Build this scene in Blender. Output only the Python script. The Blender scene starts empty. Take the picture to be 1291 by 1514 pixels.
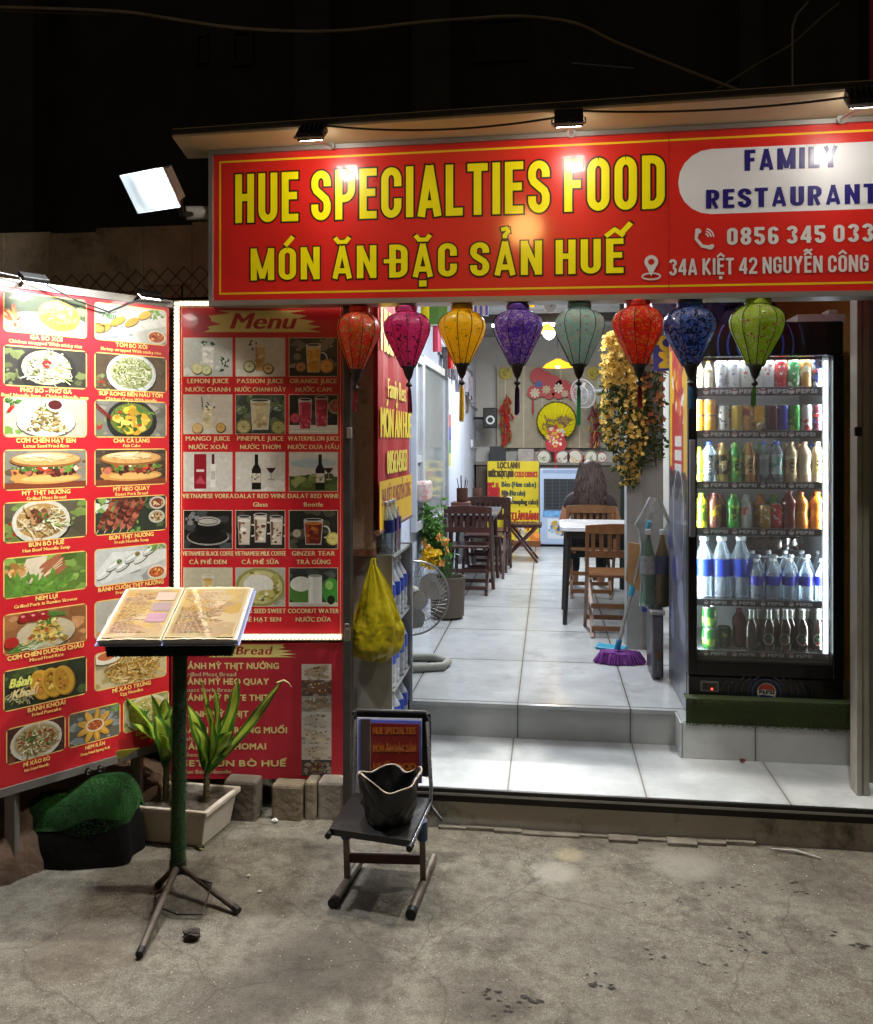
import bpy, bmesh, math, random, unicodedata
from mathutils import Vector, Matrix
SC = bpy.context.scene
COL = SC.collection
R = math.radians
random.seed(7)

# ---------------------------------------------------------------- camera
F, CX, HY, EYE = 1280.0, 645.5, 652.0, 1.6       # focal length and horizon in photo pixels, eye height in metres
YAW = math.atan(165 / 1280)
RIGHT = Vector((math.cos(YAW), math.sin(YAW), 0)); AHEAD = Vector((-math.sin(YAW), math.cos(YAW), 0)); UP = Vector((0, 0, 1))
EYEP = Vector((0, 0, EYE))
cam = bpy.data.cameras.new('camera'); camo = bpy.data.objects.new('camera', cam); COL.objects.link(camo)
cam.sensor_fit = 'HORIZONTAL'; cam.sensor_width = 36; cam.lens = 36 * F / 1291
cam.shift_y = -(757 - HY) / 1291; cam.clip_start = .05; cam.clip_end = 400
camo.location = EYEP; camo.rotation_euler = (R(90), 0, YAW)
SC.camera = camo

# ---------------------------------------------------------------- night sky, exposure
SC.view_settings.view_transform = 'Standard'; SC.view_settings.look = 'None'
SC.view_settings.exposure = 0; SC.view_settings.gamma = 1
W = bpy.data.worlds.new("World"); SC.world = W; W.use_nodes = True
W.node_tree.nodes['Background'].inputs['Color'].default_value = (1, .85, .68, 1)
W.node_tree.nodes['Background'].inputs['Strength'].default_value = .035
SC.cycles.max_bounces = 8; SC.cycles.diffuse_bounces = 3; SC.cycles.glossy_bounces = 3
SC.cycles.transparent_max_bounces = 16; SC.cycles.transmission_bounces = 4
SC.cycles.sample_clamp_indirect = 4; SC.cycles.caustics_reflective = False; SC.cycles.caustics_refractive = False
SC.cycles.use_light_tree = True

def lamp(name, kind, loc, power, color=(1, 1, 1), size=.1, size_y=None, to=None, spread=None, spot=None, blend=.3, falloff=None):
    l = bpy.data.lights.new(name, kind); l.energy = power; l.color = color
    if kind == 'AREA':
        l.shape = 'RECTANGLE'; l.size = size; l.size_y = size_y or size
        if spread: l.spread = R(spread)
    else:
        l.shadow_soft_size = size
    if kind == 'SPOT': l.spot_size = R(spot); l.spot_blend = blend
    o = bpy.data.objects.new(name, l); COL.objects.link(o); o.location = loc
    if to is not None: o.rotation_euler = (Vector(to) - Vector(loc)).to_track_quat('-Z', 'Y').to_euler()
    if falloff:
        l.use_nodes = True; nt = l.node_tree; e = nt.nodes['Emission']; f = nt.nodes.new('ShaderNodeLightFalloff')
        f.inputs['Strength'].default_value = 1.0; nt.links.new(f.outputs[falloff], e.inputs['Strength'])
    return o
# the street lamp down the lane behind the photographer (its orange reflection shows on the sign)
lamp('street_lamp_light', 'POINT', (-1.19, -3.25, 4.11), 60, (1, .56, .16), .2)
# tubes inside the shop, hidden from the street by the sign
lamp('entrance_tube_light', 'AREA', (-.05, 3.8, 2.39), 9, (.95, .98, 1), 1.3, .06, to=(-.05, 3.8, 0))
lamp('hall_tube_light', 'AREA', (.0, 5.6, 2.72), 62, (.95, .98, 1), .1, 1.2, to=(0, 5.6, 0))
lamp('back_tube_light', 'AREA', (-.1, 8.6, 2.72), 95, (.93, .97, 1), .9, .1, to=(-.1, 8.6, 0))

# ---------------------------------------------------------------- pixel rays onto real planes
def ray(px, py): return RIGHT * ((px - CX) / F) + AHEAD + UP * ((HY - py) / F)
def onY(px, py, Y): d = ray(px, py); return EYEP + d * (Y / d.y)
def onZ(px, py, Z): d = ray(px, py); return EYEP + d * ((Z - EYE) / d.z)
def onX(px, py, X): d = ray(px, py); return EYEP + d * (X / d.x)
def onD(px, py, D): return EYEP + ray(px, py) * D
def onP(px, py, P, n): d = ray(px, py); return EYEP + d * ((Vector(P) - EYEP).dot(n) / d.dot(n))

# ---------------------------------------------------------------- colour and materials
def hx(h):
    o = []
    for i in (0, 2, 4):
        c = int(h[i:i + 2], 16) / 255
        o.append(c / 12.92 if c <= .04045 else ((c + .055) / 1.055) ** 2.4)
    return tuple(o)
MATS = {}
def M(name, col='808080', rough=.5, metal=0, var=.12, vs=6, bump=0, bs=80, coat=0, emit=0, spec=.5, col2=None, dirt=None, trans=0, alpha=1):
    if name in MATS: return MATS[name]
    m = bpy.data.materials.new(name); MATS[name] = m; m.use_nodes = True
    nt = m.node_tree; N = nt.nodes; L = nt.links; b = N['Principled BSDF']
    c = hx(col) if isinstance(col, str) else col
    b.inputs['Roughness'].default_value = rough; b.inputs['Metallic'].default_value = metal
    b.inputs['Specular IOR Level'].default_value = spec
    if coat: b.inputs['Coat Weight'].default_value = coat; b.inputs['Coat Roughness'].default_value = .08
    if alpha < 1: b.inputs['Alpha'].default_value = alpha
    tc = N.new('ShaderNodeTexCoord')
    nz = N.new('ShaderNodeTexNoise'); nz.inputs['Scale'].default_value = vs; nz.inputs['Detail'].default_value = 6; nz.inputs['Roughness'].default_value = .65
    L.new(tc.outputs['Object'], nz.inputs['Vector'])
    rp = N.new('ShaderNodeValToRGB'); L.new(nz.outputs['Fac'], rp.inputs['Fac'])
    c2 = (hx(col2) if col2 else tuple(min(1, x * (1 + var)) for x in c))
    rp.color_ramp.elements[0].position = .3; rp.color_ramp.elements[1].position = .7
    rp.color_ramp.elements[0].color = (*(tuple(x * (1 - var) for x in c) if not col2 else c), 1)
    rp.color_ramp.elements[1].color = (*c2, 1)
    out = rp.outputs['Color']
    if dirt:
        dn = N.new('ShaderNodeTexNoise'); dn.inputs['Scale'].default_value = dirt[1]; dn.inputs['Detail'].default_value = 8; dn.inputs['Roughness'].default_value = .7
        L.new(tc.outputs['Object'], dn.inputs['Vector'])
        dr = N.new('ShaderNodeValToRGB'); dr.color_ramp.elements[0].position = dirt[2]; dr.color_ramp.elements[1].position = min(1, dirt[2] + .16)
        dr.color_ramp.elements[0].color = (0, 0, 0, 1); dr.color_ramp.elements[1].color = (1, 1, 1, 1)
        L.new(dn.outputs['Fac'], dr.inputs['Fac'])
        mx = N.new('ShaderNodeMix'); mx.data_type = 'RGBA'; L.new(dr.outputs['Color'], mx.inputs['Factor'])
        L.new(out, mx.inputs['A']); mx.inputs['B'].default_value = (*hx(dirt[0]), 1); out = mx.outputs['Result']
    L.new(out, b.inputs['Base Color'])
    rr = N.new('ShaderNodeMapRange'); rr.inputs['To Min'].default_value = max(.02, rough - .1); rr.inputs['To Max'].default_value = min(1, rough + .12)
    L.new(nz.outputs['Fac'], rr.inputs['Value']); L.new(rr.outputs['Result'], b.inputs['Roughness'])
    if bump:
        n2 = N.new('ShaderNodeTexNoise'); n2.inputs['Scale'].default_value = bs; n2.inputs['Detail'].default_value = 5
        L.new(tc.outputs['Object'], n2.inputs['Vector'])
        bp = N.new('ShaderNodeBump'); bp.inputs['Strength'].default_value = bump; bp.inputs['Distance'].default_value = .01
        L.new(n2.outputs['Fac'], bp.inputs['Height']); L.new(bp.outputs['Normal'], b.inputs['Normal'])
    if emit:
        L.new(out, b.inputs['Emission Color']); b.inputs['Emission Strength'].default_value = emit
    if trans:      # thin cloth, leaf or plastic that light passes through
        t = N.new('ShaderNodeBsdfTranslucent'); L.new(out, t.inputs['Color']); ms = N.new('ShaderNodeMixShader'); ms.inputs[0].default_value = trans
        L.new(b.outputs[0], ms.inputs[1]); L.new(t.outputs[0], ms.inputs[2]); L.new(ms.outputs[0], N['Material Output'].inputs['Surface'])
    return m

def glow(name, col, strength):
    if name in MATS: return MATS[name]
    m = bpy.data.materials.new(name); MATS[name] = m; m.use_nodes = True
    b = m.node_tree.nodes['Principled BSDF']
    b.inputs['Base Color'].default_value = (.8, .8, .8, 1); b.inputs['Emission Color'].default_value = (*hx(col), 1); b.inputs['Emission Strength'].default_value = strength
    return m

def glass(name, tint='ffffff', clear=.85, rough=.05, body='ffffff'):
    if name in MATS: return MATS[name]
    m = bpy.data.materials.new(name); MATS[name] = m; m.use_nodes = True
    nt = m.node_tree; N = nt.nodes; L = nt.links; b = N['Principled BSDF']
    b.inputs['Base Color'].default_value = (*hx(body), 1); b.inputs['Roughness'].default_value = rough
    tc = N.new('ShaderNodeTexCoord'); nz = N.new('ShaderNodeTexNoise'); nz.inputs['Scale'].default_value = 30
    L.new(tc.outputs['Object'], nz.inputs['Vector'])
    bp = N.new('ShaderNodeBump'); bp.inputs['Strength'].default_value = .05; L.new(nz.outputs['Fac'], bp.inputs['Height']); L.new(bp.outputs['Normal'], b.inputs['Normal'])
    t = N.new('ShaderNodeBsdfTransparent'); t.inputs['Color'].default_value = (*hx(tint), 1)
    fr = N.new('ShaderNodeFresnel'); fr.inputs['IOR'].default_value = 1.45
    mr = N.new('ShaderNodeMapRange'); mr.inputs['From Max'].default_value = .6; mr.inputs['To Min'].default_value = 1 - clear; mr.inputs['To Max'].default_value = 1
    L.new(fr.outputs[0], mr.inputs['Value'])
    ms = N.new('ShaderNodeMixShader'); L.new(mr.outputs['Result'], ms.inputs[0]); L.new(t.outputs[0], ms.inputs[1]); L.new(b.outputs[0], ms.inputs[2])
    L.new(ms.outputs[0], N['Material Output'].inputs['Surface'])
    return m

def print_mat(name, rough, coat=0, var=.06, ns=5, bmp=.12, cr=.03):
    m = bpy.data.materials.new(name); MATS[name] = m; m.use_nodes = True
    nt = m.node_tree; N = nt.nodes; L = nt.links; b = N['Principled BSDF']
    at = N.new('ShaderNodeAttribute'); at.attribute_name = 'Col'
    tc = N.new('ShaderNodeTexCoord'); nz = N.new('ShaderNodeTexNoise'); nz.inputs['Scale'].default_value = ns; nz.inputs['Detail'].default_value = 7
    L.new(tc.outputs['Object'], nz.inputs['Vector'])
    mr = N.new('ShaderNodeMapRange'); mr.inputs['To Min'].default_value = 1 - var * 2; mr.inputs['To Max'].default_value = 1 + var
    if var > .2: mr.inputs['From Min'].default_value = .3; mr.inputs['From Max'].default_value = .7
    L.new(nz.outputs['Fac'], mr.inputs['Value'])
    vm = N.new('ShaderNodeVectorMath'); vm.operation = 'SCALE'; L.new(at.outputs['Color'], vm.inputs[0]); L.new(mr.outputs['Result'], vm.inputs['Scale'])
    L.new(vm.outputs[0], b.inputs['Base Color']); b.inputs['Roughness'].default_value = rough
    if coat: b.inputs['Coat Weight'].default_value = coat; b.inputs['Coat Roughness'].default_value = cr
    n2 = N.new('ShaderNodeTexNoise'); n2.inputs['Scale'].default_value = 9; n2.inputs['Detail'].default_value = 3
    L.new(tc.outputs['Object'], n2.inputs['Vector'])
    bp = N.new('ShaderNodeBump'); bp.inputs['Strength'].default_value = bmp; bp.inputs['Distance'].default_value = .01
    L.new(n2.outputs['Fac'], bp.inputs['Height']); L.new(bp.outputs['Normal'], b.inputs['Normal'])
    if coat: L.new(bp.outputs['Normal'], b.inputs['Coat Normal'])
    return m
PRINT = print_mat('printed_vinyl', .42)
PRINT_SHINY = print_mat('printed_glossy_vinyl', .34, .3, bmp=.02, cr=.09)
PRINT_PIC = print_mat('printed_picture', .4, .2, .13, 60)
PRINT_PAPER = print_mat('printed_paper', .7)
PRINT_FILM = print_mat('laminated_print', .25, 1.0)

# ---------------------------------------------------------------- objects and parts
MW = {}
def setp(o, label=None, cat=None, group=None, kind=None):
    if label: o['label'] = label
    if cat: o['category'] = cat
    if group: o['group'] = group
    if kind: o['kind'] = kind
    return o
def thing(name, label, cat, loc=(0, 0, 0), rot=0, group=None):
    o = bpy.data.objects.new(name, None); COL.objects.link(o); o.empty_display_size = .1
    o.location = loc; o.rotation_euler = (0, 0, rot); setp(o, label, cat, group)
    MW[o.name] = Matrix.Translation(Vector(loc)) @ Matrix.Rotation(rot, 4, 'Z')
    return o

class MB:
    """collects shapes, then links them as one mesh object"""
    def __init__(s): s.v = []; s.f = []; s.m = []; s.c = []; s.mi = 0
    def add(s, vs, fs, T=None):
        k = len(s.v)
        s.v += [T @ Vector(p) if T else Vector(p) for p in vs]
        for f in fs: s.f.append([i + k for i in f]); s.m.append(s.mi)
        return s
    def box(s, lo, hi, T=None):
        (x, y, z), (X, Y, Z) = lo, hi
        return s.add([(x, y, z), (X, y, z), (X, Y, z), (x, Y, z), (x, y, Z), (X, y, Z), (X, Y, Z), (x, Y, Z)],
                     [(3, 2, 1, 0), (4, 5, 6, 7), (0, 1, 5, 4), (1, 2, 6, 5), (2, 3, 7, 6), (3, 0, 4, 7)], T)
    def cbox(s, c, size, T=None):
        return s.box([c[i] - size[i] / 2 for i in range(3)], [c[i] + size[i] / 2 for i in range(3)], T)
    def bar(s, p0, p1, w, h, up=(0, 0, 1)):
        p0 = Vector(p0); p1 = Vector(p1); a = (p1 - p0).normalized(); u = Vector(up)
        if abs(a.dot(u)) > .98: u = Vector((0, 1, 0))
        b = a.cross(u).normalized() * w / 2; c = b.cross(a).normalized() * h / 2
        return s.add([p0 - b - c, p0 + b - c, p0 + b + c, p0 - b + c, p1 - b - c, p1 + b - c, p1 + b + c, p1 - b + c],
                     [(0, 1, 2, 3), (7, 6, 5, 4), (0, 4, 5, 1), (1, 5, 6, 2), (2, 6, 7, 3), (3, 7, 4, 0)])
    def tube(s, pts, r, n=8, caps=True, closed=False):
        pts = [Vector(p) for p in pts]; L = len(pts); rs = r if isinstance(r, (list, tuple)) else [r] * L
        vs = []; fs = []; u = None
        for i, p in enumerate(pts):
            if closed: t = pts[(i + 1) % L] - pts[i - 1]
            else: t = pts[min(i + 1, L - 1)] - pts[max(i - 1, 0)]
            t.normalize()
            if u is None: u = t.orthogonal().normalized()
            u = (u - t * u.dot(t)).normalized(); w = t.cross(u)
            for k in range(n):
                a = 2 * math.pi * k / n; vs.append(p + (u * math.cos(a) + w * math.sin(a)) * rs[i])
        for i in range(L if closed else L - 1):
            j = (i + 1) % L
            for k in range(n): k2 = (k + 1) % n; fs.append((i * n + k, i * n + k2, j * n + k2, j * n + k))
        if caps and not closed: fs.append(tuple(reversed(range(n)))); fs.append(tuple(range((L - 1) * n, L * n)))
        return s.add(vs, fs)
    def cyl(s, p0, p1, r0, r1=None, n=16): return s.tube([p0, p1], [r0, r0 if r1 is None else r1], n)
    def lathe(s, prof, n=24, T=None, fn=None, cap0=True, cap1=True):
        vs = []; fs = []
        for i, (r, z) in enumerate(prof):
            for k in range(n):
                a = 2 * math.pi * k / n; q = r * (fn(a, i) if fn else 1); vs.append((q * math.cos(a), q * math.sin(a), z))
        for i in range(len(prof) - 1):
            for k in range(n): k2 = (k + 1) % n; fs.append((i * n + k, i * n + k2, (i + 1) * n + k2, (i + 1) * n + k))
        if cap0: fs.append(tuple(reversed(range(n))))
        if cap1: fs.append(tuple(range((len(prof) - 1) * n, len(prof) * n)))
        return s.add(vs, fs, T)
    def ball(s, c, r, n=12, m=8, T=None):
        rx, ry, rz = (r, r, r) if not isinstance(r, (tuple, list)) else r
        vs = [(c[0], c[1], c[2] - rz)]; fs = []
        for i in range(1, m):
            t = math.pi * i / m
            for k in range(n):
                a = 2 * math.pi * k / n; vs.append((c[0] + rx * math.sin(t) * math.cos(a), c[1] + ry * math.sin(t) * math.sin(a), c[2] - rz * math.cos(t)))
        vs.append((c[0], c[1], c[2] + rz)); e = len(vs) - 1
        for k in range(n):
            k2 = (k + 1) % n; fs.append((0, 1 + k2, 1 + k))
            for i in range(m - 2): a = 1 + i * n; fs.append((a + k, a + k2, a + n + k2, a + n + k))
            fs.append((e - n + k, e - n + k2, e))
        return s.add(vs, fs, T)
    def prism(s, pts, th):
        """closed outline of 3-D points pushed along th"""
        n = len(pts); th = Vector(th); pts = [Vector(p) for p in pts]
        return s.add(pts + [p + th for p in pts], [tuple(range(n))[::-1], tuple(range(n, 2 * n))] + [(i, (i + 1) % n, (i + 1) % n + n, i + n) for i in range(n)])
    def build(s, name, mat, parent=None, smooth=None, bevel=0, local=False, lab=None, cat=None, group=None, kind=None, seg=2):
        me = bpy.data.meshes.new(name); o = bpy.data.objects.new(name, me); COL.objects.link(o)
        vs = s.v
        if parent is not None:
            o.parent = parent
            if not local:
                I = MW[parent.name].inverted(); vs = [I @ v for v in vs]; MW[o.name] = MW[parent.name]
            else: MW[o.name] = MW[parent.name]
        else:
            xs = [v.x for v in vs]; ys = [v.y for v in vs]; zs = [v.z for v in vs]
            c = Vector(((min(xs) + max(xs)) / 2, (min(ys) + max(ys)) / 2, min(zs)))
            vs = [v - c for v in vs]; o.location = c; MW[o.name] = Matrix.Translation(c)
        me.from_pydata([tuple(v) for v in vs], [], s.f)
        for m_ in (mat if isinstance(mat, (list, tuple)) else [mat]): me.materials.append(m_)
        if any(s.m): me.polygons.foreach_set('material_index', s.m)
        bm = bmesh.new(); bm.from_mesh(me); bmesh.ops.recalc_face_normals(bm, faces=bm.faces); bm.to_mesh(me); bm.free()
        if smooth:
            me.polygons.foreach_set('use_smooth', [True] * len(me.polygons)); me.set_sharp_from_angle(angle=R(smooth))
        if bevel:
            b = o.modifiers.new('edge', 'BEVEL'); b.width = bevel; b.segments = seg; b.limit_method = 'ANGLE'; b.angle_limit = R(40)
        setp(o, lab, cat, group, kind)
        return o

def copy_tree(o, parent=None):
    c = o.copy(); COL.objects.link(c); c.parent = parent
    for ch in list(o.children): copy_tree(ch, c)
    return c

# ---------------------------------------------------------------- flat printing: pictures and lettering
GL = {}; CAPH = [0]
def glyph(ch):
    if ch in GL: return GL[ch]
    cu = bpy.data.curves.new('g', 'FONT'); cu.body = ch; cu.size = 1; cu.resolution_u = 3
    o = bpy.data.objects.new('g', cu); me = bpy.data.meshes.new_from_object(o)
    P = [(v.co.x, v.co.y) for v in me.vertices]; Fc = [tuple(p.vertices) for p in me.polygons]
    bpy.data.objects.remove(o); bpy.data.curves.remove(cu); bpy.data.meshes.remove(me)
    if not CAPH[0]:
        if ch == 'H': CAPH[0] = max(p[1] for p in P)
        else: glyph('H')
    k = 1 / CAPH[0]
    x0 = min((p[0] for p in P), default=0); w = (max((p[0] for p in P), default=0) - x0) * k
    if not P: w = .34
    GL[ch] = ([((x - x0) * k, y * k) for x, y in P], Fc, w)
    return GL[ch]
def seg2(x0, y0, x1, y1, t):
    dx, dy = x1 - x0, y1 - y0; l = math.hypot(dx, dy) or 1; nx, ny = -dy / l * t / 2, dx / l * t / 2
    return [(x0 + nx, y0 + ny), (x0 - nx, y0 - ny), (x1 - nx, y1 - ny), (x1 + nx, y1 + ny)]
def marks(ms, w, ch):
    top = 1.0 if ch.isupper() else .74
    out = []; t = .1; c = w / 2; hat = '\u0302' in ms or '\u0306' in ms; b = top + .09
    for m in ms:
        if m == '\u0302': out += [seg2(c - .2, b, c, b + .17, t), seg2(c, b + .17, c + .2, b, t)]
        elif m == '\u0306': out += [seg2(c - .19, b + .16, c - .1, b + .04, t), seg2(c - .12, b + .04, c + .12, b + .04, t), seg2(c + .1, b + .04, c + .19, b + .16, t)]
        elif m == '\u0301': dx = .24 if hat else 0; dz = .1 if hat else 0; out += [seg2(c - .04 + dx, b + dz, c + .14 + dx, b + .22 + dz, t * 1.1)]
        elif m == '\u0300': dx = -.1 if hat else 0; dz = .14 if hat else 0; out += [seg2(c - .14 + dx, b + .22 + dz, c + .04 + dx, b + dz, t * 1.1)]
        elif m == '\u0303':
            dz = .2 if hat else .04; out += [seg2(c - .22, b + dz, c - .08, b + .1 + dz, t), seg2(c - .1, b + .1 + dz, c + .1, b + dz, t), seg2(c + .08, b + dz, c + .22, b + .1 + dz, t)]
        elif m == '\u0309':
            dz = .16 if hat else 0; out += [seg2(c - .08, b + .27 + dz, c + .06, b + .3 + dz, t * .9), seg2(c + .06, b + .3 + dz, c + .08, b + .18 + dz, t * .9), seg2(c + .08, b + .2 + dz, c, b + .1 + dz, t * .9), seg2(c, b + .12 + dz, c, b + .02 + dz, t * .9)]
        elif m == '\u0323': out += [[(c - .08, -.27), (c + .08, -.27), (c + .08, -.12), (c - .08, -.12)]]
        elif m == '\u031b': out += [seg2(w - .1, top - .1, w + .08, top + .02, t), seg2(w + .06, top, w + .1, top + .14, t)]
        elif m == 'bar': out += [seg2(-.1, .5, .3, .5, t)]
    return out

def block_glyph(c, t, b):
    w = {'I': t, 'M': .68, 'A': .56, 'N': .54, 'E': .43, 'F': .41, 'L': .41, 'T': .48, '1': .3, 'Y': .54, 'K': .54}.get(c, .5)
    x0, x1, y0, y1 = t / 2, w - t / 2, b / 2, 1 - b / 2; m = w / 2; rx, ry = (x1 - x0) / 2, .17
    def arc(cx, cy, a0, a1, ry_=ry, n=7): return [(cx + rx * math.cos(R(a0 + (a1 - a0) * i / n)), cy + ry_ * math.sin(R(a0 + (a1 - a0) * i / n))) for i in range(n + 1)]
    yt, yb = y1 - ry, y0 + ry; L = [(x0, 0), (x0, 1)]; RR = [(x1, 0), (x1, 1)]
    def bowl(zb, zt, xs=0):   # right-hand bowl between two heights
        r_ = min(ry, (zt - zb) / 2); q = min(rx * 1.2, x1 - x0)
        A = [(xs, zt), (x1 - q, zt)] + [(x1 - q + q * math.sin(R(15 * i)), zt - r_ + r_ * math.cos(R(15 * i))) for i in range(1, 7)]
        return A + [(x1 - q + q * math.cos(R(15 * i)), zb + r_ - r_ * math.sin(R(15 * i))) for i in range(0, 7)] + [(xs, zb)]
    O_ = arc(m, yt, 90, 180) + arc(m, yb, 180, 360, n=14) + arc(m, yt, 0, 90)
    G = {'H': [L, RR, [(x0, .52), (x1, .52)]], 'U': [[(x0, 1)] + arc(m, yb, 180, 360, n=14) + [(x1, 1)]], 'E': [L, [(0, y1), (w, y1)], [(0, .52), (w * .92, .52)], [(0, y0), (w, y0)]],
         'F': [L, [(0, y1), (w, y1)], [(0, .52), (w * .92, .52)]], 'L': [L, [(0, y0), (w, y0)]], 'T': [[(m, 0), (m, 1)], [(0, y1), (w, y1)]], 'I': [[(m, 0), (m, 1)]],
         'O': [O_], '0': [O_], 'C': [[(x1, .62)] + arc(m, yt, 0, 180, n=14) + arc(m, yb, 180, 360, n=14) + [(x1, .38)]], 'G': [[(x1, .64)] + arc(m, yt, 0, 180, n=14) + arc(m, yb, 180, 360, n=14) + [(x1, .5)], [(m, .46), (w, .46)]],
         'S': [[(x1, .68)] + arc(m, yt, 0, 180, n=14) + [(x0, .68), (x0 + rx * .25, .6), (x1 - rx * .25, .42), (x1, .33)] + arc(m, yb, 0, -180, n=14) + [(x0, .32)]],
         'P': [L, bowl(.42, y1)], 'R': [L, bowl(.46, y1), [(m, .46), (x1, 0)]], 'D': [L, bowl(y0, y1)], 'A': [[(t * .42, 0), (m, 1)], [(w - t * .42, 0), (m, 1)], [(w * .24, .24), (w * .76, .24)], [(m - t * .42, y1), (m + t * .42, y1)]],
         'M': [L, RR, [(x0, .98), (m, .06)], [(x1, .98), (m, .06)]], 'N': [L, RR, [(x0 * 1.05, .97), (x1 * .99, .03)]], 'Y': [[(t * .42, 1), (m, .44)], [(w - t * .42, 1), (m, .44)], [(m, 0), (m, .5)]], 'K': [L, [(x0, .4), (x1, 1)], [(x0 + t * .3, .56), (x1 + t * .1, 0)]],
         '8': [arc(m, .74, 90, 450, .19, 20), arc(m, .27, 90, 450, .2, 20)], '3': [[(x0, .78)] + arc(m, .76, 170, -90, .17, 16), arc(m, .27, 90, -170, .2, 16)], '5': [[(0, y1), (w * .95, y1)], [(x0, 1), (x0, .5)], [(x0, .56)] + arc(m, .3, 110, -170, .235, 16)],
         '6': [arc(m, .28, 90, 450, .215, 20), [(x1, .76)] + arc(m, yt, 20, 180) + [(x0, .28)]], '4': [[(w * .74, 0), (w * .74, 1)], [(w * .68, .95), (t * .4, .3)], [(0, .27), (w, .27)]], '2': [[(x0, .7)] + arc(m, yt, 180, 0, n=14) + [(x1, .62), (x0 + .02, .12)], [(0, y0), (w, y0)]]}
    return w, G.get(c, [O_])

def clip_poly(pts, x0, x1, z0, z1):
    for ax, lim, sg in ((0, x0, 1), (0, x1, -1), (1, z0, 1), (1, z1, -1)):
        o = []; n = len(pts)
        for i in range(n):
            a, b = pts[i - 1], pts[i]; da = (a[ax] - lim) * sg; db = (b[ax] - lim) * sg
            if (da >= 0) != (db >= 0):
                t = da / (da - db); o.append((a[0] + (b[0] - a[0]) * t, a[1] + (b[1] - a[1]) * t))
            if db >= 0: o.append(b)
        pts = o
        if len(pts) < 3: return []
    return pts

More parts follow.
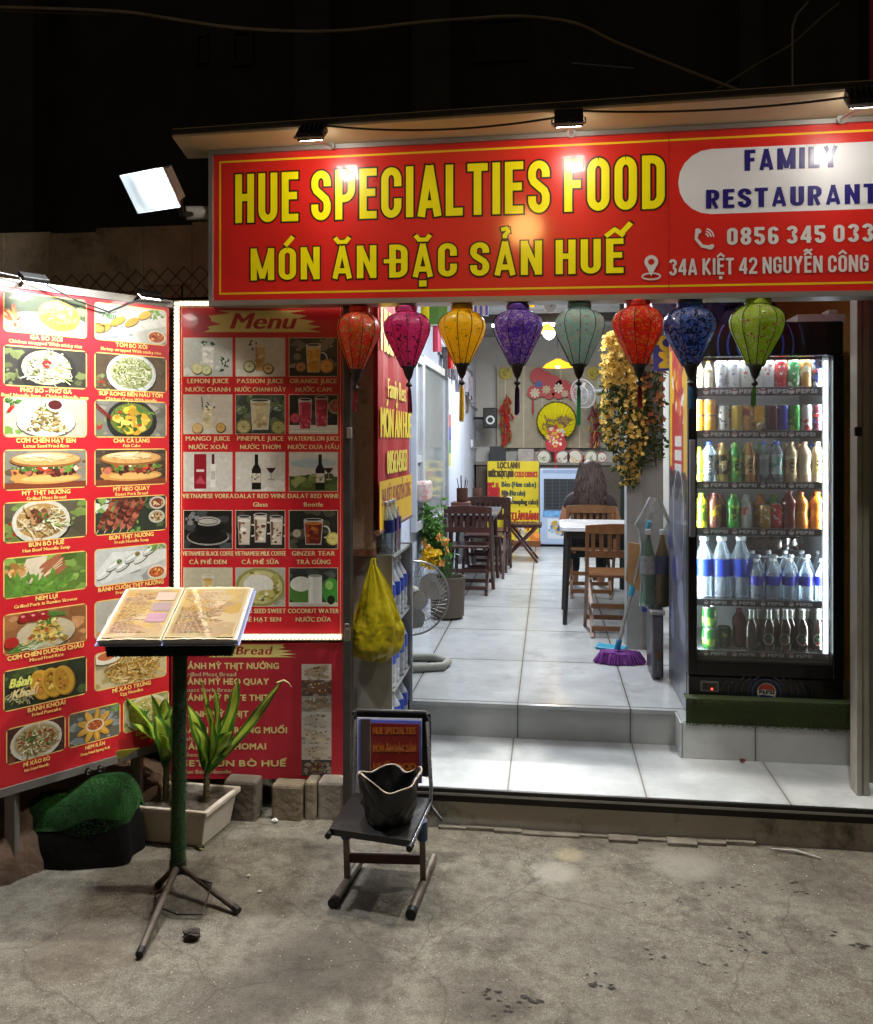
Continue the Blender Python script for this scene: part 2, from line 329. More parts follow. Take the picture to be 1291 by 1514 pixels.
class Paint:
    """flat print on a surface: coloured shapes in layers a hundredth of a millimetre apart"""
    def __init__(s, O, ex, ez, lift=.0004):
        s.O = Vector(O); s.ex = Vector(ex).normalized(); s.ez = Vector(ez).normalized(); s.n = s.ex.cross(s.ez).normalized()
        s.k = 0; s.lift = lift; s.v = []; s.f = []; s.c = []; s.win = None; s.fr = (0, 0, 1)
    def frame(s, x, z, w, h):
        """local picture 0..w/h by 0..1, clipped to its rectangle"""
        s.fr = (x, z, h); s.win = (x, x + w, z, z + h); s.asp = w / h; return s
    def noframe(s): s.fr = (0, 0, 1); s.win = None
    def raw(s, pts, col, bump=True):
        if s.win: pts = clip_poly(pts, *s.win)
        if len(pts) < 3: return
        if bump: s.k += 1
        k = len(s.v); q = s.lift + s.k * 1e-5
        s.v += [s.O + s.ex * x + s.ez * z + s.n * q for x, z in pts]; s.f.append(list(range(k, k + len(pts)))); s.c.append(hx(col) if isinstance(col, str) else col)
    def poly(s, pts, col): x, z, k = s.fr; s.raw([(x + a * k, z + b * k) for a, b in pts], col)
    def rect(s, x0, z0, x1, z1, col): s.poly([(x0, z0), (x1, z0), (x1, z1), (x0, z1)], col)
    def ell(s, cx, cz, rx, rz, col, rot=0, n=22, a0=0, a1=360):
        c, sn = math.cos(R(rot)), math.sin(R(rot)); P = []
        m = n if a1 - a0 >= 360 else n + 1
        for i in range(m):
            t = R(a0 + (a1 - a0) * i / n); x, z = rx * math.cos(t), rz * math.sin(t); P.append((cx + x * c - z * sn, cz + x * sn + z * c))
        s.poly(P, col)
    def rrect(s, x0, z0, x1, z1, r, col):
        P = []
        for cx, cz, a in ((x1 - r, z1 - r, 0), (x0 + r, z1 - r, 90), (x0 + r, z0 + r, 180), (x1 - r, z0 + r, 270)):
            for i in range(6): t = R(a + 18 * i); P.append((cx + r * math.cos(t), cz + r * math.sin(t)))
        s.poly(P, col)
    def line(s, pts, w, col):
        L = []; Rr = []
        for i, (x, z) in enumerate(pts):
            a = pts[max(i - 1, 0)]; b = pts[min(i + 1, len(pts) - 1)]; dx, dz = b[0] - a[0], b[1] - a[1]; l = math.hypot(dx, dz) or 1
            ww = w[i] if isinstance(w, (list, tuple)) else w
            L.append((x - dz / l * ww / 2, z + dx / l * ww / 2)); Rr.append((x + dz / l * ww / 2, z - dx / l * ww / 2))
        for i in range(len(pts) - 1):
            s.poly([L[i], Rr[i], Rr[i + 1], L[i + 1]], col)
            if i < len(pts) - 2: s.k -= 1
        if len(pts) > 2: s.k += 1
    def ring(s, cx, cz, rx, rz, w, col, a0=0, a1=360, n=28):
        s.line([(cx + rx * math.cos(R(a0 + (a1 - a0) * i / n)), cz + rz * math.sin(R(a0 + (a1 - a0) * i / n))) for i in range(n + 1)], w, col)
    def blob(s, cx, cz, r, col, jag=.35, n=9, sx=1.0):
        a = random.random() * 6
        s.poly([(cx + sx * r * (1 + random.uniform(-jag, jag)) * math.cos(a + 6.283 * i / n), cz + r * (1 + random.uniform(-jag, jag)) * math.sin(a + 6.283 * i / n)) for i in range(n)], col)
    def text(s, t, x, z, cap, col, width=None, al='l', bold=(.05, .03), sx=1.0, outline=None, shear=0, gap=.17, maxw=None):
        items = []; X = 0
        for ch in t:
            d = unicodedata.normalize('NFD', ch); b = d[0]; ms = list(d[1:])
            if b in 'Đđ': b = 'D' if b == 'Đ' else 'd'; ms = ['bar']
            P, Fc, w = glyph(b); items.append((X, P, Fc, marks(ms, w, b))); X += w + (gap if b != ' ' else .05)
        X -= gap
        if width: sx = width / (X * cap)
        if maxw: sx = min(sx, maxw / (X * cap))
        w = X * cap * sx; x -= {'l': 0, 'c': w / 2, 'r': w}[al]
        def put(dx, dz, c):
            s.k += 1
            for gx, P, Fc, mk in items:
                tr = lambda p: (x + (gx + p[0] + shear * p[1]) * cap * sx + dx, z + p[1] * cap + dz)
                for f in Fc: s.raw([tr(P[i]) for i in f], c, False)
                for q in mk: s.raw([tr(p) for p in q], c, False)
        bx, bz = bold[0] * cap, bold[1] * cap
        fine = outline is not None
        def smear(bx, bz, c, full):
            O = [(-bx, 0), (bx, 0), (0, 0)] if not full else [(bx * math.cos(R(a)) * (1.0 if a % 90 == 0 or fine else 1.15), bz * math.sin(R(a)) * (1.0 if a % 90 == 0 or fine else 1.15)) for a in range(0, 360, 45 if not fine else 15)] + [(bx * .5, 0), (-bx * .5, 0), (0, 0)]
            for dx, dz in O: put(dx, dz, c)
        if outline: smear(bx + outline[0] * cap, bz + outline[0] * cap, outline[1], True)
        smear(bx, bz, col, bool(outline) or bold[1] > .045)
        return w
    def block(s, t, x, z, cap, col, width, tw=.17, th=.135, outline=None, gap=.1):
        """heavy condensed signwriter's capitals drawn with a broad pen"""
        L = []; X = 0
        for ch in t:
            d = unicodedata.normalize('NFD', ch); b = d[0]; ms = list(d[1:])
            if b == 'Đ': b = 'D'; ms = ['bar']
            if b == ' ': X += .22; continue
            w, st = block_glyph(b, tw, th)
            mk = []
            for q in marks(ms, w, b): mk.append(q)
            L.append((X, st, mk)); X += w + gap
        X -= gap; sx = width / (X * cap)
        def put(e, c):
            for gx, st, mk in L:
                for pts in st:
                    P_ = [((gx + a) * cap * sx, b_ * cap) for a, b_ in pts]; n = len(P_)
                    hw, hh = tw * cap * sx / 2 + e, th * cap / 2 + e; A_ = []; B_ = []
                    if e:
                        for i0, i1 in ((0, 1), (-1, -2)):
                            dx, dz = P_[i0][0] - P_[i1][0], P_[i0][1] - P_[i1][1]; l = math.hypot(dx, dz); P_[i0] = (P_[i0][0] + dx / l * e, P_[i0][1] + dz / l * e)
                    for i in range(n):
                        a, b_ = P_[max(i - 1, 0)], P_[min(i + 1, n - 1)]; dx, dz = b_[0] - a[0], b_[1] - a[1]; l = math.hypot(dx, dz) or 1; nx, nz = -dz / l, dx / l
                        k = math.hypot(nx * hw, nz * hh) if abs(nx * nz) < .1 or n > 3 else min(hw, hh) * 1.02
                        A_.append((x + P_[i][0] + nx * k, z + P_[i][1] + nz * k)); B_.append((x + P_[i][0] - nx * k, z + P_[i][1] - nz * k))
                    s.k += 1
                    for i in range(n - 1): s.raw([A_[i], B_[i], B_[i + 1], A_[i + 1]], c, False)
                for q in mk:
                    cx = sum(p[0] for p in q) / len(q); cz = sum(p[1] for p in q) / len(q); g = 1.25; s.k += 1
                    def gr(v, m, e_): return v * m + (e_ if v > 0 else -e_)
                    s.raw([(x + (gx + cx) * cap * sx + gr((p[0] - cx) * cap * sx, g, e * .9), z + cz * cap + gr((p[1] - cz) * cap, g, e * .9)) for p in q], c, False)
        if outline: put(outline[0] * cap, outline[1])
        put(0, col)
    def build(s, name, parent, mat=None, lab=None):
        me = bpy.data.meshes.new(name); o = bpy.data.objects.new(name, me); COL.objects.link(o)
        o.parent = parent; I = MW[parent.name].inverted(); MW[o.name] = MW[parent.name]
        me.from_pydata([tuple(I @ v) for v in s.v], [], s.f); me.materials.append(mat or PRINT)
        at = me.color_attributes.new('Col', 'FLOAT_COLOR', 'CORNER'); buf = []
        for f, c in zip(s.f, s.c): buf += [c[0], c[1], c[2], 1.0] * len(f)
        at.data.foreach_set('color', buf)
        if lab: o['label'] = lab
        return o

def lerp(a, b, t): return a + (b - a) * t
def jit(col, a=.12):
    c = hx(col) if isinstance(col, str) else col; k = 1 + random.uniform(-a, a); return tuple(min(1, max(0, x * k)) for x in c)
Z3 = Vector((0, 0, 1))
FLOOR = .325; STEP1 = .16; YS1 = 3.57; YS2 = 4.22
# ================================================================ ground and steps
def ground():
    xs = [-40, -15, -6] + [-3.6 + .03 * i for i in range(214)] + [4, 8, 20, 40]
    ys = [-30, -10, -3, 0] + [1.0 + .03 * i for i in range(88)] + [3.66, 3.9, 6, 14, 40]
    rnd = random.Random(3); dents = []
    for px, py, n, r in ((1040, 1318, 5, .012), (1085, 1312, 4, .012), (1100, 1374, 6, .014), (1105, 1400, 4, .013), (1043, 1420, 5, .012), (965, 1412, 5, .012), (895, 1455, 7, .016), (735, 1470, 6, .015), (780, 1478, 7, .018), (750, 1490, 5, .014), (1230, 1385, 4, .012), (1275, 1400, 6, .018), (880, 1440, 4, .011), (985, 1325, 3, .01), (960, 1340, 3, .01), (1170, 1310, 5, .014), (1190, 1322, 4, .012)):
        p = onZ(px, py, 0)
        for _ in range(n): dents.append((p.x + rnd.gauss(0, .028), p.y + rnd.gauss(0, .02), r * rnd.uniform(.7, 1.3)))
    ph = [(rnd.uniform(1, 9), rnd.uniform(0, 6), rnd.uniform(0, 6.28)) for _ in range(10)]
    b = MB()
    for y in ys:
        for x in xs:
            z = -.004 + sum(math.sin(x * k * math.cos(a) + y * k * math.sin(a) + c) for k, a, c in ph) * .0005 + rnd.uniform(-.0007, .0007)
            b.v.append(Vector((x, y, z)))
    n = len(xs)
    for j in range(len(ys) - 1):
        for i in range(n - 1): b.f.append([j * n + i, j * n + i + 1, (j + 1) * n + i + 1, (j + 1) * n + i]); b.m.append(0)
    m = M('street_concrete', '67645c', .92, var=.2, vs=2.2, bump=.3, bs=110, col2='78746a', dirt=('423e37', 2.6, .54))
    nt = m.node_tree; N = nt.nodes; L = nt.links; bs = N['Principled BSDF']
    tc = N.new('ShaderNodeTexCoord')
    # fine grit, darker worn patches, and paw marks pressed in while it was wet
    v = N.new('ShaderNodeTexNoise'); v.inputs['Scale'].default_value = 240; v.inputs['Detail'].default_value = 3; L.new(tc.outputs['Object'], v.inputs['Vector'])
    r = N.new('ShaderNodeValToRGB'); r.color_ramp.elements[0].position = .36; r.color_ramp.elements[0].color = (.5, .5, .5, 1); r.color_ramp.elements[1].position = .66; r.color_ramp.elements[1].color = (1.3, 1.28, 1.22, 1)
    L.new(v.outputs['Fac'], r.inputs['Fac'])
    old = bs.inputs['Base Color'].links[0].from_socket
    mu = N.new('ShaderNodeMix'); mu.data_type = 'RGBA'; mu.blend_type = 'MULTIPLY'; mu.inputs['Factor'].default_value = .8; L.new(old, mu.inputs['A']); L.new(r.outputs['Color'], mu.inputs['B'])
    w = N.new('ShaderNodeTexNoise'); w.inputs['Scale'].default_value = 14; w.inputs['Detail'].default_value = 9; w.inputs['Roughness'].default_value = .8; L.new(tc.outputs['Object'], w.inputs['Vector'])
    r2 = N.new('ShaderNodeValToRGB'); r2.color_ramp.elements[0].position = .38; r2.color_ramp.elements[0].color = (.42, .38, .33, 1); r2.color_ramp.elements[1].position = .58; r2.color_ramp.elements[1].color = (1, 1, 1, 1)
    L.new(w.outputs['Fac'], r2.inputs['Fac'])
    m2 = N.new('ShaderNodeMix'); m2.data_type = 'RGBA'; m2.blend_type = 'MULTIPLY'; m2.inputs['Factor'].default_value = .8; L.new(mu.outputs['Result'], m2.inputs['A']); L.new(r2.outputs['Color'], m2.inputs['B'])
    # hairline cracks and pale cement patches
    wp = N.new('ShaderNodeTexNoise'); wp.inputs['Scale'].default_value = 3; wp.inputs['Detail'].default_value = 6; L.new(tc.outputs['Object'], wp.inputs['Vector'])
    av = N.new('ShaderNodeMix'); av.data_type = 'VECTOR'; av.inputs['Factor'].default_value = .22; L.new(tc.outputs['Object'], av.inputs['A']); L.new(wp.outputs['Color'], av.inputs['B'])
    vo = N.new('ShaderNodeTexVoronoi'); vo.feature = 'DISTANCE_TO_EDGE'; vo.inputs['Scale'].default_value = 1.7; L.new(av.outputs['Result'], vo.inputs['Vector'])
    cr = N.new('ShaderNodeValToRGB'); cr.color_ramp.elements[0].position = .0; cr.color_ramp.elements[0].color = (.35, .32, .3, 1); cr.color_ramp.elements[1].position = .007; cr.color_ramp.elements[1].color = (1, 1, 1, 1); L.new(vo.outputs['Distance'], cr.inputs['Fac'])
    m3 = N.new('ShaderNodeMix'); m3.data_type = 'RGBA'; m3.blend_type = 'MULTIPLY'; m3.inputs['Factor'].default_value = .6; L.new(m2.outputs['Result'], m3.inputs['A']); L.new(cr.outputs['Color'], m3.inputs['B'])
    pn = N.new('ShaderNodeTexNoise'); pn.inputs['Scale'].default_value = 1.6; pn.inputs['Detail'].default_value = 8; pn.inputs['Roughness'].default_value = .7; pm = N.new('ShaderNodeMapping'); pm.inputs['Location'].default_value = (4.3, 2.2, 0); L.new(tc.outputs['Object'], pm.inputs[0]); L.new(pm.outputs[0], pn.inputs['Vector'])
    pr = N.new('ShaderNodeValToRGB'); pr.color_ramp.elements[0].position = .58; pr.color_ramp.elements[0].color = (0, 0, 0, 1); pr.color_ramp.elements[1].position = .68; pr.color_ramp.elements[1].color = (.5, .5, .5, 1); L.new(pn.outputs['Fac'], pr.inputs['Fac'])
    m4 = N.new('ShaderNodeMix'); m4.data_type = 'RGBA'; L.new(pr.outputs['Color'], m4.inputs['Factor']); L.new(m3.outputs['Result'], m4.inputs['A']); m4.inputs['B'].default_value = (*hx('8d8a80'), 1)
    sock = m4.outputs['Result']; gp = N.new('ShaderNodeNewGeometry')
    for px, py, rad, col_, f_ in ((820, 1288, .11, '98958b', .55), (842, 1262, .07, '9a8d70', .45), (500, 1420, .3, '2f2a24', .55), (1215, 1300, .25, '38332c', .45), (720, 1475, .2, '3a352e', .5), (130, 1400, .26, '4a4034', .5), (1010, 1275, .16, '85827a', .5), (350, 1480, .22, '332d26', .45)):  # cement and oil patches; the largest dark one paints the chair's shadow into the ground
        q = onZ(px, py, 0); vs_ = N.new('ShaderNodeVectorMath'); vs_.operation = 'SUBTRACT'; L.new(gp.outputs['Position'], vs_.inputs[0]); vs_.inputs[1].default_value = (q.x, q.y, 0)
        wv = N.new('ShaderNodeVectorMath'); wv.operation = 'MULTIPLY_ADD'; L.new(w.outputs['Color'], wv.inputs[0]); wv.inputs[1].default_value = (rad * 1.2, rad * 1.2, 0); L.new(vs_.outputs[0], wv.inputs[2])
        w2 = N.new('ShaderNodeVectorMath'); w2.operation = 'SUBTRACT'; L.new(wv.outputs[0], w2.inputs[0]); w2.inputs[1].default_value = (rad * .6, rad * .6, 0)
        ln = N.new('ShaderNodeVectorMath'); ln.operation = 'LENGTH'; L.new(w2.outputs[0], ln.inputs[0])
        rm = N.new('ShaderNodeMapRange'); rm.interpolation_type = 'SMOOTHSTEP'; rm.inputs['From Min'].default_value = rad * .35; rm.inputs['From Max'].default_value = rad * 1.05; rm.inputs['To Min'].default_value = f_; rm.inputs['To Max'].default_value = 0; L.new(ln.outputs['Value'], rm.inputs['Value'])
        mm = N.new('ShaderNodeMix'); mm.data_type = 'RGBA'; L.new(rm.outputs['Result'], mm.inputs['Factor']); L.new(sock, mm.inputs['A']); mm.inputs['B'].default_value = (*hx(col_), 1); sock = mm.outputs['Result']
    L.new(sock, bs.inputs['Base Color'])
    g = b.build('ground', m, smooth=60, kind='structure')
    # dents as small real hollows with worn dark bottoms
    d = MB()
    for x, y, rr in dents:
        a0 = rnd.random() * 6; k = len(d.v)
        zz = .0
        P = [(x + .5 * rr * rnd.uniform(.4, 1.2) * math.cos(a0 + 6.283 * i / 9) * 1.35, y + .38 * rr * rnd.uniform(.4, 1.1) * math.sin(a0 + 6.283 * i / 9)) for i in range(9)]
        base = -.004 + sum(math.sin(x * q * math.cos(a) + y * q * math.sin(a) + c) for q, a, c in ph) * .0005 + .002
        d.add([(px, py, base) for px, py in P], [tuple(range(9))])
    o = d.build('dirt', M('dark_dirt', '28241f', .95, bump=.5, var=.4, vs=60), kind='stuff', lab='dark paw marks and dirt pressed into the concrete lane')
ground()

def tile_mat(name, tw, th, ox, oy, swap=None, base='a2a7aa', rough=.2):
    m = M(name, base, rough, var=.06, vs=3, bump=.03, bs=40, col2='b9bec0', dirt=('92989b', 2.2, .54))
    nt = m.node_tree; N = nt.nodes; L = nt.links; b = N['Principled BSDF']
    tc = N.new('ShaderNodeNewGeometry'); sp = N.new('ShaderNodeSeparateXYZ'); L.new(tc.outputs['Position'], sp.inputs[0])
    def line(sock, per, off, w):
        a = N.new('ShaderNodeMath'); a.operation = 'SUBTRACT'; L.new(sock, a.inputs[0]); a.inputs[1].default_value = off
        d = N.new('ShaderNodeMath'); d.operation = 'PINGPONG'; L.new(a.outputs[0], d.inputs[0]); d.inputs[1].default_value = per / 2
        e = N.new('ShaderNodeMath'); e.operation = 'LESS_THAN'; L.new(d.outputs[0], e.inputs[0]); e.inputs[1].default_value = w * 1.3; return e.outputs[0]
    outs = [line(sp.outputs['X'], tw, ox, .0026)]
    if th: outs.append(line(sp.outputs['Y'], th, oy, .0030))
    s = outs[0]
    if th:
        mx = N.new('ShaderNodeMath'); mx.operation = 'MAXIMUM'; L.new(outs[0], mx.inputs[0]); L.new(outs[1], mx.inputs[1]); s = mx.outputs[0]
    old = b.inputs['Base Color'].links[0].from_socket
    mi = N.new('ShaderNodeMix'); mi.data_type = 'RGBA'; L.new(s, mi.inputs['Factor']); L.new(old, mi.inputs['A']); mi.inputs['B'].default_value = (*hx('57534c'), 1)
    # grime creeping out from the joints
    dd = [n for n in N if n.type == 'MATH' and n.operation == 'PINGPONG']; gs = None
    for d in dd:
        r = N.new('ShaderNodeMapRange'); r.inputs['From Max'].default_value = .022; r.inputs['To Min'].default_value = .6; r.inputs['To Max'].default_value = 0; L.new(d.outputs[0], r.inputs['Value'])
        if gs is None: gs = r.outputs[0]
        else: q = N.new('ShaderNodeMath'); q.operation = 'MAXIMUM'; L.new(gs, q.inputs[0]); L.new(r.outputs[0], q.inputs[1]); gs = q.outputs[0]
    gn = N.new('ShaderNodeTexNoise'); gn.inputs['Scale'].default_value = 7; gn.inputs['Detail'].default_value = 8; L.new(tc.outputs['Position'], gn.inputs['Vector'])
    gm = N.new('ShaderNodeMath'); gm.operation = 'MULTIPLY'; L.new(gs, gm.inputs[0]); L.new(gn.outputs['Fac'], gm.inputs[1])
    gx = N.new('ShaderNodeMix'); gx.data_type = 'RGBA'; L.new(gm.outputs[0], gx.inputs['Factor']); L.new(mi.outputs['Result'], gx.inputs['A']); gx.inputs['B'].default_value = (*hx('6b6862'), 1)
    L.new(gx.outputs['Result'], b.inputs['Base Color']); return m
TILE = tile_mat('grey_white_tile', .535, .81, -.146, 4.235)
TILE_R = tile_mat('grey_riser_tile', .535, 0, -.146, 0, base='a6aaa8', rough=.35)
TILE_S = tile_mat('step_tile', .56, .74, -.165, 3.485, rough=.42, base='8f9496')

# floor slab of the shop with the raised part under the fridge
b = MB(); b.box((-1.2, YS2, .0), (2.2, 11.3, FLOOR)); b.box((.604, 4.05, 0.0), (1.352, YS2 - .0002, FLOOR)); b.mi = 1
b.box((-1.2, YS2 - .012, STEP1), (.603, YS2 - .0005, FLOOR - .022)); b.box((.606, 4.04, STEP1), (1.35, 4.0495, FLOOR - .004)); b.box((.594, 4.04, STEP1), (.6035, YS2 - .013, FLOOR - .004))
b.mi = 0; b.box((-1.2, YS2 - .02, FLOOR - .02), (.603, YS2 - .0004, FLOOR + .0005))
b.build('floor', [TILE, TILE_R], kind='structure', bevel=.002)
RISER = M('stained_concrete_riser', 'a5a29a', .9, var=.2, vs=4, bump=.4, bs=60, col2='b8b5ab', dirt=('4a453d', 3.4, .54))
b = MB(); b.box((-.70, YS1 + .01, -.05), (2.2, YS2, STEP1)); b.mi = 1; b.box((-.70, YS1, -.05), (2.2, YS1 + .0098, STEP1 - .05))
# kerb ledge along the foot of the step, broken at its right end
b.mi = 2
for i in range(11):
    x0 = -.45 + i * .115; h = .012 + random.uniform(-.005, .004); dd = .045 + random.uniform(-.025, .016)
    b.box((x0, YS1 - dd, -.03), (x0 + .1149, YS1 - .0004, h))
b.build('step', [TILE_S, RISER, M('old_mortar_ledge', '6d685e', .95, var=.3, vs=9, bump=.5, bs=50)], kind='structure', bevel=.003)
tr = thing('door_track', 'black metal sliding door track along the front edge of the tiled step', 'door track', (.4, YS1 - .005, .11))
MB().box((-.62, YS1 - .018, STEP1 - .05), (2.2, YS1 - .0005, STEP1 + .004)).build('rail', M('black_metal_track', '23211f', .35, .6, var=.3), tr, bevel=.003)
MB().box((-.62, YS1 - .026, STEP1 - .02), (2.2, YS1 - .0185, STEP1 - .012)).build('lip', M('worn_steel_lip', '8e8c88', .3, .8), tr)

# ================================================================ sign over the entrance
DL, DR = 3.70, 3.70 * 219 / 254
S_TL, S_TR, S_BL = onD(314, 228, DL), onD(1291, 178, DR), onD(316.5, 447, DL)
S_EX = (S_TR - S_TL).normalized(); S_N = S_EX.cross(Z3).normalized()
S_H = S_TL.z - S_BL.z; S_O = Vector((S_TL.x, S_TL.y, S_BL.z)); S_W = (S_TR - S_TL).length + .42
def uv(O, ex):
    n = ex.cross(Z3).normalized(); exh = Vector((ex.x, ex.y, 0)); l = exh.length; exh.normalize()
    def f(px, py):
        P = onP(px, py, O, n); x = (P - O).dot(exh) / l; return x, (P - O).z - x * ex.z
    return f
suv = uv(S_O, S_EX)
ALU = M('aluminium_frame', 'a8a8a6', .35, .7, var=.1)
sign = thing('shop_sign', 'long red shop sign with big yellow lettering hung over the restaurant entrance', 'sign', tuple(S_O))
def sp_(x, z, q=0): return S_O + S_EX * x + Z3 * z + S_N * q
def sbox(mb, x0, z0, x1, z1, q0, q1):
    P = [sp_(x, z, q) for q in (q0, q1) for x, z in ((x0, z0), (x1, z0), (x1, z1), (x0, z1))]
    return mb.add(P, [(0, 1, 2, 3), (7, 6, 5, 4), (0, 4, 5, 1), (1, 5, 6, 2), (2, 6, 7, 3), (3, 7, 4, 0)])
b = MB(); sbox(b, .006, .006, S_W - .006, S_H - .006, -.05, 0)
b.build('panel', M('red_sign_vinyl', 'd8251d', .3, coat=.8, var=.08, vs=3, bump=.02, bs=7), sign)
b = MB(); sbox(b, -.012, -.016, S_W + .01, .0055, -.09, .012); sbox(b, -.012, S_H - .0055, S_W + .01, S_H + .012, -.09, .012); sbox(b, -.012, .0057, .0055, S_H - .0057, -.09, .012); sbox(b, S_W - .0055, .0057, S_W + .01, S_H - .0057, -.09, .012)
b.build('frame', ALU, sign)
P = Paint(S_O, S_EX, Z3); YEL = 'fff200'; OUT = '2d1200'
i_ = .032; lw = .008
for a, c, d, e in ((i_, i_, S_W - i_, i_ + lw), (i_, S_H - i_ - lw, S_W - i_, S_H - i_), (i_, i_, i_ + lw, S_H - i_), (S_W - i_ - lw, i_, S_W - i_, S_H - i_)): P.rect(a, c, d, e, 'f2c81c')
x0, z0 = suv(1003, 318); x1, z1 = suv(1291, 205)
P.rrect(x0, z0, S_W - .08, z1 - .01, (z1 - .01 - z0) / 2 - .002, 'e6e8ee')
def sline(t, pl, pr, cappx, col, outline=None, tw=.17, th=.135, gap=.1):
    xa, za = suv(*pl); xb, zb = suv(*pr); c = suv(pl[0], pl[1] - cappx)[1] - za
    P.block(t, xa, (za + zb) / 2, c, col, xb - xa, tw, th, outline, gap)
sline('HUE SPECIALTIES FOOD', (348, 331), (983, 307), 72, YEL, (.035, OUT), .18, .15, .115)
sline('MÓN ĂN ĐẶC SẢN HUẾ', (371, 417), (922, 401), 47, YEL, (.045, OUT), .18, .16, .13)
sline('FAMILY', (1101, 253), (1239, 247), 31, '201574', None, .21, .18, .13)
sline('RESTAURANT', (1044, 309), (1297, 300), 28, '201574', None, .2, .18, .13)
sline('0856 345 033', (1075, 362), (1291, 357), 25, 'dcdcdc', None, .19, .18, .14)
sline('34A KIỆT 42 NGUYỄN CÔNG', (989, 409), (1284, 400), 24, 'dcdcdc', None, .165, .15, .1)
# telephone and map-pin marks
x, z = suv(1043, 353)
P.line([(x - .03, z + .028), (x - .034, z + .0), (x - .012, z - .028), (x + .02, z - .034)], [.014, .012, .012, .014], 'dcdcdc')
P.ell(x - .026, z + .03, .012, .009, 'dcdcdc', -30); P.ell(x + .02, z - .032, .013, .009, 'dcdcdc', 30)
for r_ in (.012, .022, .032): P.ring(x - .002, z + .006, r_, r_, .005, 'dcdcdc', 0, 80, 8)
x, z = suv(963, 395)
P.ell(x, z + .02, .026, .026, 'dcdcdc'); P.poly([(x - .024, z + .012), (x, z - .036), (x + .024, z + .012)], 'dcdcdc'); P.ell(x, z + .02, .012, .012, 'c51f1d'); P.ring(x, z - .036, .034, .012, .006, 'dcdcdc')
# join between the two vinyl sheets
x, _ = suv(989, 300); P.rect(x - .001, .006, x + .001, S_H - .006, '8f1414')
P.build('lettering', sign, PRINT_SHINY)

# canopy above the sign
C_FL = onD(255, 203, 3.535); C_FR = onD(1291, 133, 2.96); C_FR = C_FR + (C_FR - C_FL).normalized() * .5
bl = sp_(-.16, S_H + .016, -.09); br = sp_(S_W + .1, S_H + .016, -.09)
b = MB(); b.add([C_FL, C_FR, br, bl] + [p + Vector((0, 0, .035)) for p in (C_FL, C_FR, br, bl)], [(0, 1, 2, 3), (7, 6, 5, 4), (0, 4, 5, 1), (1, 5, 6, 2), (2, 6, 7, 3), (3, 7, 4, 0)])
canopy = thing('canopy', 'cream sheet metal canopy edge projecting above the red sign', 'canopy', tuple((C_FL + C_FR) / 2))
b.build('sheet', M('cream_canopy_sheet', 'cdbf9f', .55, var=.1, vs=4), canopy)
b = MB(); b.tube([C_FL + Vector((0, 0, .02)), C_FR + Vector((0, 0, .02))], .012, 6); b.build('gutter', M('dark_gutter', '1c1a18', .6), canopy)

# three floodlights on arms that light the sign, with their cable
BLK = M('black_lamp_housing', '141414', .45, .2, var=.3)
LENS = glow('lit_lamp_lens', 'fff6e8', 34)
fl_lab = ['black floodlight over HUE on the red sign, leftmost of three', 'black floodlight over FOOD on the red sign, middle of three', 'black floodlight above FAMILY RESTAURANT at the sign end']
FLP = []
for k, (px, py, D) in enumerate(((462, 198, 3.36), (841, 177, 3.16), (1276, 147, 2.93))):
    c = onD(px, py, D)
    t = thing('floodlight', fl_lab[k], 'floodlight', tuple(c), group='floodlights lighting the red sign')
    aim = (sp_((c - S_O).dot(S_EX), .36) - c).normalized(); FLP.append(c)
    side = aim.cross(Z3).normalized(); upv = side.cross(aim)
    T = Matrix(((side.x, aim.x, upv.x, c.x), (side.y, aim.y, upv.y, c.y), (side.z, aim.z, upv.z, c.z), (0, 0, 0, 1)))
    b = MB(); b.cbox((0, -.008, 0), (.105, .03, .085), T)
    for i in range(5): b.cbox((-.036 + i * .018, -.03, 0), (.004, .014, .06), T)
    b.build('housing', BLK, t, bevel=.003)
    MB().cbox((0, .0095, 0), (.088, .004, .068), T).build('lens', LENS, t)
    base = sp_((c - S_O).dot(S_EX) + .01, S_H + .004, .014)
    b = MB(); b.tube([T @ Vector((-.06, -.005, 0)), T @ Vector((-.06, -.01, -.05)), T @ Vector((.06, -.01, -.05)), T @ Vector((.06, -.005, 0))], .004, 6); b.tube([T @ Vector((0, -.01, -.05)), base], .007, 8); b.cyl(base, base + S_N * .01, .018)
    b.build('bracket', ALU, t)
    lamp('sign_floodlight_light', 'SPOT', c + aim * .016, (40, 40, 31)[k], (1, .93, .82), .03, to=c + aim + Vector((0, 0, -.12)), spot=178, blend=.5, falloff='Constant')
def sag(a, b_, s, n=14): a = Vector(a); b_ = Vector(b_); return [a.lerp(b_, i / n) - Vector((0, 0, s * 4 * (i / n) * (1 - i / n))) for i in range(n + 1)]
BLKW = M('black_cable', '0d0d0d', .5)
MB().tube(sag(FLP[0] + Vector((.05, .0, .03)), FLP[1] - Vector((.05, 0, -.01)), .03), .004, 6).build('cable', BLKW, lab='thin black cable sagging between left and middle sign floodlights', cat='cable')
MB().tube(sag(FLP[1] + Vector((.05, .0, .03)), FLP[2] - Vector((.05, 0, -.01)), .02), .004, 6).build('cable', BLKW, lab='thin black cable from middle sign floodlight to the right one', cat='cable')

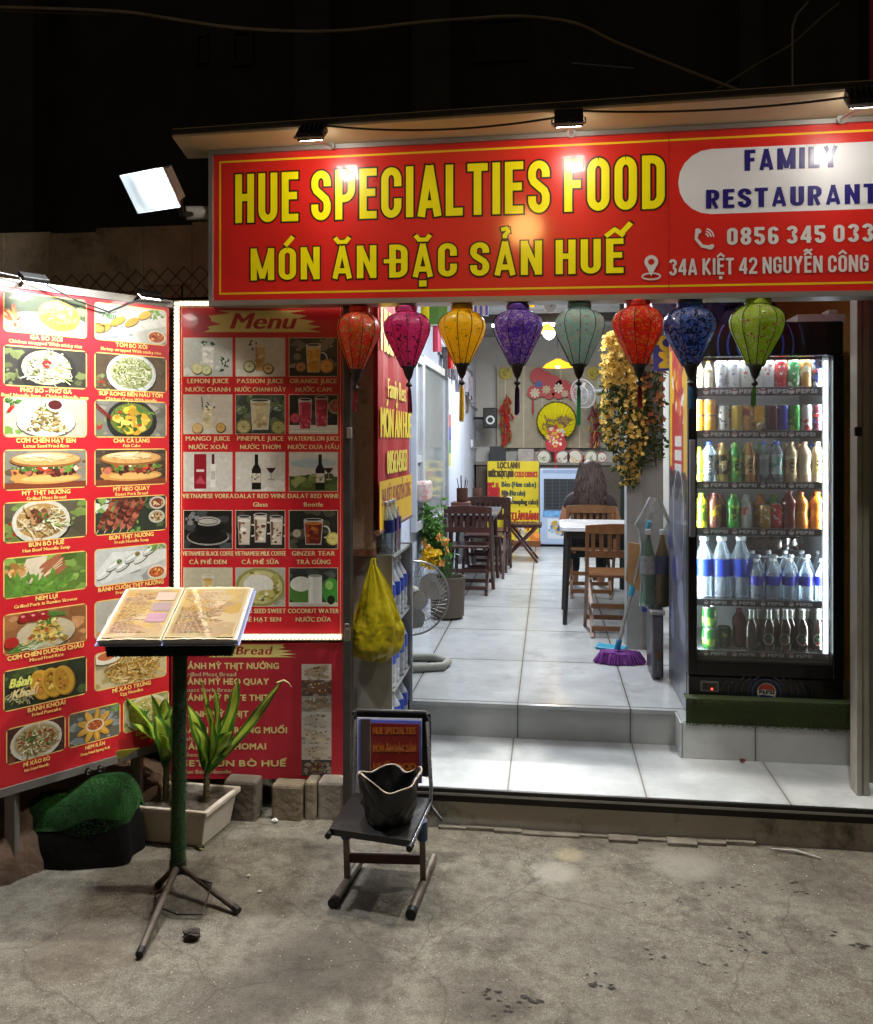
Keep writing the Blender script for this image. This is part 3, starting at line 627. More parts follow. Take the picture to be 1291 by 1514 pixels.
# the bright floodlight at the sign's left end, on a pipe stub
c = onD(224, 281, 3.12)
t = thing('floodlight', 'large lit white floodlight on the pipe at the left end of the sign', 'floodlight', tuple(c))
side = (RIGHT * 77 - UP * .6 - AHEAD * 40).normalized(); upv = (UP * 41.2 - RIGHT * 15 - AHEAD * 27); upv = (upv - side * upv.dot(side)).normalized(); aim = side.cross(upv)
T = Matrix(((side.x, aim.x, upv.x, c.x), (side.y, aim.y, upv.y, c.y), (side.z, aim.z, upv.z, c.z), (0, 0, 0, 1)))
T = T @ Matrix.Scale(.862, 4); b = MB(); b.cbox((0, -.045, 0), (.2, .04, .135), T); b.add([T @ Vector(p) for p in ((-.1, -.03, -.0675), (.1, -.03, -.0675), (.1, -.03, .0675), (-.1, -.03, .0675), (-.122, .012, -.085), (.122, .012, -.085), (.122, .012, .085), (-.122, .012, .085))], [(0, 1, 5, 4), (1, 2, 6, 5), (2, 3, 7, 6), (3, 0, 4, 7)])
b.build('housing', M('white_lamp_housing', 'c8ccd0', .4, .3), t)
b = MB(); b.cbox((0, .0105, 0), (.238, .003, .164), T); b.build('glass', glass('floodlight_glass', clear=.95), t)
b = MB(); b.cbox((0.022, -.024, 0.004), (.145, .006, .118), T); b.build('lens', glow('floodlight_lens', 'eefaff', 38), t)
b = MB(); b.add([T @ Vector(p) for p in ((-.098, -.026, -.066), (.098, -.026, -.066), (.098, -.026, .066), (-.098, -.026, .066), (-.12, .008, -.083), (.12, .008, -.083), (.12, .008, .083), (-.12, .008, .083))], [(0, 1, 2, 3), (0, 1, 5, 4), (1, 2, 6, 5), (2, 3, 7, 6), (3, 0, 4, 7)])
for i in range(7): b.bar(T @ Vector((-.09, -.022, -.05 + i * .0165)), T @ Vector((-.05, -.018, -.05 + i * .0165)), .003, .004)
b.build('reflector', glow('lamp_reflector', 'e4f6ff', 3.2), t)
MB().tube([T @ Vector((0, -.06, -.02)), T @ Vector((.03, -.12, -.05)), onD(268, 317, 3.62), onD(290, 316, 3.72)], .011, 8).build('arm', BLK, t)
lamp('street_floodlight_light', 'AREA', T @ Vector((0, .03, 0)), 92, (.97, .98, 1), .22, .15, to=T @ Vector((0, 1, 0)))
b = MB(); b.tube([onD(275, 315, 3.7), onD(314, 315, 3.74)], .029, 20, caps=False); b.tube([onD(276, 315, 3.7), onD(314, 315, 3.74)], .026, 20)
b.build('pipe', M('grey_plastic_pipe', '8f8d88', .5), smooth=40, lab='short grey plastic pipe sticking out at the left end of the sign', cat='pipe')
# ================================================================ printed pictures of dishes and drinks
def strokes(p, cx, cz, rx, rz, n, pal, ln, w, curl=.6, dirs=None):
    for _ in range(n):
        a = random.random() * 6.283; q = math.sqrt(random.random()); x, z = cx + rx * q * math.cos(a), cz + rz * q * math.sin(a)
        d = random.uniform(0, 6.283) if dirs is None else R(dirs) + random.gauss(0, .35)
        pts = [(x, z)]; l = ln * random.uniform(.5, 1.3)
        for i in range(3): d += random.gauss(0, curl); x += l / 3 * math.cos(d); z += l / 3 * math.sin(d) * .8; pts.append((x, z))
        p.line(pts, w * random.uniform(.6, 1.2), jit(random.choice(pal), .25))
def bits(p, cx, cz, rx, rz, n, pal, r, sx=1.2):
    for _ in range(n):
        a = random.random() * 6.283; q = math.sqrt(random.random())
        p.blob(cx + rx * q * math.cos(a), cz + rz * q * math.sin(a), r * random.uniform(.5, 1.3), jit(random.choice(pal), .25), .4, 6, sx)
def backdrop(p, c1, c2):
    A = p.asp; p.rect(0, 0, A, 1, c1)
    lt = hx(c1)[1] > .35
    for _ in range(9): p.blob(random.uniform(0, A), random.uniform(0, 1), random.uniform(.1, .3), jit(c1, .05 if lt else .35), .3, 12, 1.5)
    for _ in range(6 if lt else 22): p.blob(random.uniform(0, A), random.uniform(0, .4 if lt else 1), random.uniform(.03, .12), jit(c2, .06 if lt else .35), .4, 9, 1.7)
def leaf(p, x, z, l, a, col, wd=.35):
    c, s = math.cos(R(a)), math.sin(R(a)); Q = [(0, 0), (l * .35, l * wd * .5), (l, 0), (l * .35, -l * wd * .5)]
    p.poly([(x + u * c - v * s, z + u * s + v * c) for u, v in Q], jit(col, .2))
def herbs(p, x, z, r, n, col='3f6b26'):
    for _ in range(n): leaf(p, x + random.gauss(0, r * .5), z + random.gauss(0, r * .4), r * random.uniform(.5, 1.1), random.uniform(0, 360), col, .5)
def bowl(p, bg, bg2, rim, soup, pal, extra, n=150, cx=None, ln=.22):
    A = p.asp; cx = cx or A / 2; backdrop(p, bg, bg2)
    bits(p, .2, .2, .3, .3, 10, [bg2, '6d7a4a', '8a2a1a'], .06)
    p.ell(cx + .02, .44, .78, .6, '1a1410'); p.ell(cx, .48, .77, .58, rim); p.ell(cx, .5, .7, .5, jit(rim, .3)); p.ell(cx, .5, .66, .46, soup)
    strokes(p, cx, .5, .56, .36, n, pal, ln, .028)
    bits(p, cx, .5, .55, .36, 45, pal, .03)
    for kind, x, z in extra:
        if kind == 'chili': [p.ring(cx + x, z, .08 + .02 * i, .05 + .02 * i, .025, '8f1d14', 0, 300, 8) for i in range(3)]
        if kind == 'herb': herbs(p, cx + x, z, .14, 14)
        if kind == 'onion': strokes(p, cx + x, z, .16, .14, 14, ['c4c79a', '8ea05a', 'dcd9b8'], .36, .035, .08, -20)
        if kind == 'meat': bits(p, cx + x, z, .26, .16, 16, ['6e4028', '9a6a44', 'b88a5c', '54301e'], .08)
def heap(p, bg, bg2, plate, pal, grn, n=240, cx=None):
    A = p.asp; cx = cx or A / 2; backdrop(p, bg, bg2)
    p.ell(cx, .36, .8, .42, jit('555046', .2)); p.ell(cx, .39, .78, .4, plate)
    for i in range(n):
        q = random.random(); z = .16 + .62 * q; w = .62 * (1 - q * .75); p.blob(cx + random.uniform(-w, w) * .95, z + random.uniform(-.04, .04), random.uniform(.018, .045), jit(random.choice(pal), .25), .4, 6, 1.6)
    herbs(p, cx + .1, .78, .16, grn)
def sandwich(p, dark=False):
    A = p.asp; backdrop(p, '3a3026' if dark else '7a7466', '5e4c3a'); p.rect(0, 0, A, .16, '6b2f1c')
    for i in range(12): p.line([(0, .02 + i * .013), (A, .0 + i * .015)], .006, jit('8f4a2a', .3))
    p.poly([(.15, .5), (.25, .16), (1.5 if A > 1.5 else A * .9, .2), (A * .96, .55)], 'b8843e'); p.ell(A * .5, .27, A * .44, .16, 'c08c48'); p.ell(A * .55, .25, A * .36, .09, 'd6a862')
    bits(p, A * .5, .46, A * .42, .12, 60, ['4a1e14', '6b2c1c', '8d4630', '381510', 'a8604a', '52251a'], .075)
    bits(p, A * .5, .54, A * .42, .08, 26, ['d8d0b8', '51742e', '79954a', 'c53a22', '33541e'], .06)
    herbs(p, A * .3, .52, .18, 8, '486f2a'); herbs(p, A * .75, .56, .16, 7, '5f8a34')
    p.ell(A * .5, .74, A * .44, .19, '8d5a2c'); p.ell(A * .5, .78, A * .42, .17, 'c89a5c'); p.ell(A * .46, .83, A * .32, .1, 'e0bf8a'); p.ell(A * .4, .86, A * .18, .05, 'ecd6ac')
    strokes(p, A * .5, .8, A * .34, .1, 20, ['a8743c', 'e8cda0'], .2, .02, .2, 0)
def skewers(p):
    A = p.asp; backdrop(p, '2b3327', '4d5b3a'); bits(p, .3, .8, .3, .2, 20, ['c9cdb6', '6e8a4a'], .08)
    for k in range(5):
        x0, z0 = .02 + k * .23, .02; x1, z1 = x0 + .55, 1.0
        p.line([(x0, z0), (x1, z1)], .02, 'cdb98a')
        for i in range(16): t = .16 + i * .052; p.blob(lerp(x0, x1, t), lerp(z0, z1, t), random.uniform(.06, .095), jit(random.choice(['6a2c1f', '8a4632', '4a1b14', 'a35c44']), .2), .3, 8)
    for x, z, c in ((A - .28, .8, '7a3a26'), (A - .3, .4, '9a8a5e')): p.ell(x, z, .26, .19, 'b8b4a6'); p.ell(x, z, .2, .14, c); bits(p, x, z, .17, .11, 26, ['c8a676', 'd8c8a0', '5a2a18'], .03)
    herbs(p, A * .6, .04, .2, 14, '6f9a44')
def rolls(p, golden, n=6, radial=False):
    A = p.asp; backdrop(p, 'b9bbb6' if not radial else '5b5a50', '8a8f8e')
    if not radial: p.poly([(0, .35), (.2, .05), (A, .55), (A, .85), (.5, .9)], 'd0d2cc')
    cols = ['b8862e', 'd1a244', 'c79638'] if golden else ['c9cdc6', 'dcded8', 'b5bab4']
    for i in range(n):
        if radial: a = i * 6.283 / n; x, z = A / 2 + .36 * math.cos(a), .48 + .3 * math.sin(a); ang = math.degrees(a)
        else: x, z = .25 + i * (A - .5) / n, .32 + i * .5 / n + (i % 2) * .12; ang = 28
        p.ell(x + .01, z - .03, .25, .1, '4a3a22', ang, 14); p.ell(x, z, .25, .1, jit(random.choice(cols), .1), ang, 14); p.ell(x, z + .025, .2, .045, jit(cols[1], .08), ang, 12)
        e = (x + .2 * math.cos(R(ang)), z + .2 * math.sin(R(ang)))
        if not golden: p.ell(*e, .08, .075, '6f8a4c'); bits(p, *e, .06, .05, 7, ['3f5f24', '9a4a2c', 'd8d0b0'], .025)
    x, z = (A / 2, .5) if radial else (A - .3, .2)
    p.ell(x, z, .3, .2, 'd8cdb4'); p.ell(x, z, .25, .155, 'a8552a'); bits(p, x, z, .2, .12, 16, ['d8743a', '7a2a16', 'e0b060'], .03)
    herbs(p, A * .88, .9, .2, 12, '6c9440')
def omelette(p):
    A = p.asp; backdrop(p, '39432e', '6b7050'); p.ell(A * .5, .2, A * .62, .36, 'cfd0c4'); p.ell(A * .5, .24, A * .55, .3, 'e2e0d4')
    p.ell(A * .66, .5, .58, .4, '8a6a1c', -6); p.ell(A * .66, .52, .57, .39, 'c49d36', -6); p.ell(A * .64, .6, .48, .28, 'd6b24c', -6); bits(p, A * .66, .52, .5, .33, 60, ['b58a2a', 'e0c068', 'a07820', 'cfaa48'], .05)
    for i in range(16): leaf(p, .28, .26, random.uniform(.2, .5), random.uniform(20, 165), random.choice(['d8602a', 'e88a4a', 'b8401c', 'e8c8a0']), .28)
    bits(p, .3, .14, .3, .08, 20, ['7ea03c', 'b4c46a', '7a4a26'], .05)
def pancake(p):
    A = p.asp; backdrop(p, '2e3524', '4a5a30'); strokes(p, .5, .35, .36, .3, 50, ['d8d4b8', 'bcae7a', '8aa04a'], .26, .028)
    for i in range(3):
        x = .95 + i * .3; p.ell(x, .48, .3, .42, '9a7420', 18); p.ell(x - .02, .5, .28, .4, 'cf9f3a', 18); p.ell(x - .07, .52, .18, .32, 'b98a2c', 18); bits(p, x - .06, .5, .12, .24, 14, ['e3c46a', '8f5a22', 'd87a3a'], .04)
def glassdrink(p, bg, bg2, cols, fruit, dark=False, n=1, w=.34, table=None, leafy=False, handle=False, tall=.62):
    A = p.asp; backdrop(p, bg, bg2)
    if table: p.rect(0, 0, A, .22, table); [p.line([(0, .05 * i), (A, .05 * i + .02)], .008, jit(table, .4)) for i in range(4)]
    if leafy:
        for _ in range(60): leaf(p, random.uniform(0, A), random.uniform(.1, 1), random.uniform(.15, .4), random.uniform(0, 360), random.choice(['2c3a34', '4b5c50', '8f9a84', '5d7048']), .3)
    for i in range(n):
        x = A / 2 + (i - (n - 1) / 2) * w * 1.25; z0 = .1 + .06 * (i % 2); z1 = z0 + tall
        if handle: p.ring(x + w * .6, (z0 + z1) / 2 + .06, .13, .15, .04, 'c8c8bc', -100, 100, 12)
        p.poly([(x - w * .42, z0), (x + w * .42, z0), (x + w * .52, z1 + .1), (x - w * .52, z1 + .1)], 'c9cdc4' if not dark else 'a9a49a')
        p.poly([(x - w * .37, z0 + .03), (x + w * .37, z0 + .03), (x + w * .46, z1), (x - w * .46, z1)], cols[0])
        p.poly([(x - w * .38, z0 + .05), (x - w * .2, z0 + .05), (x - w * .26, z1 - .03), (x - w * .44, z1 - .03)], cols[1]); p.ell(x, z1, w * .46, .045, cols[2]); p.ell(x, z1 + .1, w * .5, .04, 'dadcd2'); p.ell(x, z1 + .1, w * .45, .03, jit(bg, .1))
        bits(p, x, (z0 + z1) / 2, w * .34, tall * .4, 16, cols, .05)
    for x, z, r, c, c2 in fruit:
        p.ell(x + .01, z - .02, r * 1.05, r, '3a352c'); p.ell(x, z, r, r * .95, c); p.ell(x, z, r * .8, r * .75, c2)
        for k in range(8): p.line([(x, z), (x + r * .75 * math.cos(k * .785), z + r * .7 * math.sin(k * .785))], r * .07, c)
def wine(p, scene=False, glass_=True, red=False):
    A = p.asp; backdrop(p, 'c9c8be', 'd4d3ca')
    if scene: p.rect(0, 0, A, .38, '4d5a2c'); bits(p, A / 2, .3, A * .5, .1, 30, ['6a7a3a', '38461f', '8a945a'], .1); p.ell(A * .5, .72, .6, .12, 'a8bcc0')
    x = A * (.42 if not scene else .64)
    if red: p.rect(x - .26, .06, x + .06, .96, '8f1626'); p.rect(x - .2, .5, x, .56, 'd8d0c8'); p.poly([(x - .24, .2), (x - .1, .4), (x + .05, .18)], 'b8485a'); p.rect(x + .17, .1, x + .3, .7, 'dedfd8'); p.rect(x + .2, .7, x + .27, .96, '4a1c20'); p.rect(x + .18, .3, x + .29, .52, 'b9b9b2'); return
    p.poly([(x - .12, .04), (x + .12, .04), (x + .12, .56), (x + .045, .7), (x + .045, .95), (x - .045, .95), (x - .045, .7), (x - .12, .56)], '14120f'); p.rect(x - .11, .22, x + .11, .46, 'c9c4b4'); strokes(p, x, .34, .08, .08, 8, ['2a2620'], .1, .015)
    gx = x + .38 if not scene else x + .22
    p.poly([(gx - .16, .66), (gx + .16, .66), (gx + .04, .46), (gx - .04, .46)], 'c4c2ba'); p.poly([(gx - .13, .6), (gx + .13, .6), (gx + .03, .47), (gx - .03, .47)], '2b0d10'); p.rect(gx - .012, .3, gx + .012, .46, '8a8880'); p.ell(gx, .3, .09, .02, '9a988e')
def coffee(p):
    A = p.asp; backdrop(p, '1b1b19', '3d4242'); p.ell(A * .5, .3, .56, .22, '8f8f88'); p.ell(A * .5, .32, .53, .2, '141412'); p.ring(A * .8, .52, .12, .16, .04, '1e1e1c', -100, 100)
    p.poly([(A * .5 - .34, .72), (A * .5 + .34, .72), (A * .5 + .22, .3), (A * .5 - .22, .3)], '0e0e0c'); p.ell(A * .5, .72, .36, .14, '55554e'); p.ell(A * .5, .72, .33, .12, 'a9a89e'); p.ring(A * .5, .72, .26, .08, .02, '2a2a26'); bits(p, A * .2, .8, .25, .15, 14, ['4a4c48', '77797a', '101010'], .06)
def soupcup(p):
    A = p.asp; backdrop(p, 'a9ab9a', '8f9282'); p.ell(A / 2, .5, .66, .52, '8a8a4a'); p.ell(A / 2, .5, .58, .44, 'b6b380'); bits(p, A / 2, .5, .52, .38, 60, ['a6a35a', '8a8640', 'c9c690', '77722e'], .07); p.ell(A / 2 - .05, .56, .4, .27, 'cfcfc2'); bits(p, A / 2, .3, .3, .1, 12, ['b0a860', 'd6d2aa'], .08)
def bread_pic(p, k):
    A = p.asp; backdrop(p, ['b3ada2', '4a3c34', '8c8a80', 'a8a8a0', 'b0a8a0', 'b8b0a4', '3a3430'][k % 7], '8a7c70')
    if k == 6: p.ell(A / 2, .5, .42, .42, '6a6258'); p.ell(A / 2, .5, .36, .36, '2e2016'); bits(p, A / 2, .5, .3, .3, 26, ['6a4a36', '8a3a2a', '9a8a6a'], .06); return
    for i in range(3): p.ell(A * .5 + random.uniform(-.12, .12), .3 + i * .2, A * .42, .14, jit(['9a8a70', '6a4630', '7a6a58', 'a8a294', 'b0a48c', 'b8ac98'][k % 6], .2), random.uniform(-18, 18)); bits(p, A / 2, .36 + i * .2, A * .34, .06, 9, ['4a2e20', '6b3a2a', '8a8a70', 'cfc6b0'], .05)

# ================================================================ red food board on the left
B_R = onD(250, 455, 3.652); LB_EX = Vector((.562, .827, 0)).normalized()
LB_W = .755; LB_O = Vector((B_R.x, B_R.y, .338)) - LB_EX * LB_W; LB_H = 1.825; LB_N = LB_EX.cross(Z3)
luv = uv(LB_O, LB_EX)
lb = thing('food_board', 'tall red board of dish pictures standing at an angle on the left', 'menu board', tuple(LB_O + LB_EX * LB_W / 2))
def lbp(x, z, q=0): return LB_O + LB_EX * x + Z3 * z + LB_N * q
def pbox(mb, O, ex, n, x0, z0, x1, z1, q0, q1):
    Q = [O + ex * x + Z3 * z + n * q for q in (q0, q1) for x, z in ((x0, z0), (x1, z0), (x1, z1), (x0, z1))]
    return mb.add(Q, [(0, 1, 2, 3), (7, 6, 5, 4), (0, 4, 5, 1), (1, 5, 6, 2), (2, 6, 7, 3), (3, 7, 4, 0)])
REDV = M('red_menu_vinyl', 'b81824', .4, coat=.35, var=.08, vs=4, bump=.03, bs=9)
b = MB(); pbox(b, LB_O, LB_EX, LB_N, 0, 0, LB_W, LB_H, -.03, 0); b.build('board', REDV, lb)
b = MB(); pbox(b, LB_O, LB_EX, LB_N, -.02, -.03, LB_W + .015, -.0005, -.035, .008); pbox(b, LB_O, LB_EX, LB_N, -.02, LB_H + .0005, LB_W + .015, LB_H + .03, -.035, .004); pbox(b, LB_O, LB_EX, LB_N, -.02, 0, -.0005, LB_H, -.035, .004)
b.build('frame', M('grey_steel_frame', '77746e', .5, .5), lb)
GOLD = 'e9c36c'
LT = Paint(LB_O, LB_EX, Z3)
rowz = [EYE - (y - 652) * 3.246 / 1280 for y in (437, 515, 589, 666, 742, 822, 903, 984)]
c1 = (luv(6.5, 600)[0], luv(127, 600)[0]); c2 = (luv(141, 600)[0], luv(245, 600)[0])
capz = [('GÀ BÓ XÔI', 'Chicken wrapped With sticky rice'), ('PHỞ BÒ - PHỞ GÀ', 'Beef Noodle Soup - Chicken Noodle soup'), ('CƠM CHIÊN HẠT SEN', 'Lotus Seed Fried Rice'), ('MỲ THỊT NƯỚNG', 'Grilled Meat Bread'), ('BÚN BÒ HUẾ', 'Hue Beef Noodle Soup'), ('NEM LỤI', 'Grilled Pork In Bambo Skewer'), ('CƠM CHIÊN DƯƠNG CHÂU', 'Mixed Fred Rice'), ('BÁNH KHOÁI', 'Fried Pancake')]
capr = [('TÔM BÓ XÔI', 'Shrimp wrapped With sticky rice'), ('SÚP RONG BIỂN NẤU TÔM', 'Chicken Curry With noodle'), ('CHẢ CÁ LĂNG', 'Fish Cake'), ('MỲ HEO QUAY', 'Roast Pork Bread'), ('BÚN THỊT NƯỚNG', 'Fresh Noodle Soup'), ('BÁNH CUỐN THỊT NƯỚNG', 'Fresh Spring Rolls'), ('', 'Fried Rice'), ('MÌ XÀO TRỨNG', 'Egg Noodles')]
recL = [omelette,
        lambda p: bowl(p, '2e2c26', '5a6238', '23211d', 'a49c80', ['b9b294', 'd3cdb4', '8a8468', 'e0dcc8', '5f6a3a'], [('onion', .3, .4), ('chili', .0, .6)]),
        lambda p: (heap(p, 'a9a390', '6d8a3a', 'cfcbb8', ['c9b888', 'b59a62', '6a5a36', 'e0d4ac', '8f7a48'], 10), p.ell(1.3, .84, .24, .18, 'cfcfc4'), p.ell(1.3, .84, .19, .13, '4a1410'), herbs(p, .15, .9, .2, 10), [leaf(p, .05, .6 + .05 * i, .3, 40, 'b01c14', .2) for i in range(2)]),
        lambda p: sandwich(p),
        lambda p: (bowl(p, '55503c', '6f8440', 'c2bfae', 'a8854c', ['c9b68a', 'd9cda8', 'b8a070', 'e3dcc4', '8f6a3a'], [('meat', -.1, .62), ('herb', .1, .55), ('onion', .25, .45)], cx=.95), None),
        lambda p: (backdrop(p, '55702c', '7d9a48'), p.poly([(.35, .3), (.55, .95), (1.1, 1.0), (.95, .3)], 'cdbfa4'), [p.ell(1.2 + .04 * i, .84 - i * .11, .36, .07, jit('9a5c3c', .2), 28) for i in range(4)], [p.line([(.9, .38), (1.5, .72 + .08 * i)], .02, 'd9cba4') for i in range(3)], bits(p, .3, .7, .28, .14, 22, ['c99a5a', 'e0c48e', 'a8763a'], .08), [herbs(p, .15 + .2 * i, .2, .3, 12, '5d8a32') for i in range(7)]),
        lambda p: (heap(p, '8a5a34', 'a87a50', 'b9ad8c', ['d0b460', 'c3a44c', 'e3cf8a', 'a8873a', '6b7a34', 'b4502a'], 12), [(p.ell(.5 + .26 * i, .87, .17, .13, '8d1a1c'), p.ell(.46 + .26 * i, .91, .05, .03, 'd88a86')) for i in range(3)], [p.line([(1.1, .95 - .03 * i), (1.6, .88 - .03 * i)], .02, '3f7a34') for i in range(4)], p.ell(.16, .28, .2, .14, 'a3231f'), strokes(p, .4, .06, .4, .05, 16, ['4f7a34', 'c9cfae'], .4, .03, .05, 12)),
        pancake]
recR = [lambda p: (rolls(p, True, 4), p.ell(.1, .3, .2, .16, '6b5a34'), p.ell(.1, .3, .15, .11, 'a8803a')),
        lambda p: bowl(p, '4a3c2a', '6a5a3a', 'b0b4b0', '9aa070', ['b9bc8c', 'd0d2b0', '7d8a44', 'c6c8a0', '5d6a30'], [], 190),
        lambda p: (bowl(p, '6b6a60', '8a8678', '1d1f1e', '5c6a2a', ['4d7a2c', '79a040', '33561e'], [], 60), bits(p, p.asp / 2, .48, .5, .34, 34, ['c9a834', 'dcc05a', 'b08a24'], .1), bits(p, p.asp / 2, .5, .5, .34, 16, ['a8281a', '3f6a24', '2e4a1c'], .06), p.line([(0, .92), (.5, .5)], .03, '7a1a18'), p.line([(0, .84), (.48, .46)], .025, '8f2420')),
        lambda p: sandwich(p, True), skewers, lambda p: rolls(p, False, 6),
        lambda p: heap(p, 'a8a598', 'c4823a', 'd6cfbe', ['c98a3a', 'd9b060', 'b0702c', '8a4a20'], 8),
        lambda p: (backdrop(p, 'bcae88', 'a8935a'), strokes(p, p.asp / 2, .42, .85, .44, 260, ['cda24a', 'b98a34', 'dfc078', '8f6a24', 'e6d096'], .34, .03, .5, 15), p.ell(.3, .88, .46, .2, 'd8d2bc'), p.ell(.3, .9, .26, .11, 'b8663a'))]
def food(x0, x1, z1, h, rec):
    p = Paint(LB_O, LB_EX, Z3); p.rrect(x0 - .004, z1 - h - .004, x1 + .004, z1 + .004, .017, GOLD); p.frame(x0, z1 - h, x1 - x0, h); rec(p)
    k = p.fr[2]   # rounded printed corners in the board's red
    p.build('dish_picture', lb, PRINT_PIC)
for i in range(8):
    z = rowz[i] - LB_O.z
    for (xa, xb), rec, cp in ((c1, recL, capz), (c2, recR, capr)):
        food(xa, xb, z, .142, rec[i]); xm = (xa + xb) / 2; a, e = cp[i]
        wmax = (xb - xa) * 1.1
        if a: LT.text(a, xm, z - .142 - .0235, .0155, GOLD, al='c', bold=(.06, .05), maxw=wmax * .97)
        LT.text(e, xm, z - .142 - .0425, .0125, GOLD, al='c', bold=(.06, .03), maxw=wmax)
zb = EYE - (1068 - 652) * 3.246 / 1280 - LB_O.z
xs_ = [luv(9, 1100)[0], luv(97, 1100)[0], luv(101, 1090)[0], luv(178, 1090)[0], luv(182, 1080)[0], luv(250, 1080)[0]]
lasts = [(lambda p: bowl(p, '4a2a22', '6a3a2a', 'cfc8b4', 'a89868', ['cbb888', 'e0d6b4', '9a8a54', '6a7a3a', 'a8401f'], [('herb', -.2, .6)], 130), 'MÌ XÀO BÒ', 'Stir Fried Noodle'), (lambda p: rolls(p, True, 9, True), 'NEM RÁN', 'Deep Fried Spring Roll'), (lambda p: bowl(p, '8a8a5a', 'b0aa70', 'd0ccb4', 'b9a860', ['d0c480', '8fa04a', 'e0dcb4'], [('herb', 0, .5)], 70), 'CƠM RANG', 'Fried Rice')]
for k in range(3):
    food(xs_[2 * k] + .004, xs_[2 * k + 1] - .004, zb, .125, lasts[k][0]); xm = (xs_[2 * k] + xs_[2 * k + 1]) / 2
    LT.text(lasts[k][1], xm, zb - .15, .014, GOLD, al='c', bold=(.06, .05), sx=.9); LT.text(lasts[k][2], xm, zb - .17, .0105, GOLD, al='c', bold=(.08, .03), sx=.8)
x, z = (c1[0] + .015, rowz[7] - LB_O.z - .06); LT.k += 20; LT.lift += .004
LT.text('Bánh', x, z, .03, 'd9dc6a', bold=(.07, .05), shear=.3, sx=.9); LT.text('Khoái', x + .01, z - .04, .028, 'd9c48a', bold=(.06, .05), shear=.3, sx=.9)
x, z = (c2[0] + .018, rowz[0] - LB_O.z - .055); LT.text('Tôm', x, z, .022, '4d7a3c', bold=(.06, .03), shear=.3); LT.text('bó xôi', x + .0, z - .03, .018, 'b08a3c', bold=(.06, .03), shear=.3)
LT.build('lettering', lb)
# small floodlights on the top edge shining down on the pictures
for k, (x, lab) in enumerate(((.14, 'small black floodlight on the top edge of the food board, left one'), (.60, 'small lit floodlight on the top right corner of the food board'))):
    c = lbp(x, LB_H + .014, .11); t = thing('board_floodlight', lab, 'floodlight', tuple(c), group='floodlights on the food board')
    aim = (-LB_N * .6 + Vector((0, 0, -1))).normalized(); side = LB_EX; upv = side.cross(aim)
    T = Matrix(((side.x, aim.x, upv.x, c.x), (side.y, aim.y, upv.y, c.y), (side.z, aim.z, upv.z, c.z), (0, 0, 0, 1)))
    b = MB(); b.cbox((0, -.012, 0), (.095, .018, .05), T); b.build('housing', BLK, t, bevel=.003)
    MB().cbox((0, .0, 0), (.08, .004, .038), T).build('lens', glow('board_lamp_lens', 'fffaf0', 25), t)
    MB().tube([c - LB_N * .02 + Vector((0, 0, .02)), lbp(x, LB_H + .02, .02), lbp(x, LB_H + .01, .004)], .007, 8).build('bracket', BLK, t)
    lamp('food_board_light', 'SPOT', c + aim * .01, 2.2 if k == 0 else 2.4, (1, .95, .88), .04, to=c + aim - LB_N * .15, spot=165, blend=.5, falloff='Linear')
MB().tube([lbp(-.02, LB_H + .05, .02), lbp(.2, LB_H + .03, .03), lbp(.34, LB_H - .02, .02), lbp(.48, LB_H - .05, .012), lbp(.6, LB_H + .01, .02), lbp(.75, LB_H + .02, .02)], .004, 6).build('cable', BLKW, lab='black cable drooping along the top of the food board', cat='cable')

# ================================================================ drinks menu and bread menu
PD = 3.75; PS = PD / 1280
MP_O = onD(258, 1156, PD); MP_N = RIGHT.cross(Z3)
def mu_(px, py): return (px - 258) * PS, (1156 - py) * PS
mb_ = thing('drinks_menu', 'red drinks menu with fifteen pictures framed by glowing light strips', 'menu board', tuple(MP_O + RIGHT * .35))
x0, z0 = mu_(262, 944); x1, z1 = mu_(507, 449)
b = MB(); pbox(b, MP_O, RIGHT, MP_N, x0, z0, x1, z1, -.03, 0); b.build('board', REDV, mb_)
LEDM = glow('warm_white_leds', 'fff0c8', 4.2)
b = MB()
for k, (pa, pb) in enumerate((((262, 447), (262, 944)), ((266, 449), (506, 449)), ((266, 941), (505, 941)))):
    A_ = Vector(mu_(*pa)); B_ = Vector(mu_(*pb)); n = int((B_ - A_).length / .0165)
    for i in range(n):
        q = A_.lerp(B_, (i + .5) / n); o = MP_O + RIGHT * q.x + Z3 * q.y + MP_N * .012
        s_ = .0075 if k else .0085; e = .0036
        b.add([o + RIGHT * sx * (s_ if not k else e) + Z3 * sz * (e if not k else s_) + MP_N * sn * .005 for sn in (-1, 1) for sx, sz in ((-1, -1), (1, -1), (1, 1), (-1, 1))], [(3, 2, 1, 0), (4, 5, 6, 7), (0, 1, 5, 4), (1, 2, 6, 5), (2, 3, 7, 6), (3, 0, 4, 7)])
o = b.build('led_strip', LEDM, mb_)
b = MB()
for pa, pb in (((258, 449), (266, 941)), ((258, 445), (507, 453)), ((258, 937), (506, 946))):
    xa, za = mu_(pa[0], pb[1]); xb, zb_ = mu_(pb[0], pa[1]); pbox(b, MP_O, RIGHT, MP_N, xa, za, xb, zb_, .0008, .0055)
b.build('strip_holder', M('clear_strip_plastic', 'cfcab8', .3), mb_)
MT = Paint(MP_O, RIGHT, Z3)
CREAM = 'd8c48e'
xa, za = mu_(268, 938); xb, zb_ = mu_(504, 454)
for q in ((xa, za, xa + .003, zb_), (xb - .003, za, xb, zb_), (xa, za, xb, za + .003), (xa, zb_ - .003, xb, zb_)): MT.rect(*q, 'd8a080')
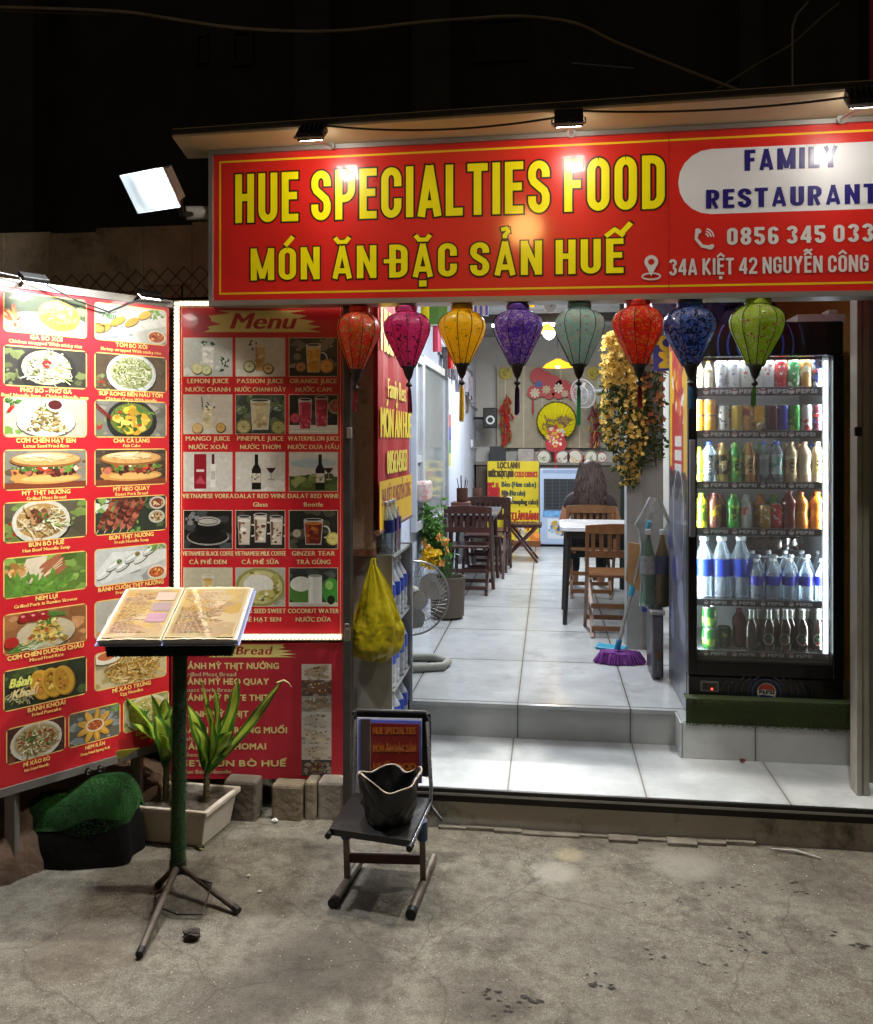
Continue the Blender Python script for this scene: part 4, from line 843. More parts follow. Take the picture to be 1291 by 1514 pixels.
def brush(pt, px0, px1, py0, py1, seed, col='cdbf74'):
    rnd = random.Random(seed); top = []; bot = []
    n = 9
    P_ = []
    for i in range(n): P_.append((px0 + (rnd.uniform(0, 28) if i % 2 else rnd.uniform(-4, 6)) + (n - i) * 2, lerp(py0, py1, i / (n - 1))))
    for i in range(n): P_.append((px1 - (rnd.uniform(4, 30) if i % 2 else rnd.uniform(-4, 6)) - i * 3, lerp(py1, py0, i / (n - 1))))
    pt.raw([mu_(*q) for q in P_], col)
brush(MT, 298, 478, 459, 491, 2)
x, z = mu_(341, 486); MT.text('Menu', x, z, mu_(0, 463)[1] - z, 'a3182c', width=92 * PS, bold=(.06, .03), shear=.28)
cols_ = [(272, 343), (349, 421), (428, 499)]; rows_ = [(500, 556), (584, 641), (669, 726), (755, 811), (840, 896)]
names = [[('LEMON JUICE', 'NƯỚC CHANH'), ('PASSION JUICE', 'NƯỚC CHANH DÂY'), ('ORANGE JUICE', 'NƯỚC CAM')], [('MANGO JUICE', 'NƯỚC XOÀI'), ('PINEPPLE JUICE', 'NƯỚC THƠM'), ('WATERMELON JUICE', 'NƯỚC DƯA HẤU')], [('VIETNAMESE VORKA', ''), ('DALAT RED WINE', 'Glass'), ('DALAT RED WINE', 'Bootle')], [('VIETNAMESE BLACK COFFEE', 'CÀ PHÊ ĐEN'), ('VIETNAMESE MILK COFFEE', 'CÀ PHÊ SỮA'), ('GINZER TEAR', 'TRÀ GỪNG')], [('', ''), ('LOTUS SEED SWEET', 'CHÈ HẠT SEN'), ('COCONUT WATER', 'NƯỚC DỪA')]]
recs = [[lambda p: (glassdrink(p, 'bfc6c2', 'd4d9d4', ['d0d4cc', 'dfe2da', 'e8eae4'], [(.35, .2, .15, 'c9cc8a', 'dfe0b4'), (.6, .16, .13, 'b9c47a', 'dde2b8')], n=1), herbs(p, .6, .85, .16, 7, '2f5a34'), herbs(p, 1.1, .3, .16, 8, '2c4a3a')),
         lambda p: (glassdrink(p, 'c9c6ba', 'd2d0c6', ['c2a678', 'b08a54', 'd8cba4'], [(.35, .26, .16, '6a7a4a', 'd0cca8'), (.85, .2, .14, '8a6a3a', 'd8c48e')], w=.3, tall=.7), herbs(p, .45, .82, .12, 6, '33503a')),
         lambda p: (glassdrink(p, '3a3a34', '77766a', ['d09a2c', 'e0b24a', 'dfc276'], [(.98, .26, .19, 'c9822a', 'e6b65c'), (.3, .24, .15, '6a3a34', 'c89a5a')], table='201e1a', w=.38, handle=True), None)],
        [lambda p: (glassdrink(p, 'c6c2b4', 'd0cdc0', ['cfc49a', 'd8d0ac', 'e0dabc'], [(.35, .14, .14, 'b9985a', 'd6bd84'), (.95, .16, .13, 'b08c4a', 'cfae6a')], w=.3, tall=.56), p.line([(.5, .62), (.46, .95)], .025, '4a4a48'), herbs(p, .65, .7, .12, 6, '3a5a3a')),
         lambda p: glassdrink(p, '3c4640', '6d7868', ['c9c29a', 'd6d0ac', 'b8a67c'], [(.2, .18, .2, '8a8a5a', 'c9c68e'), (1.1, .16, .2, '6a7444', 'a9a66a')], w=.5, leafy=True, tall=.66),
         lambda p: glassdrink(p, '1c1a1a', '3c2a2a', ['8f1e34', 'b04a58', 'a02c40'], [(.15, .4, .14, '8a2a34', 'b8485a'), (1.2, .7, .2, '8f9a7a', 'b03444')], dark=True, n=2, w=.34, table='c0bdb2', tall=.68)],
        [lambda p: wine(p, red=True), lambda p: wine(p), lambda p: wine(p, True)],
        [coffee, lambda p: glassdrink(p, '1f1c1a', '3a342e', ['c3bba8', '6a4a34', 'd9d4c6'], [], dark=True, n=3, w=.34, handle=True, tall=.64), lambda p: glassdrink(p, '23241e', '4a4a3e', ['5c1e14', '8a3a22', 'b0642c'], [(1.15, .26, .18, 'b9b04a', 'd6d284'), (.2, .4, .12, '8a8272', 'b0a896')], dark=True, w=.5, handle=True, tall=.56)],
        [lambda p: glassdrink(p, 'b9b49a', 'cac6ae', ['c9b070', 'd8c694', 'b89a4e'], [], w=.3, tall=.6), soupcup, lambda p: (backdrop(p, '2e3430', '4a5248'), p.ell(.3, .4, .34, .36, '4d7a34'), p.ell(.3, .58, .28, .2, 'cfd2c4'), p.ell(1.1, .4, .24, .34, '3f8a34'), p.ell(1.05, .55, .1, .12, '8fc06a'), p.rect(0, 0, p.asp, .1, 'b9b9ae'), p.rect(.5, .06, .86, .8, 'c9cac2'), p.rect(.52, .08, .62, .78, 'dadbd4'), p.ell(.68, .8, .18, .04, '8a8c86'), p.ell(1.1, .16, .1, .12, '1c2018'))]]
for r_ in range(5):
    for c_ in range(3):
        xa, za = mu_(cols_[c_][0], rows_[r_][1]); xb, zb_ = mu_(cols_[c_][1], rows_[r_][0])
        p = Paint(MP_O, RIGHT, Z3); p.rect(xa - .0025, za - .0025, xb + .0025, zb_ + .0025, 'cfc0a4'); p.frame(xa, za, xb - xa, zb_ - za); recs[r_][c_](p); p.build('drink_picture', mb_, PRINT_PIC)
        a, e = names[r_][c_]; xm = (xa + xb) / 2
        if a: MT.text(a, xm, za - 10.5 * PS, 6.6 * PS, CREAM, al='c', bold=(.05, .04), maxw=75 * PS, gap=.2)
        if e: MT.text(e, xm, za - 23 * PS, 6.4 * PS, CREAM, al='c', bold=(.05, .04), maxw=75 * PS, gap=.2)
MT.build('lettering', mb_)

bm_ = thing('bread_menu', 'dark red bread price board below the drinks menu', 'menu board', tuple(MP_O + RIGHT * .35))
x0, z0 = mu_(252, 1152); x1, z1 = mu_(507, 951)
b = MB(); pbox(b, MP_O, RIGHT, MP_N, x0, z0, x1, z1, -.03, -.002); b.build('board', M('dark_red_vinyl', '9a1a2a', .5, var=.1, vs=4), bm_)
BT = Paint(MP_O, RIGHT, Z3, lift=-.0015)
brush(BT, 300, 442, 953, 972, 5)
x, z = mu_(349, 968); BT.text('Bread', x, z, mu_(0, 956)[1] - z, '8a1624', width=51 * PS, bold=(.06, .03), shear=.2)
for t_, sub, y in (('BÁNH MỲ THỊT NƯỚNG', 'Grilled Meat Bread', 989), ('BÁNH MỲ HEO QUAY', 'Roast Pork Bread', 1012), ('BÁNH MỲ PATE THỊT', '', 1036), ('BÁNH MỲ THỊT', '', 1060), ('BÁNH MỲ TRỨNG MUỐI', 'Salted Egg Bread', 1084), ('BÁNH MỲ PHOMAI', 'Cheese Bread', 1108), ('SET BÚN BÒ HUẾ', 'Hue Beef Noodle', 1133)):
    x, z = mu_(270, y); wd = {989: 142, 1012: 127, 1036: 127, 1060: 97, 1084: 154, 1108: 123, 1133: 152}[y]
    BT.text(t_, x, z, 8.5 * PS, 'c9b878', width=wd * PS, bold=(.055, .05), gap=.22)
    if sub: x, z = mu_(270, y + 11); BT.text(sub, x, z, 5.8 * PS, 'b79f78', bold=(.06, .02), sx=1.15)
BT.build('lettering', bm_)
for k in range(7):
    xa, za = mu_(446, 982 + (k + 1) * 23.6); xb, zb_ = mu_(490, 982 + k * 23.6)
    p = Paint(MP_O, RIGHT, Z3, lift=-.0012); p.frame(xa, za, xb - xa, zb_ - za); bread_pic(p, k); p.build('bread_picture', bm_, PRINT_PIC)
# steel door post at the right edge of the menus, with its lock
post = thing('door_post', 'dark steel door post with a padlock hasp right of the menus', 'door post', tuple(onD(514, 1215, 3.66)))
a = onD(508.5, 652, 3.65); e_ = onD(520, 652, 3.65)
b = MB(); b.box((a.x, a.y - .02, .0), (e_.x, a.y + .04, 2.17)); b.build('post', M('dark_steel', '4a4845', .4, .6, var=.2), post, bevel=.004)
b = MB(); q = onD(514, 938, 3.6); b.cbox((q.x, q.y, q.z), (.022, .03, .05)); b.tube([(q.x - .008, q.y - .01, q.z + .025), (q.x - .008, q.y - .01, q.z + .045), (q.x + .008, q.y - .01, q.z + .045), (q.x + .008, q.y - .01, q.z + .025)], .004, 6); b.build('lock', M('lock_metal', '8d8a80', .3, .8), post, bevel=.003)
q = onD(516, 640, 3.62); MB().cbox((q.x, q.y + .01, q.z), (.02, .02, .045)).build('latch', ALU, post, bevel=.002)
# stone blocks under the menus
for k, (pa, pb, y0, lab) in enumerate(((330, 381, 1153, 'grey stone slab under the bread menu beside the white planter'), (400, 447, 1160, 'small rough brown stone block under the middle of the bread menu'), (449, 467, 1156, 'narrow chipped concrete block with flaking paint under the bread menu'), (468.5, 508, 1156, 'pale square concrete block by the foot of the door post'))):
    p0 = onD(pa, 1212, 3.66); p1 = onD(pb, 1212, 3.66); top = EYE - (y0 - 652) * 3.66 / 1280 - .004
    b = MB(); b.box((p0.x, p0.y - .0 + .004 * k, -.02), (p1.x, p0.y + .09 + .006 * k, top))
    b.build('stone_block', M('stone_%d' % k, ['5d564c', '6e6250', '857a68', '8a8378'][k], .9, var=.25, vs=9, bump=.6, bs=30, dirt=('2c261f', 7, .55)), lab=lab, cat='stone block', bevel=.012, group='stone blocks under the menu boards')
# ================================================================ silk lanterns under the sign
def silk(name, c, blooms, sc=38, thr=.62):
    m = M(name, c, .42, var=.16, vs=10, trans=.58, coat=.5)
    nt = m.node_tree; N = nt.nodes; L = nt.links; b = N['Principled BSDF']; tc = N.new('ShaderNodeTexCoord')
    sock = b.inputs['Base Color'].links[0].from_socket
    for k, (bc, s_, t_) in enumerate(blooms):
        v = N.new('ShaderNodeTexNoise'); v.inputs['Scale'].default_value = s_ * 1.7; v.inputs['Detail'].default_value = 3; v.inputs['Distortion'].default_value = 1.6
        mp = N.new('ShaderNodeMapping'); mp.inputs['Location'].default_value = (k * 3.7 + sc * .1, k * 1.3, sc * .23); L.new(tc.outputs['Object'], mp.inputs[0]); L.new(mp.outputs[0], v.inputs['Vector'])
        r = N.new('ShaderNodeValToRGB'); r.color_ramp.elements[0].position = t_ - .045; r.color_ramp.elements[1].position = t_ - .02; L.new(v.outputs['Fac'], r.inputs['Fac'])
        r.color_ramp.elements[0].color = (0, 0, 0, 1); r.color_ramp.elements[1].color = (1, 1, 1, 1)
        mx = N.new('ShaderNodeMix'); mx.data_type = 'RGBA'; L.new(r.outputs['Color'], mx.inputs['Factor']); L.new(sock, mx.inputs['A']); mx.inputs['B'].default_value = (*hx(bc), 1); sock = mx.outputs['Result']
    L.new(sock, b.inputs['Base Color'])
    for n in N:
        if n.type == 'BSDF_TRANSLUCENT': L.new(sock, n.inputs['Color'])
    return m
LPROF = [(.42, 0), (.44, .03), (.6, .06), (.8, .11), (.94, .18), (1.0, .27), (.985, .36), (.91, .46), (.78, .58), (.63, .71), (.47, .85), (.34, .97), (.3, 1.0)]
LAN = [(527, 449, 548, 66, 'f2402c', [('c9962f', 34, .56), ('e0d8c8', 44, .66), ('3a2a5a', 60, .7)], '8a1420', 608, 'red silk lantern with gold flowers, leftmost under the sign'),
       (604, 449, 543, 71, 'e04a98', [('4a2440', 34, .63), ('7a3a2a', 50, .66)], '8a1a30', 610, 'pink silk lantern with dark leaf pattern under the sign'),
       (683, 446, 540, 70, 'f6cf2a', [('c9601c', 34, .68), ('2f5a34', 42, .69), ('f0d070', 24, .66)], 'd9b21c', 622, 'yellow silk lantern with orange and green sprigs and a yellow tassel'),
       (765, 446, 540, 73, '7048ac', [('b9a2b4', 36, .6), ('d8ccd0', 50, .66)], '3f1d5e', 612, 'purple silk lantern with pale blossom and a flying bird pattern'),
       (856, 444, 541, 75, '9ccac4', [('c9bcae', 46, .56), ('b3485a', 60, .66), ('c9cf9a', 38, .68)], '2f9a64', 627, 'turquoise silk lantern with small pale flowers and a green tassel'),
       (945, 440, 540, 75, 'dc382a', [('d6a02a', 30, .6), ('e6dcc8', 36, .68), ('2a2430', 44, .7)], '7e1014', 602, 'red silk lantern with gold and white flowers beside the blue lantern'),
       (1021, 441, 541, 78, '4c80d0', [('c9b48a', 60, .6), ('b85a5a', 70, .66), ('16305a', 26, .56)], '1f5a86', 604, 'blue silk lantern with tiny flowers left of the green lantern'),
       (1117, 438, 541, 80, 'b2cc44', [('cfd4b4', 26, .6), ('b84a4e', 30, .66), ('4a5a34', 40, .7)], '4d8a3a', 600, 'green silk lantern with red roses in front of the fridge')]
DKW = M('dark_lantern_wood', '17100c', .5)
for k, (px, y0, y1, wpx, c, bl, tas, ytas, lab) in enumerate(LAN):
    SO2 = S_O - S_N * .045; ctop = onP(px, y0 + 11, SO2, S_N); cb = onP(px, y1, SO2, S_N); H = ctop.z - cb.z
    d_ = (ctop - EYEP).dot(AHEAD); r = wpx / 2 * d_ / F
    t = thing('silk_lantern', lab, 'lantern', (ctop.x, ctop.y, cb.z), rot=k * .37 + .1, group='silk lanterns hanging under the shop sign'); t.rotation_euler.x = .05 * math.sin(k * 2.3); t.rotation_euler.y = .05 * math.cos(k * 3.1)
    ribs = 10
    fn = lambda a, i: (1 - .045 * abs(math.sin(a * ribs / 2))) * (1 + .025 * math.sin(a * 3 + k * 2) + .012 * math.sin(a * 7 + i * 1.3 + k))
    T = Matrix.Translation(Vector((0, 0, 0)))
    b = MB(); b.lathe([(q * r, H * (1 - z)) for q, z in LPROF], ribs * 6, T, fn, False, False); b.build('silk_shade', silk('lantern_silk_%d' % k, c, bl, 30 + k * 7), t, smooth=70, local=True)
    b = MB()
    for j in range(ribs):
        a = 6.283 * j / ribs; b.tube([((q * r + .0006) * math.cos(a), (q * r + .0006) * math.sin(a), H * (1 - z)) for q, z in LPROF[2:]], .0016, 5)
    b.build('rib', DKW, t, local=True)
    b = MB(); b.lathe([(r * .4, H * .985), (r * .47, H * .99), (r * .47, H * 1.06), (r * .4, H * 1.09), (r * .02, H * 1.095)], 20, T); b.build('top_ring', M('lantern_ring_%d' % k, c, .4, var=.3), t, smooth=40, local=True)
    pz = d_ / F
    b = MB(); b.lathe([(.004, -30 * pz), (.012, -28 * pz), (.014, -26 * pz), (.011, -23.5 * pz), (.005, -22 * pz), (.004, -20 * pz), (.012, -16 * pz), (.018, -10 * pz), (.024, -2 * pz), (r * .33, 1 * pz), (r * .3, 4 * pz)], 16, T); b.build('bottom_cap', DKW, t, smooth=40, local=True)
    zt = -(ytas - y1) * pz; b = MB()
    for j in range(34):
        a = random.random() * 6.28; q = .0085 * math.sqrt(random.random()); e = zt * random.uniform(.95, 1.03); b.tube([(.3 * q * math.cos(a), .3 * q * math.sin(a), -29 * pz), (q * math.cos(a), q * math.sin(a), -36 * pz), (1.15 * q * math.cos(a), 1.15 * q * math.sin(a), e)], .0014, 4)
    b.build('tassel', M('tassel_%d' % k, tas, .7, var=.25, vs=60), t, local=True)
    MB().tube([(0, 0, H * 1.03), (.004, .0, H + .06), (0, 0, S_BL.z - .01 - .018 * (ctop.x - S_O.x) - cb.z)], .0022, 5).build('hanging_cord', DKW, t, local=True)
# little tag hanging from the green lantern's tassel
q = onP(1122, 612, SO2 + S_N * .012, S_N); b = MB(); b.cbox((q.x, q.y, q.z), (.028, .002, .06)); b.mi = 1; b.ball((q.x + .01, q.y - .002, q.z - .05), (.016, .006, .02))
b.build('paper_tag', [M('paper_tag', 'c9a86a', .7, var=.3, vs=60), M('black_white_charm', 'b9b9b0', .5, col2='202020', vs=80)], lab='small paper tag with a pale charm tied to the green lantern', cat='tag')
# ================================================================ left side of the entrance
SHX = -.672
sc = thing('water_shelf', 'grey metal shelf unit full of water bottles left of the steps', 'shelf', (-.77, 3.95, STEP1))
b = MB(); b.box((-.865, 3.735, STEP1 - .16), (SHX - .006, 3.75, 1.10)); b.build('front_panel', M('grey_galvanised', '8f8e88', .55, .35, var=.2, vs=5, dirt=('55524c', 3, .58)), sc)
SHZ = [.22, .5, .79, 1.095]
for z in SHZ:
    MB().box((-.86, 3.7502, z - .012), (SHX, 4.21, z)).build('shelf_board', M('tin_shelf', 'a5a6a4', .35, .6, var=.15), sc)
b = MB(); b.box((-.865, 3.7502, .0), (-.8602, 4.21, 1.10)); b.box((-.86, 4.2102, 0), (SHX, 4.215, 1.10)); b.build('back_panel', M('tin_shelf', ''), sc)
for y_ in (4.195,): MB().box((SHX + .0005, y_, .0), (SHX + .012, y_ + .012, 1.10)).build('upright', ALU, sc)
WATER = glass('clear_bottle', 'eef4f8', .8, .06, 'cfdde8'); BLUE = M('blue_label', '1c3fae', .4, var=.15, vs=40, coat=.3); CAPW = M('white_cap', 'd9dee2', .4); CAPB = M('blue_cap', '1d49c0', .4)
def bottle_parts(h, r, neck=.22, cap=None, label=None, body=None, t=None, waist=False, lab_z=(.42, .66), txt=None, seg=18):
    sh = 1 - neck
    pr = [(.86, 0), (1, .02), (1, .06), (.95, .08), (1, .1), (1, .22), (.95, .24), (1, .26), (1, sh * .78), (.9, sh * .87), (.6, sh * 1.0), (.36, sh + neck * .45), (.33, .93)]
    if waist: pr = [(.86, 0), (1, .03), (1, .2), (.84, .36), (.84, .44), (.98, .58), (1, .68), (.9, .76), (.55, .86), (.4, .9), (.38, .94)]
    MB().lathe([(q * r, z * h) for q, z in pr], seg).build('body', body or WATER, t, smooth=50, local=True)
    MB().lathe([(.4 * r, .93 * h), (.42 * r, .935 * h), (.42 * r, .995 * h), (.36 * r, h)], 14).build('cap', cap or CAPW, t, smooth=40, local=True)
    if label:
        if waist:
            L_ = [(q * r + .0008, z * h) for q, z in pr if .15 < z < .75]
        else: L_ = [(r + .0008, lab_z[0] * h), (r + .0008, lab_z[1] * h)]
        MB().lathe(L_, seg, None, None, False, False).build('label', label, t, smooth=50, local=True)
proto = None
tiers = ['lowest', 'second', 'third', 'top']
TIERN = {0: 'bottom shelf', 1: 'second shelf up', 2: 'third shelf up'}
for k, z in enumerate(SHZ[:3]):
    for j in range(4):
        for i in range(2):
            if proto is None:
                proto = thing('water_bottle', '', 'bottle', (0, 0, 0), group='water bottles in the entrance shelf'); bottle_parts(.258, .051, label=BLUE, t=proto, body=glass('milky_bottle', 'f0f6fa', .58, .06, 'e8f0f8')); o = proto
            else: o = copy_tree(proto)
            o.location = (SHX - .053 - i * .104 + random.uniform(-.004, .004), 3.81 + j * .108 + random.uniform(-.004, .004), z + .0005); o.rotation_euler.z = random.random() * 6
            o['label'] = 'blue labelled water bottle, %s of the grey entrance unit, %s row' % (TIERN[k], 'front' if i == 0 else 'back')
b = MB(); proto2 = None
for j in range(3):
    for i in range(2):
        if proto2 is None: proto2 = thing('water_bottle', '', 'bottle', (0, 0, 0), group='pack of bottles on top of the shelf'); bottle_parts(.235, .042, label=M('navy_label', '16256e', .4, var=.2, vs=40), t=proto2); o = proto2
        else: o = copy_tree(proto2)
        o.location = (-.72 - i * .09, 3.79 + j * .09, SHZ[3] + .0005); o.rotation_euler.z = random.random() * 6
        o['label'] = 'water bottle with navy label in the pack on top of the grey entrance shelf'
b = MB(); b.prism([(-.672, 3.84, SHZ[3] + .02), (-.672, 3.86, SHZ[3] + .02), (-.672, 3.86, SHZ[3] + .21), (-.672, 3.84, SHZ[3] + .21)], (.0015, 0, 0)); b.build('carry_strap', M('magenta_strap', '8a1f5a', .4), lab='magenta carry strap round the bottle pack on the shelf', cat='strap')
# worn wooden column above the shelf with the side banner
b = MB(); b.box((-.885, 3.69, 1.13), (-.752, 3.86, 2.6)); b.mi = 1; b.box((-.89, 3.685, 1.10), (-.75, 3.87, 1.1298)); b.mi = 0; b.box((-.887, 3.688, 1.62), (-.7505, 3.862, 1.645))
b.build('wooden_column', [M('worn_brown_wood', '7a6656', .8, var=.3, vs=8, bump=.4, bs=25, col2='96826e', dirt=('3a2c22', 5, .54)), M('rust', '5a3826', .9, var=.3)], lab='worn dark brown wooden column between the door post and side banner', cat='column')
BX = -.724
ban = thing('side_banner', 'red and yellow vertical banner hanging inside the left of the entrance', 'banner', (BX, 4.3, 1.25))
def byz(px, py): p = onX(px, py, BX); return p.y, p.z
y0 = byz(559, 600)[0]; y1 = byz(607, 600)[0]
bt, bb = 2.33, 1.205
b = MB(); n = 10; vs = []
for j in range(2):
    for i in range(n + 1): vs.append((BX + .006 * math.sin(i * 1.7), lerp(y0, y1, i / n), (bb, bt)[j]))
b.add(vs, [(i, i + 1, n + 2 + i, n + 1 + i) for i in range(n)]); b.build('cloth', M('red_banner_cloth', 'b81c28', .5, var=.1, vs=5, trans=.2), ban)
BP = Paint((BX + .007, y0, bb), (0, 1, 0), Z3); BW = y1 - y0; BH = bt - bb
BP.rect(0, 0, BW, .22, 'd8b21c')
zz = lambda py: EYE + (652 - py) * 4.25 / F - bb
BP.text('HUE FOOD', .04, zz(533), .19, 'e3cf1c', width=BW - .08, bold=(.06, .03)); BP.text('Family Rest', .2, zz(592), .085, 'e0d04a', width=BW * .55, bold=(.07, .04))
BP.text('MÓN ĂN HUẾ', .03, zz(647), .13, 'e3cf1c', width=BW - .06, bold=(.08, .04)); BP.text('0856345033', .18, zz(697), .105, 'e0d04a', width=BW * .62, bold=(.08, .04)); BP.text('34A KIỆT 42 NGUYỄN CÔNG', .05, zz(738), .075, '8a2a14', width=BW - .1, bold=(.07, .03))
BP.build('lettering', ban); MB().cyl((BX, y0 - .01, bb), (BX, y1 + .01, bb), .012).build('bottom_rod', M('rod_wood', '6a4a34', .6), ban)
# yellow carrier bag on a hook
hook = onY(556, 826, 3.725); bag = thing('plastic_bag', 'bulging yellow plastic bag hanging on the grey shelf panel', 'bag', (hook.x, 3.66, hook.z - .43))
rnd = random.Random(5); n = 96; rows = 60; vs = []; H = .415
from mathutils import noise as NZ
for j in range(rows + 1):
    t_ = j / rows; r = .012 + .1 * min(1, (t_ / .66)) ** .9 if t_ < .66 else .112 * max(0, 1 - ((t_ - .66) / .345) ** 3.2) ** .5
    for i in range(n):
        a = 6.283 * i / n; u = (math.cos(a), math.sin(a), t_ * 3.2)
        pl_ = .34 * max(0, .8 - t_) * math.sin(a * 12 + 2.2 * math.sin(a * 3)) * (.5 + .5 * math.sin(a * 5 + 1)) 
        cr = .32 * NZ.noise(Vector((u[0] * 1.6, u[1] * 1.6, u[2] * .9))) + .16 * abs(NZ.noise(Vector((u[0] * 4, u[1] * 4, u[2] * 1.6 + 5)))) - .10 * abs(NZ.noise(Vector((u[0] * 7, u[1] * 7, u[2] * 5 + 9))))
        q = r * (1 + pl_ + cr * min(1, .3 + t_ * 1.2))
        vs.append((q * math.cos(a) * 1.02 + .022 * t_ ** 2 + .012 * math.sin(t_ * 5), q * math.sin(a) * .55, H * (1 - t_) + .03 * NZ.noise(Vector((u[0] * 2, u[1] * 2, 3))) * t_))
b = MB(); b.add(vs, [(j * n + i, j * n + (i + 1) % n, (j + 1) * n + (i + 1) % n, (j + 1) * n + i) for j in range(rows) for i in range(n)])
b.build('sack', M('yellow_plastic', 'a89c16', .32, var=.2, vs=7, trans=.3, coat=.4, bump=.7, bs=26), bag, smooth=80, local=True)
b = MB()
for s_ in (-1, 1): b.tube([(s_ * .012, 0, H - .02), (s_ * .006, .01, H + .02), (0, .045, H + .02), (s_ * -.002, .06, H + .01)], [.007, .005, .004, .004], 6)
b.build('handle', M('yellow_plastic', ''), bag, local=True)
MB().tube([(hook.x, 3.736, hook.z + .004), (hook.x, 3.71, hook.z - .005), (hook.x, 3.705, hook.z + .012)], .003, 6).build('wall_hook', BLK, lab='small black hook the yellow bag hangs from', cat='hook')

# ================================================================ shell of the shop
WALLM = M('bluish_white_wall', 'aeb8cc', .75, var=.1, vs=2, bump=.1, bs=20, dirt=('6f7280', 2.6, .6))
LX = -.93
b = MB(); b.box((LX - .12, 4.75, FLOOR), (LX, 11.2, 2.95)); b.build('wall', WALLM, lab='bluish white left wall of the dining room with the window', cat='wall')
b = MB(); b.box((-1.05, 11.2, FLOOR), (1.3, 11.32, 2.95)); b.build('wall', M('grey_back_wall', 'adaca8', .8, var=.12, vs=2), lab='grey back wall of the dining room behind the bamboo blind', cat='wall')
b = MB(); b.box((1.0, 4.9, FLOOR), (1.12, 11.2, 2.95)); b.build('wall', M('grey_side_wall', 'a3a29c', .8, var=.15, vs=2), lab='grey right wall of the dining room behind the chairs', cat='wall')
b = MB(); b.box((.72, 4.86, FLOOR), (2.0, 4.9, 2.95)); b.build('wall', M('ochre_plaster', 'dcae60', .8, var=.2, vs=3, bump=.15, bs=20, dirt=('6a4a24', 3, .58)), lab='ochre plaster wall behind and above the drinks fridge', cat='wall')
b = MB(); b.box((-1.6, 4.74, .0), (LX - .0, 4.75, 2.95)); b.build('wall', M('dark_brown_wall', '5a4c40', .85, var=.2), lab='dark brown return wall behind the water shelf', cat='wall')
CEIL = M('grey_ceiling_net', '8e8f8e', .85, var=.25, vs=3, bump=.3, bs=12, dirt=('3a3a38', 4, .55))
b = MB()
for i in range(54): b.add([(-1.05, 3.75 + i * .14, 2.95), (2.0, 3.75 + i * .14, 2.95), (2.0, 3.82 + i * .14, 2.975), (-1.05, 3.82 + i * .14, 2.975), (2.0, 3.89 + i * .14, 2.95), (-1.05, 3.89 + i * .14, 2.95)], [(0, 1, 2, 3), (3, 2, 4, 5)])
b.build('roof', CEIL, lab='corrugated grey sheet roof over the dining room', cat='roof')
b = MB(); b.box((-1.0, 8.2, 2.72), (1.0, 8.28, 2.8)); b.build('roof_beam', M('dark_beam', '3a342e', .8), lab='dark timber beam under the dining room roof', cat='beam')
# tube lamps (real fittings)
for nm, x, y, z, l, ax, lab in (('a', -.05, 3.8, 2.41, 1.3, 0, 'white tube lamp across the entrance behind the sign'), ('b', 0, 5.6, 2.745, 1.2, 1, 'white tube lamp along the dining room ceiling by the pillar'), ('c', -.1, 8.6, 2.745, .9, 0, 'white tube lamp across the back of the dining room ceiling')):
    t = thing('tube_lamp', lab, 'lamp', (x, y, z)); d = Vector((l / 2, 0, 0)) if ax == 0 else Vector((0, l / 2, 0)); c = Vector((x, y, z))
    MB().cyl(c - d, c + d, .014).build('tube', glow('tube_glow', 'f2f8ff', 40), t); MB().bar(c - d + Vector((0, 0, .03)), c + d + Vector((0, 0, .03)), .05, .03).build('batten', M('white_batten', 'c9c9c6', .5), t)

# ---------------- window in the left wall
def LXp(px, py, x=LX): return onX(px, py, x)
wy0, wy1 = LXp(606, 600).y, LXp(657, 600).y
ALW = M('white_aluminium', 'b3bac2', .4, .3)
win = thing('window', 'white aluminium glazed window in the left dining room wall', 'window', (LX, (wy0 + wy1) / 2, .9))
zt, zb_ = 2.2, .98
def wfrm(y0, y1, z0, z1, w=.06, x0=LX + .001, x1=LX + .045):
    b = MB(); b.box((x0, y0, z0), (x1, y0 + w, z1)); b.box((x0, y1 - w, z0), (x1, y1, z1)); b.box((x0, y0 + w, z1 - w), (x1, y1 - w, z1)); b.box((x0, y0 + w, z0), (x1, y1 - w, z0 + w)); return b
ym = LXp(618, 600).y
b = wfrm(wy0, ym, zb_, zt); b.box((LX + .001, wy0 + .06, 1.45), (LX + .04, ym - .06, 1.5)); b.build('frame', ALW, win)
wfrm(ym + .002, wy1, zb_ - .06, zt + .02).build('frame', ALW, win)
GLZ = glass('window_glass', 'd5dde2', .55, .04, 'a9b4ba')
MB().box((LX + .015, wy0 + .06, zb_ + .06), (LX + .02, ym - .06, zt - .06)).build('pane', GLZ, win); MB().box((LX + .015, ym + .06, zb_), (LX + .02, wy1 - .06, zt - .04)).build('pane', GLZ, win)
b = MB(); b.box((LX + .001, wy0, zb_), (LX + .004, ym, zt)); b.box((LX + .001, ym + .05, zb_ - .02), (LX + .004, wy1 - .05, zt)); b.build('backing', M('window_backing', '7f8680', .7, var=.5, vs=4, col2='a9ab9a', dirt=('b5a93a', 3.2, .6)), win)
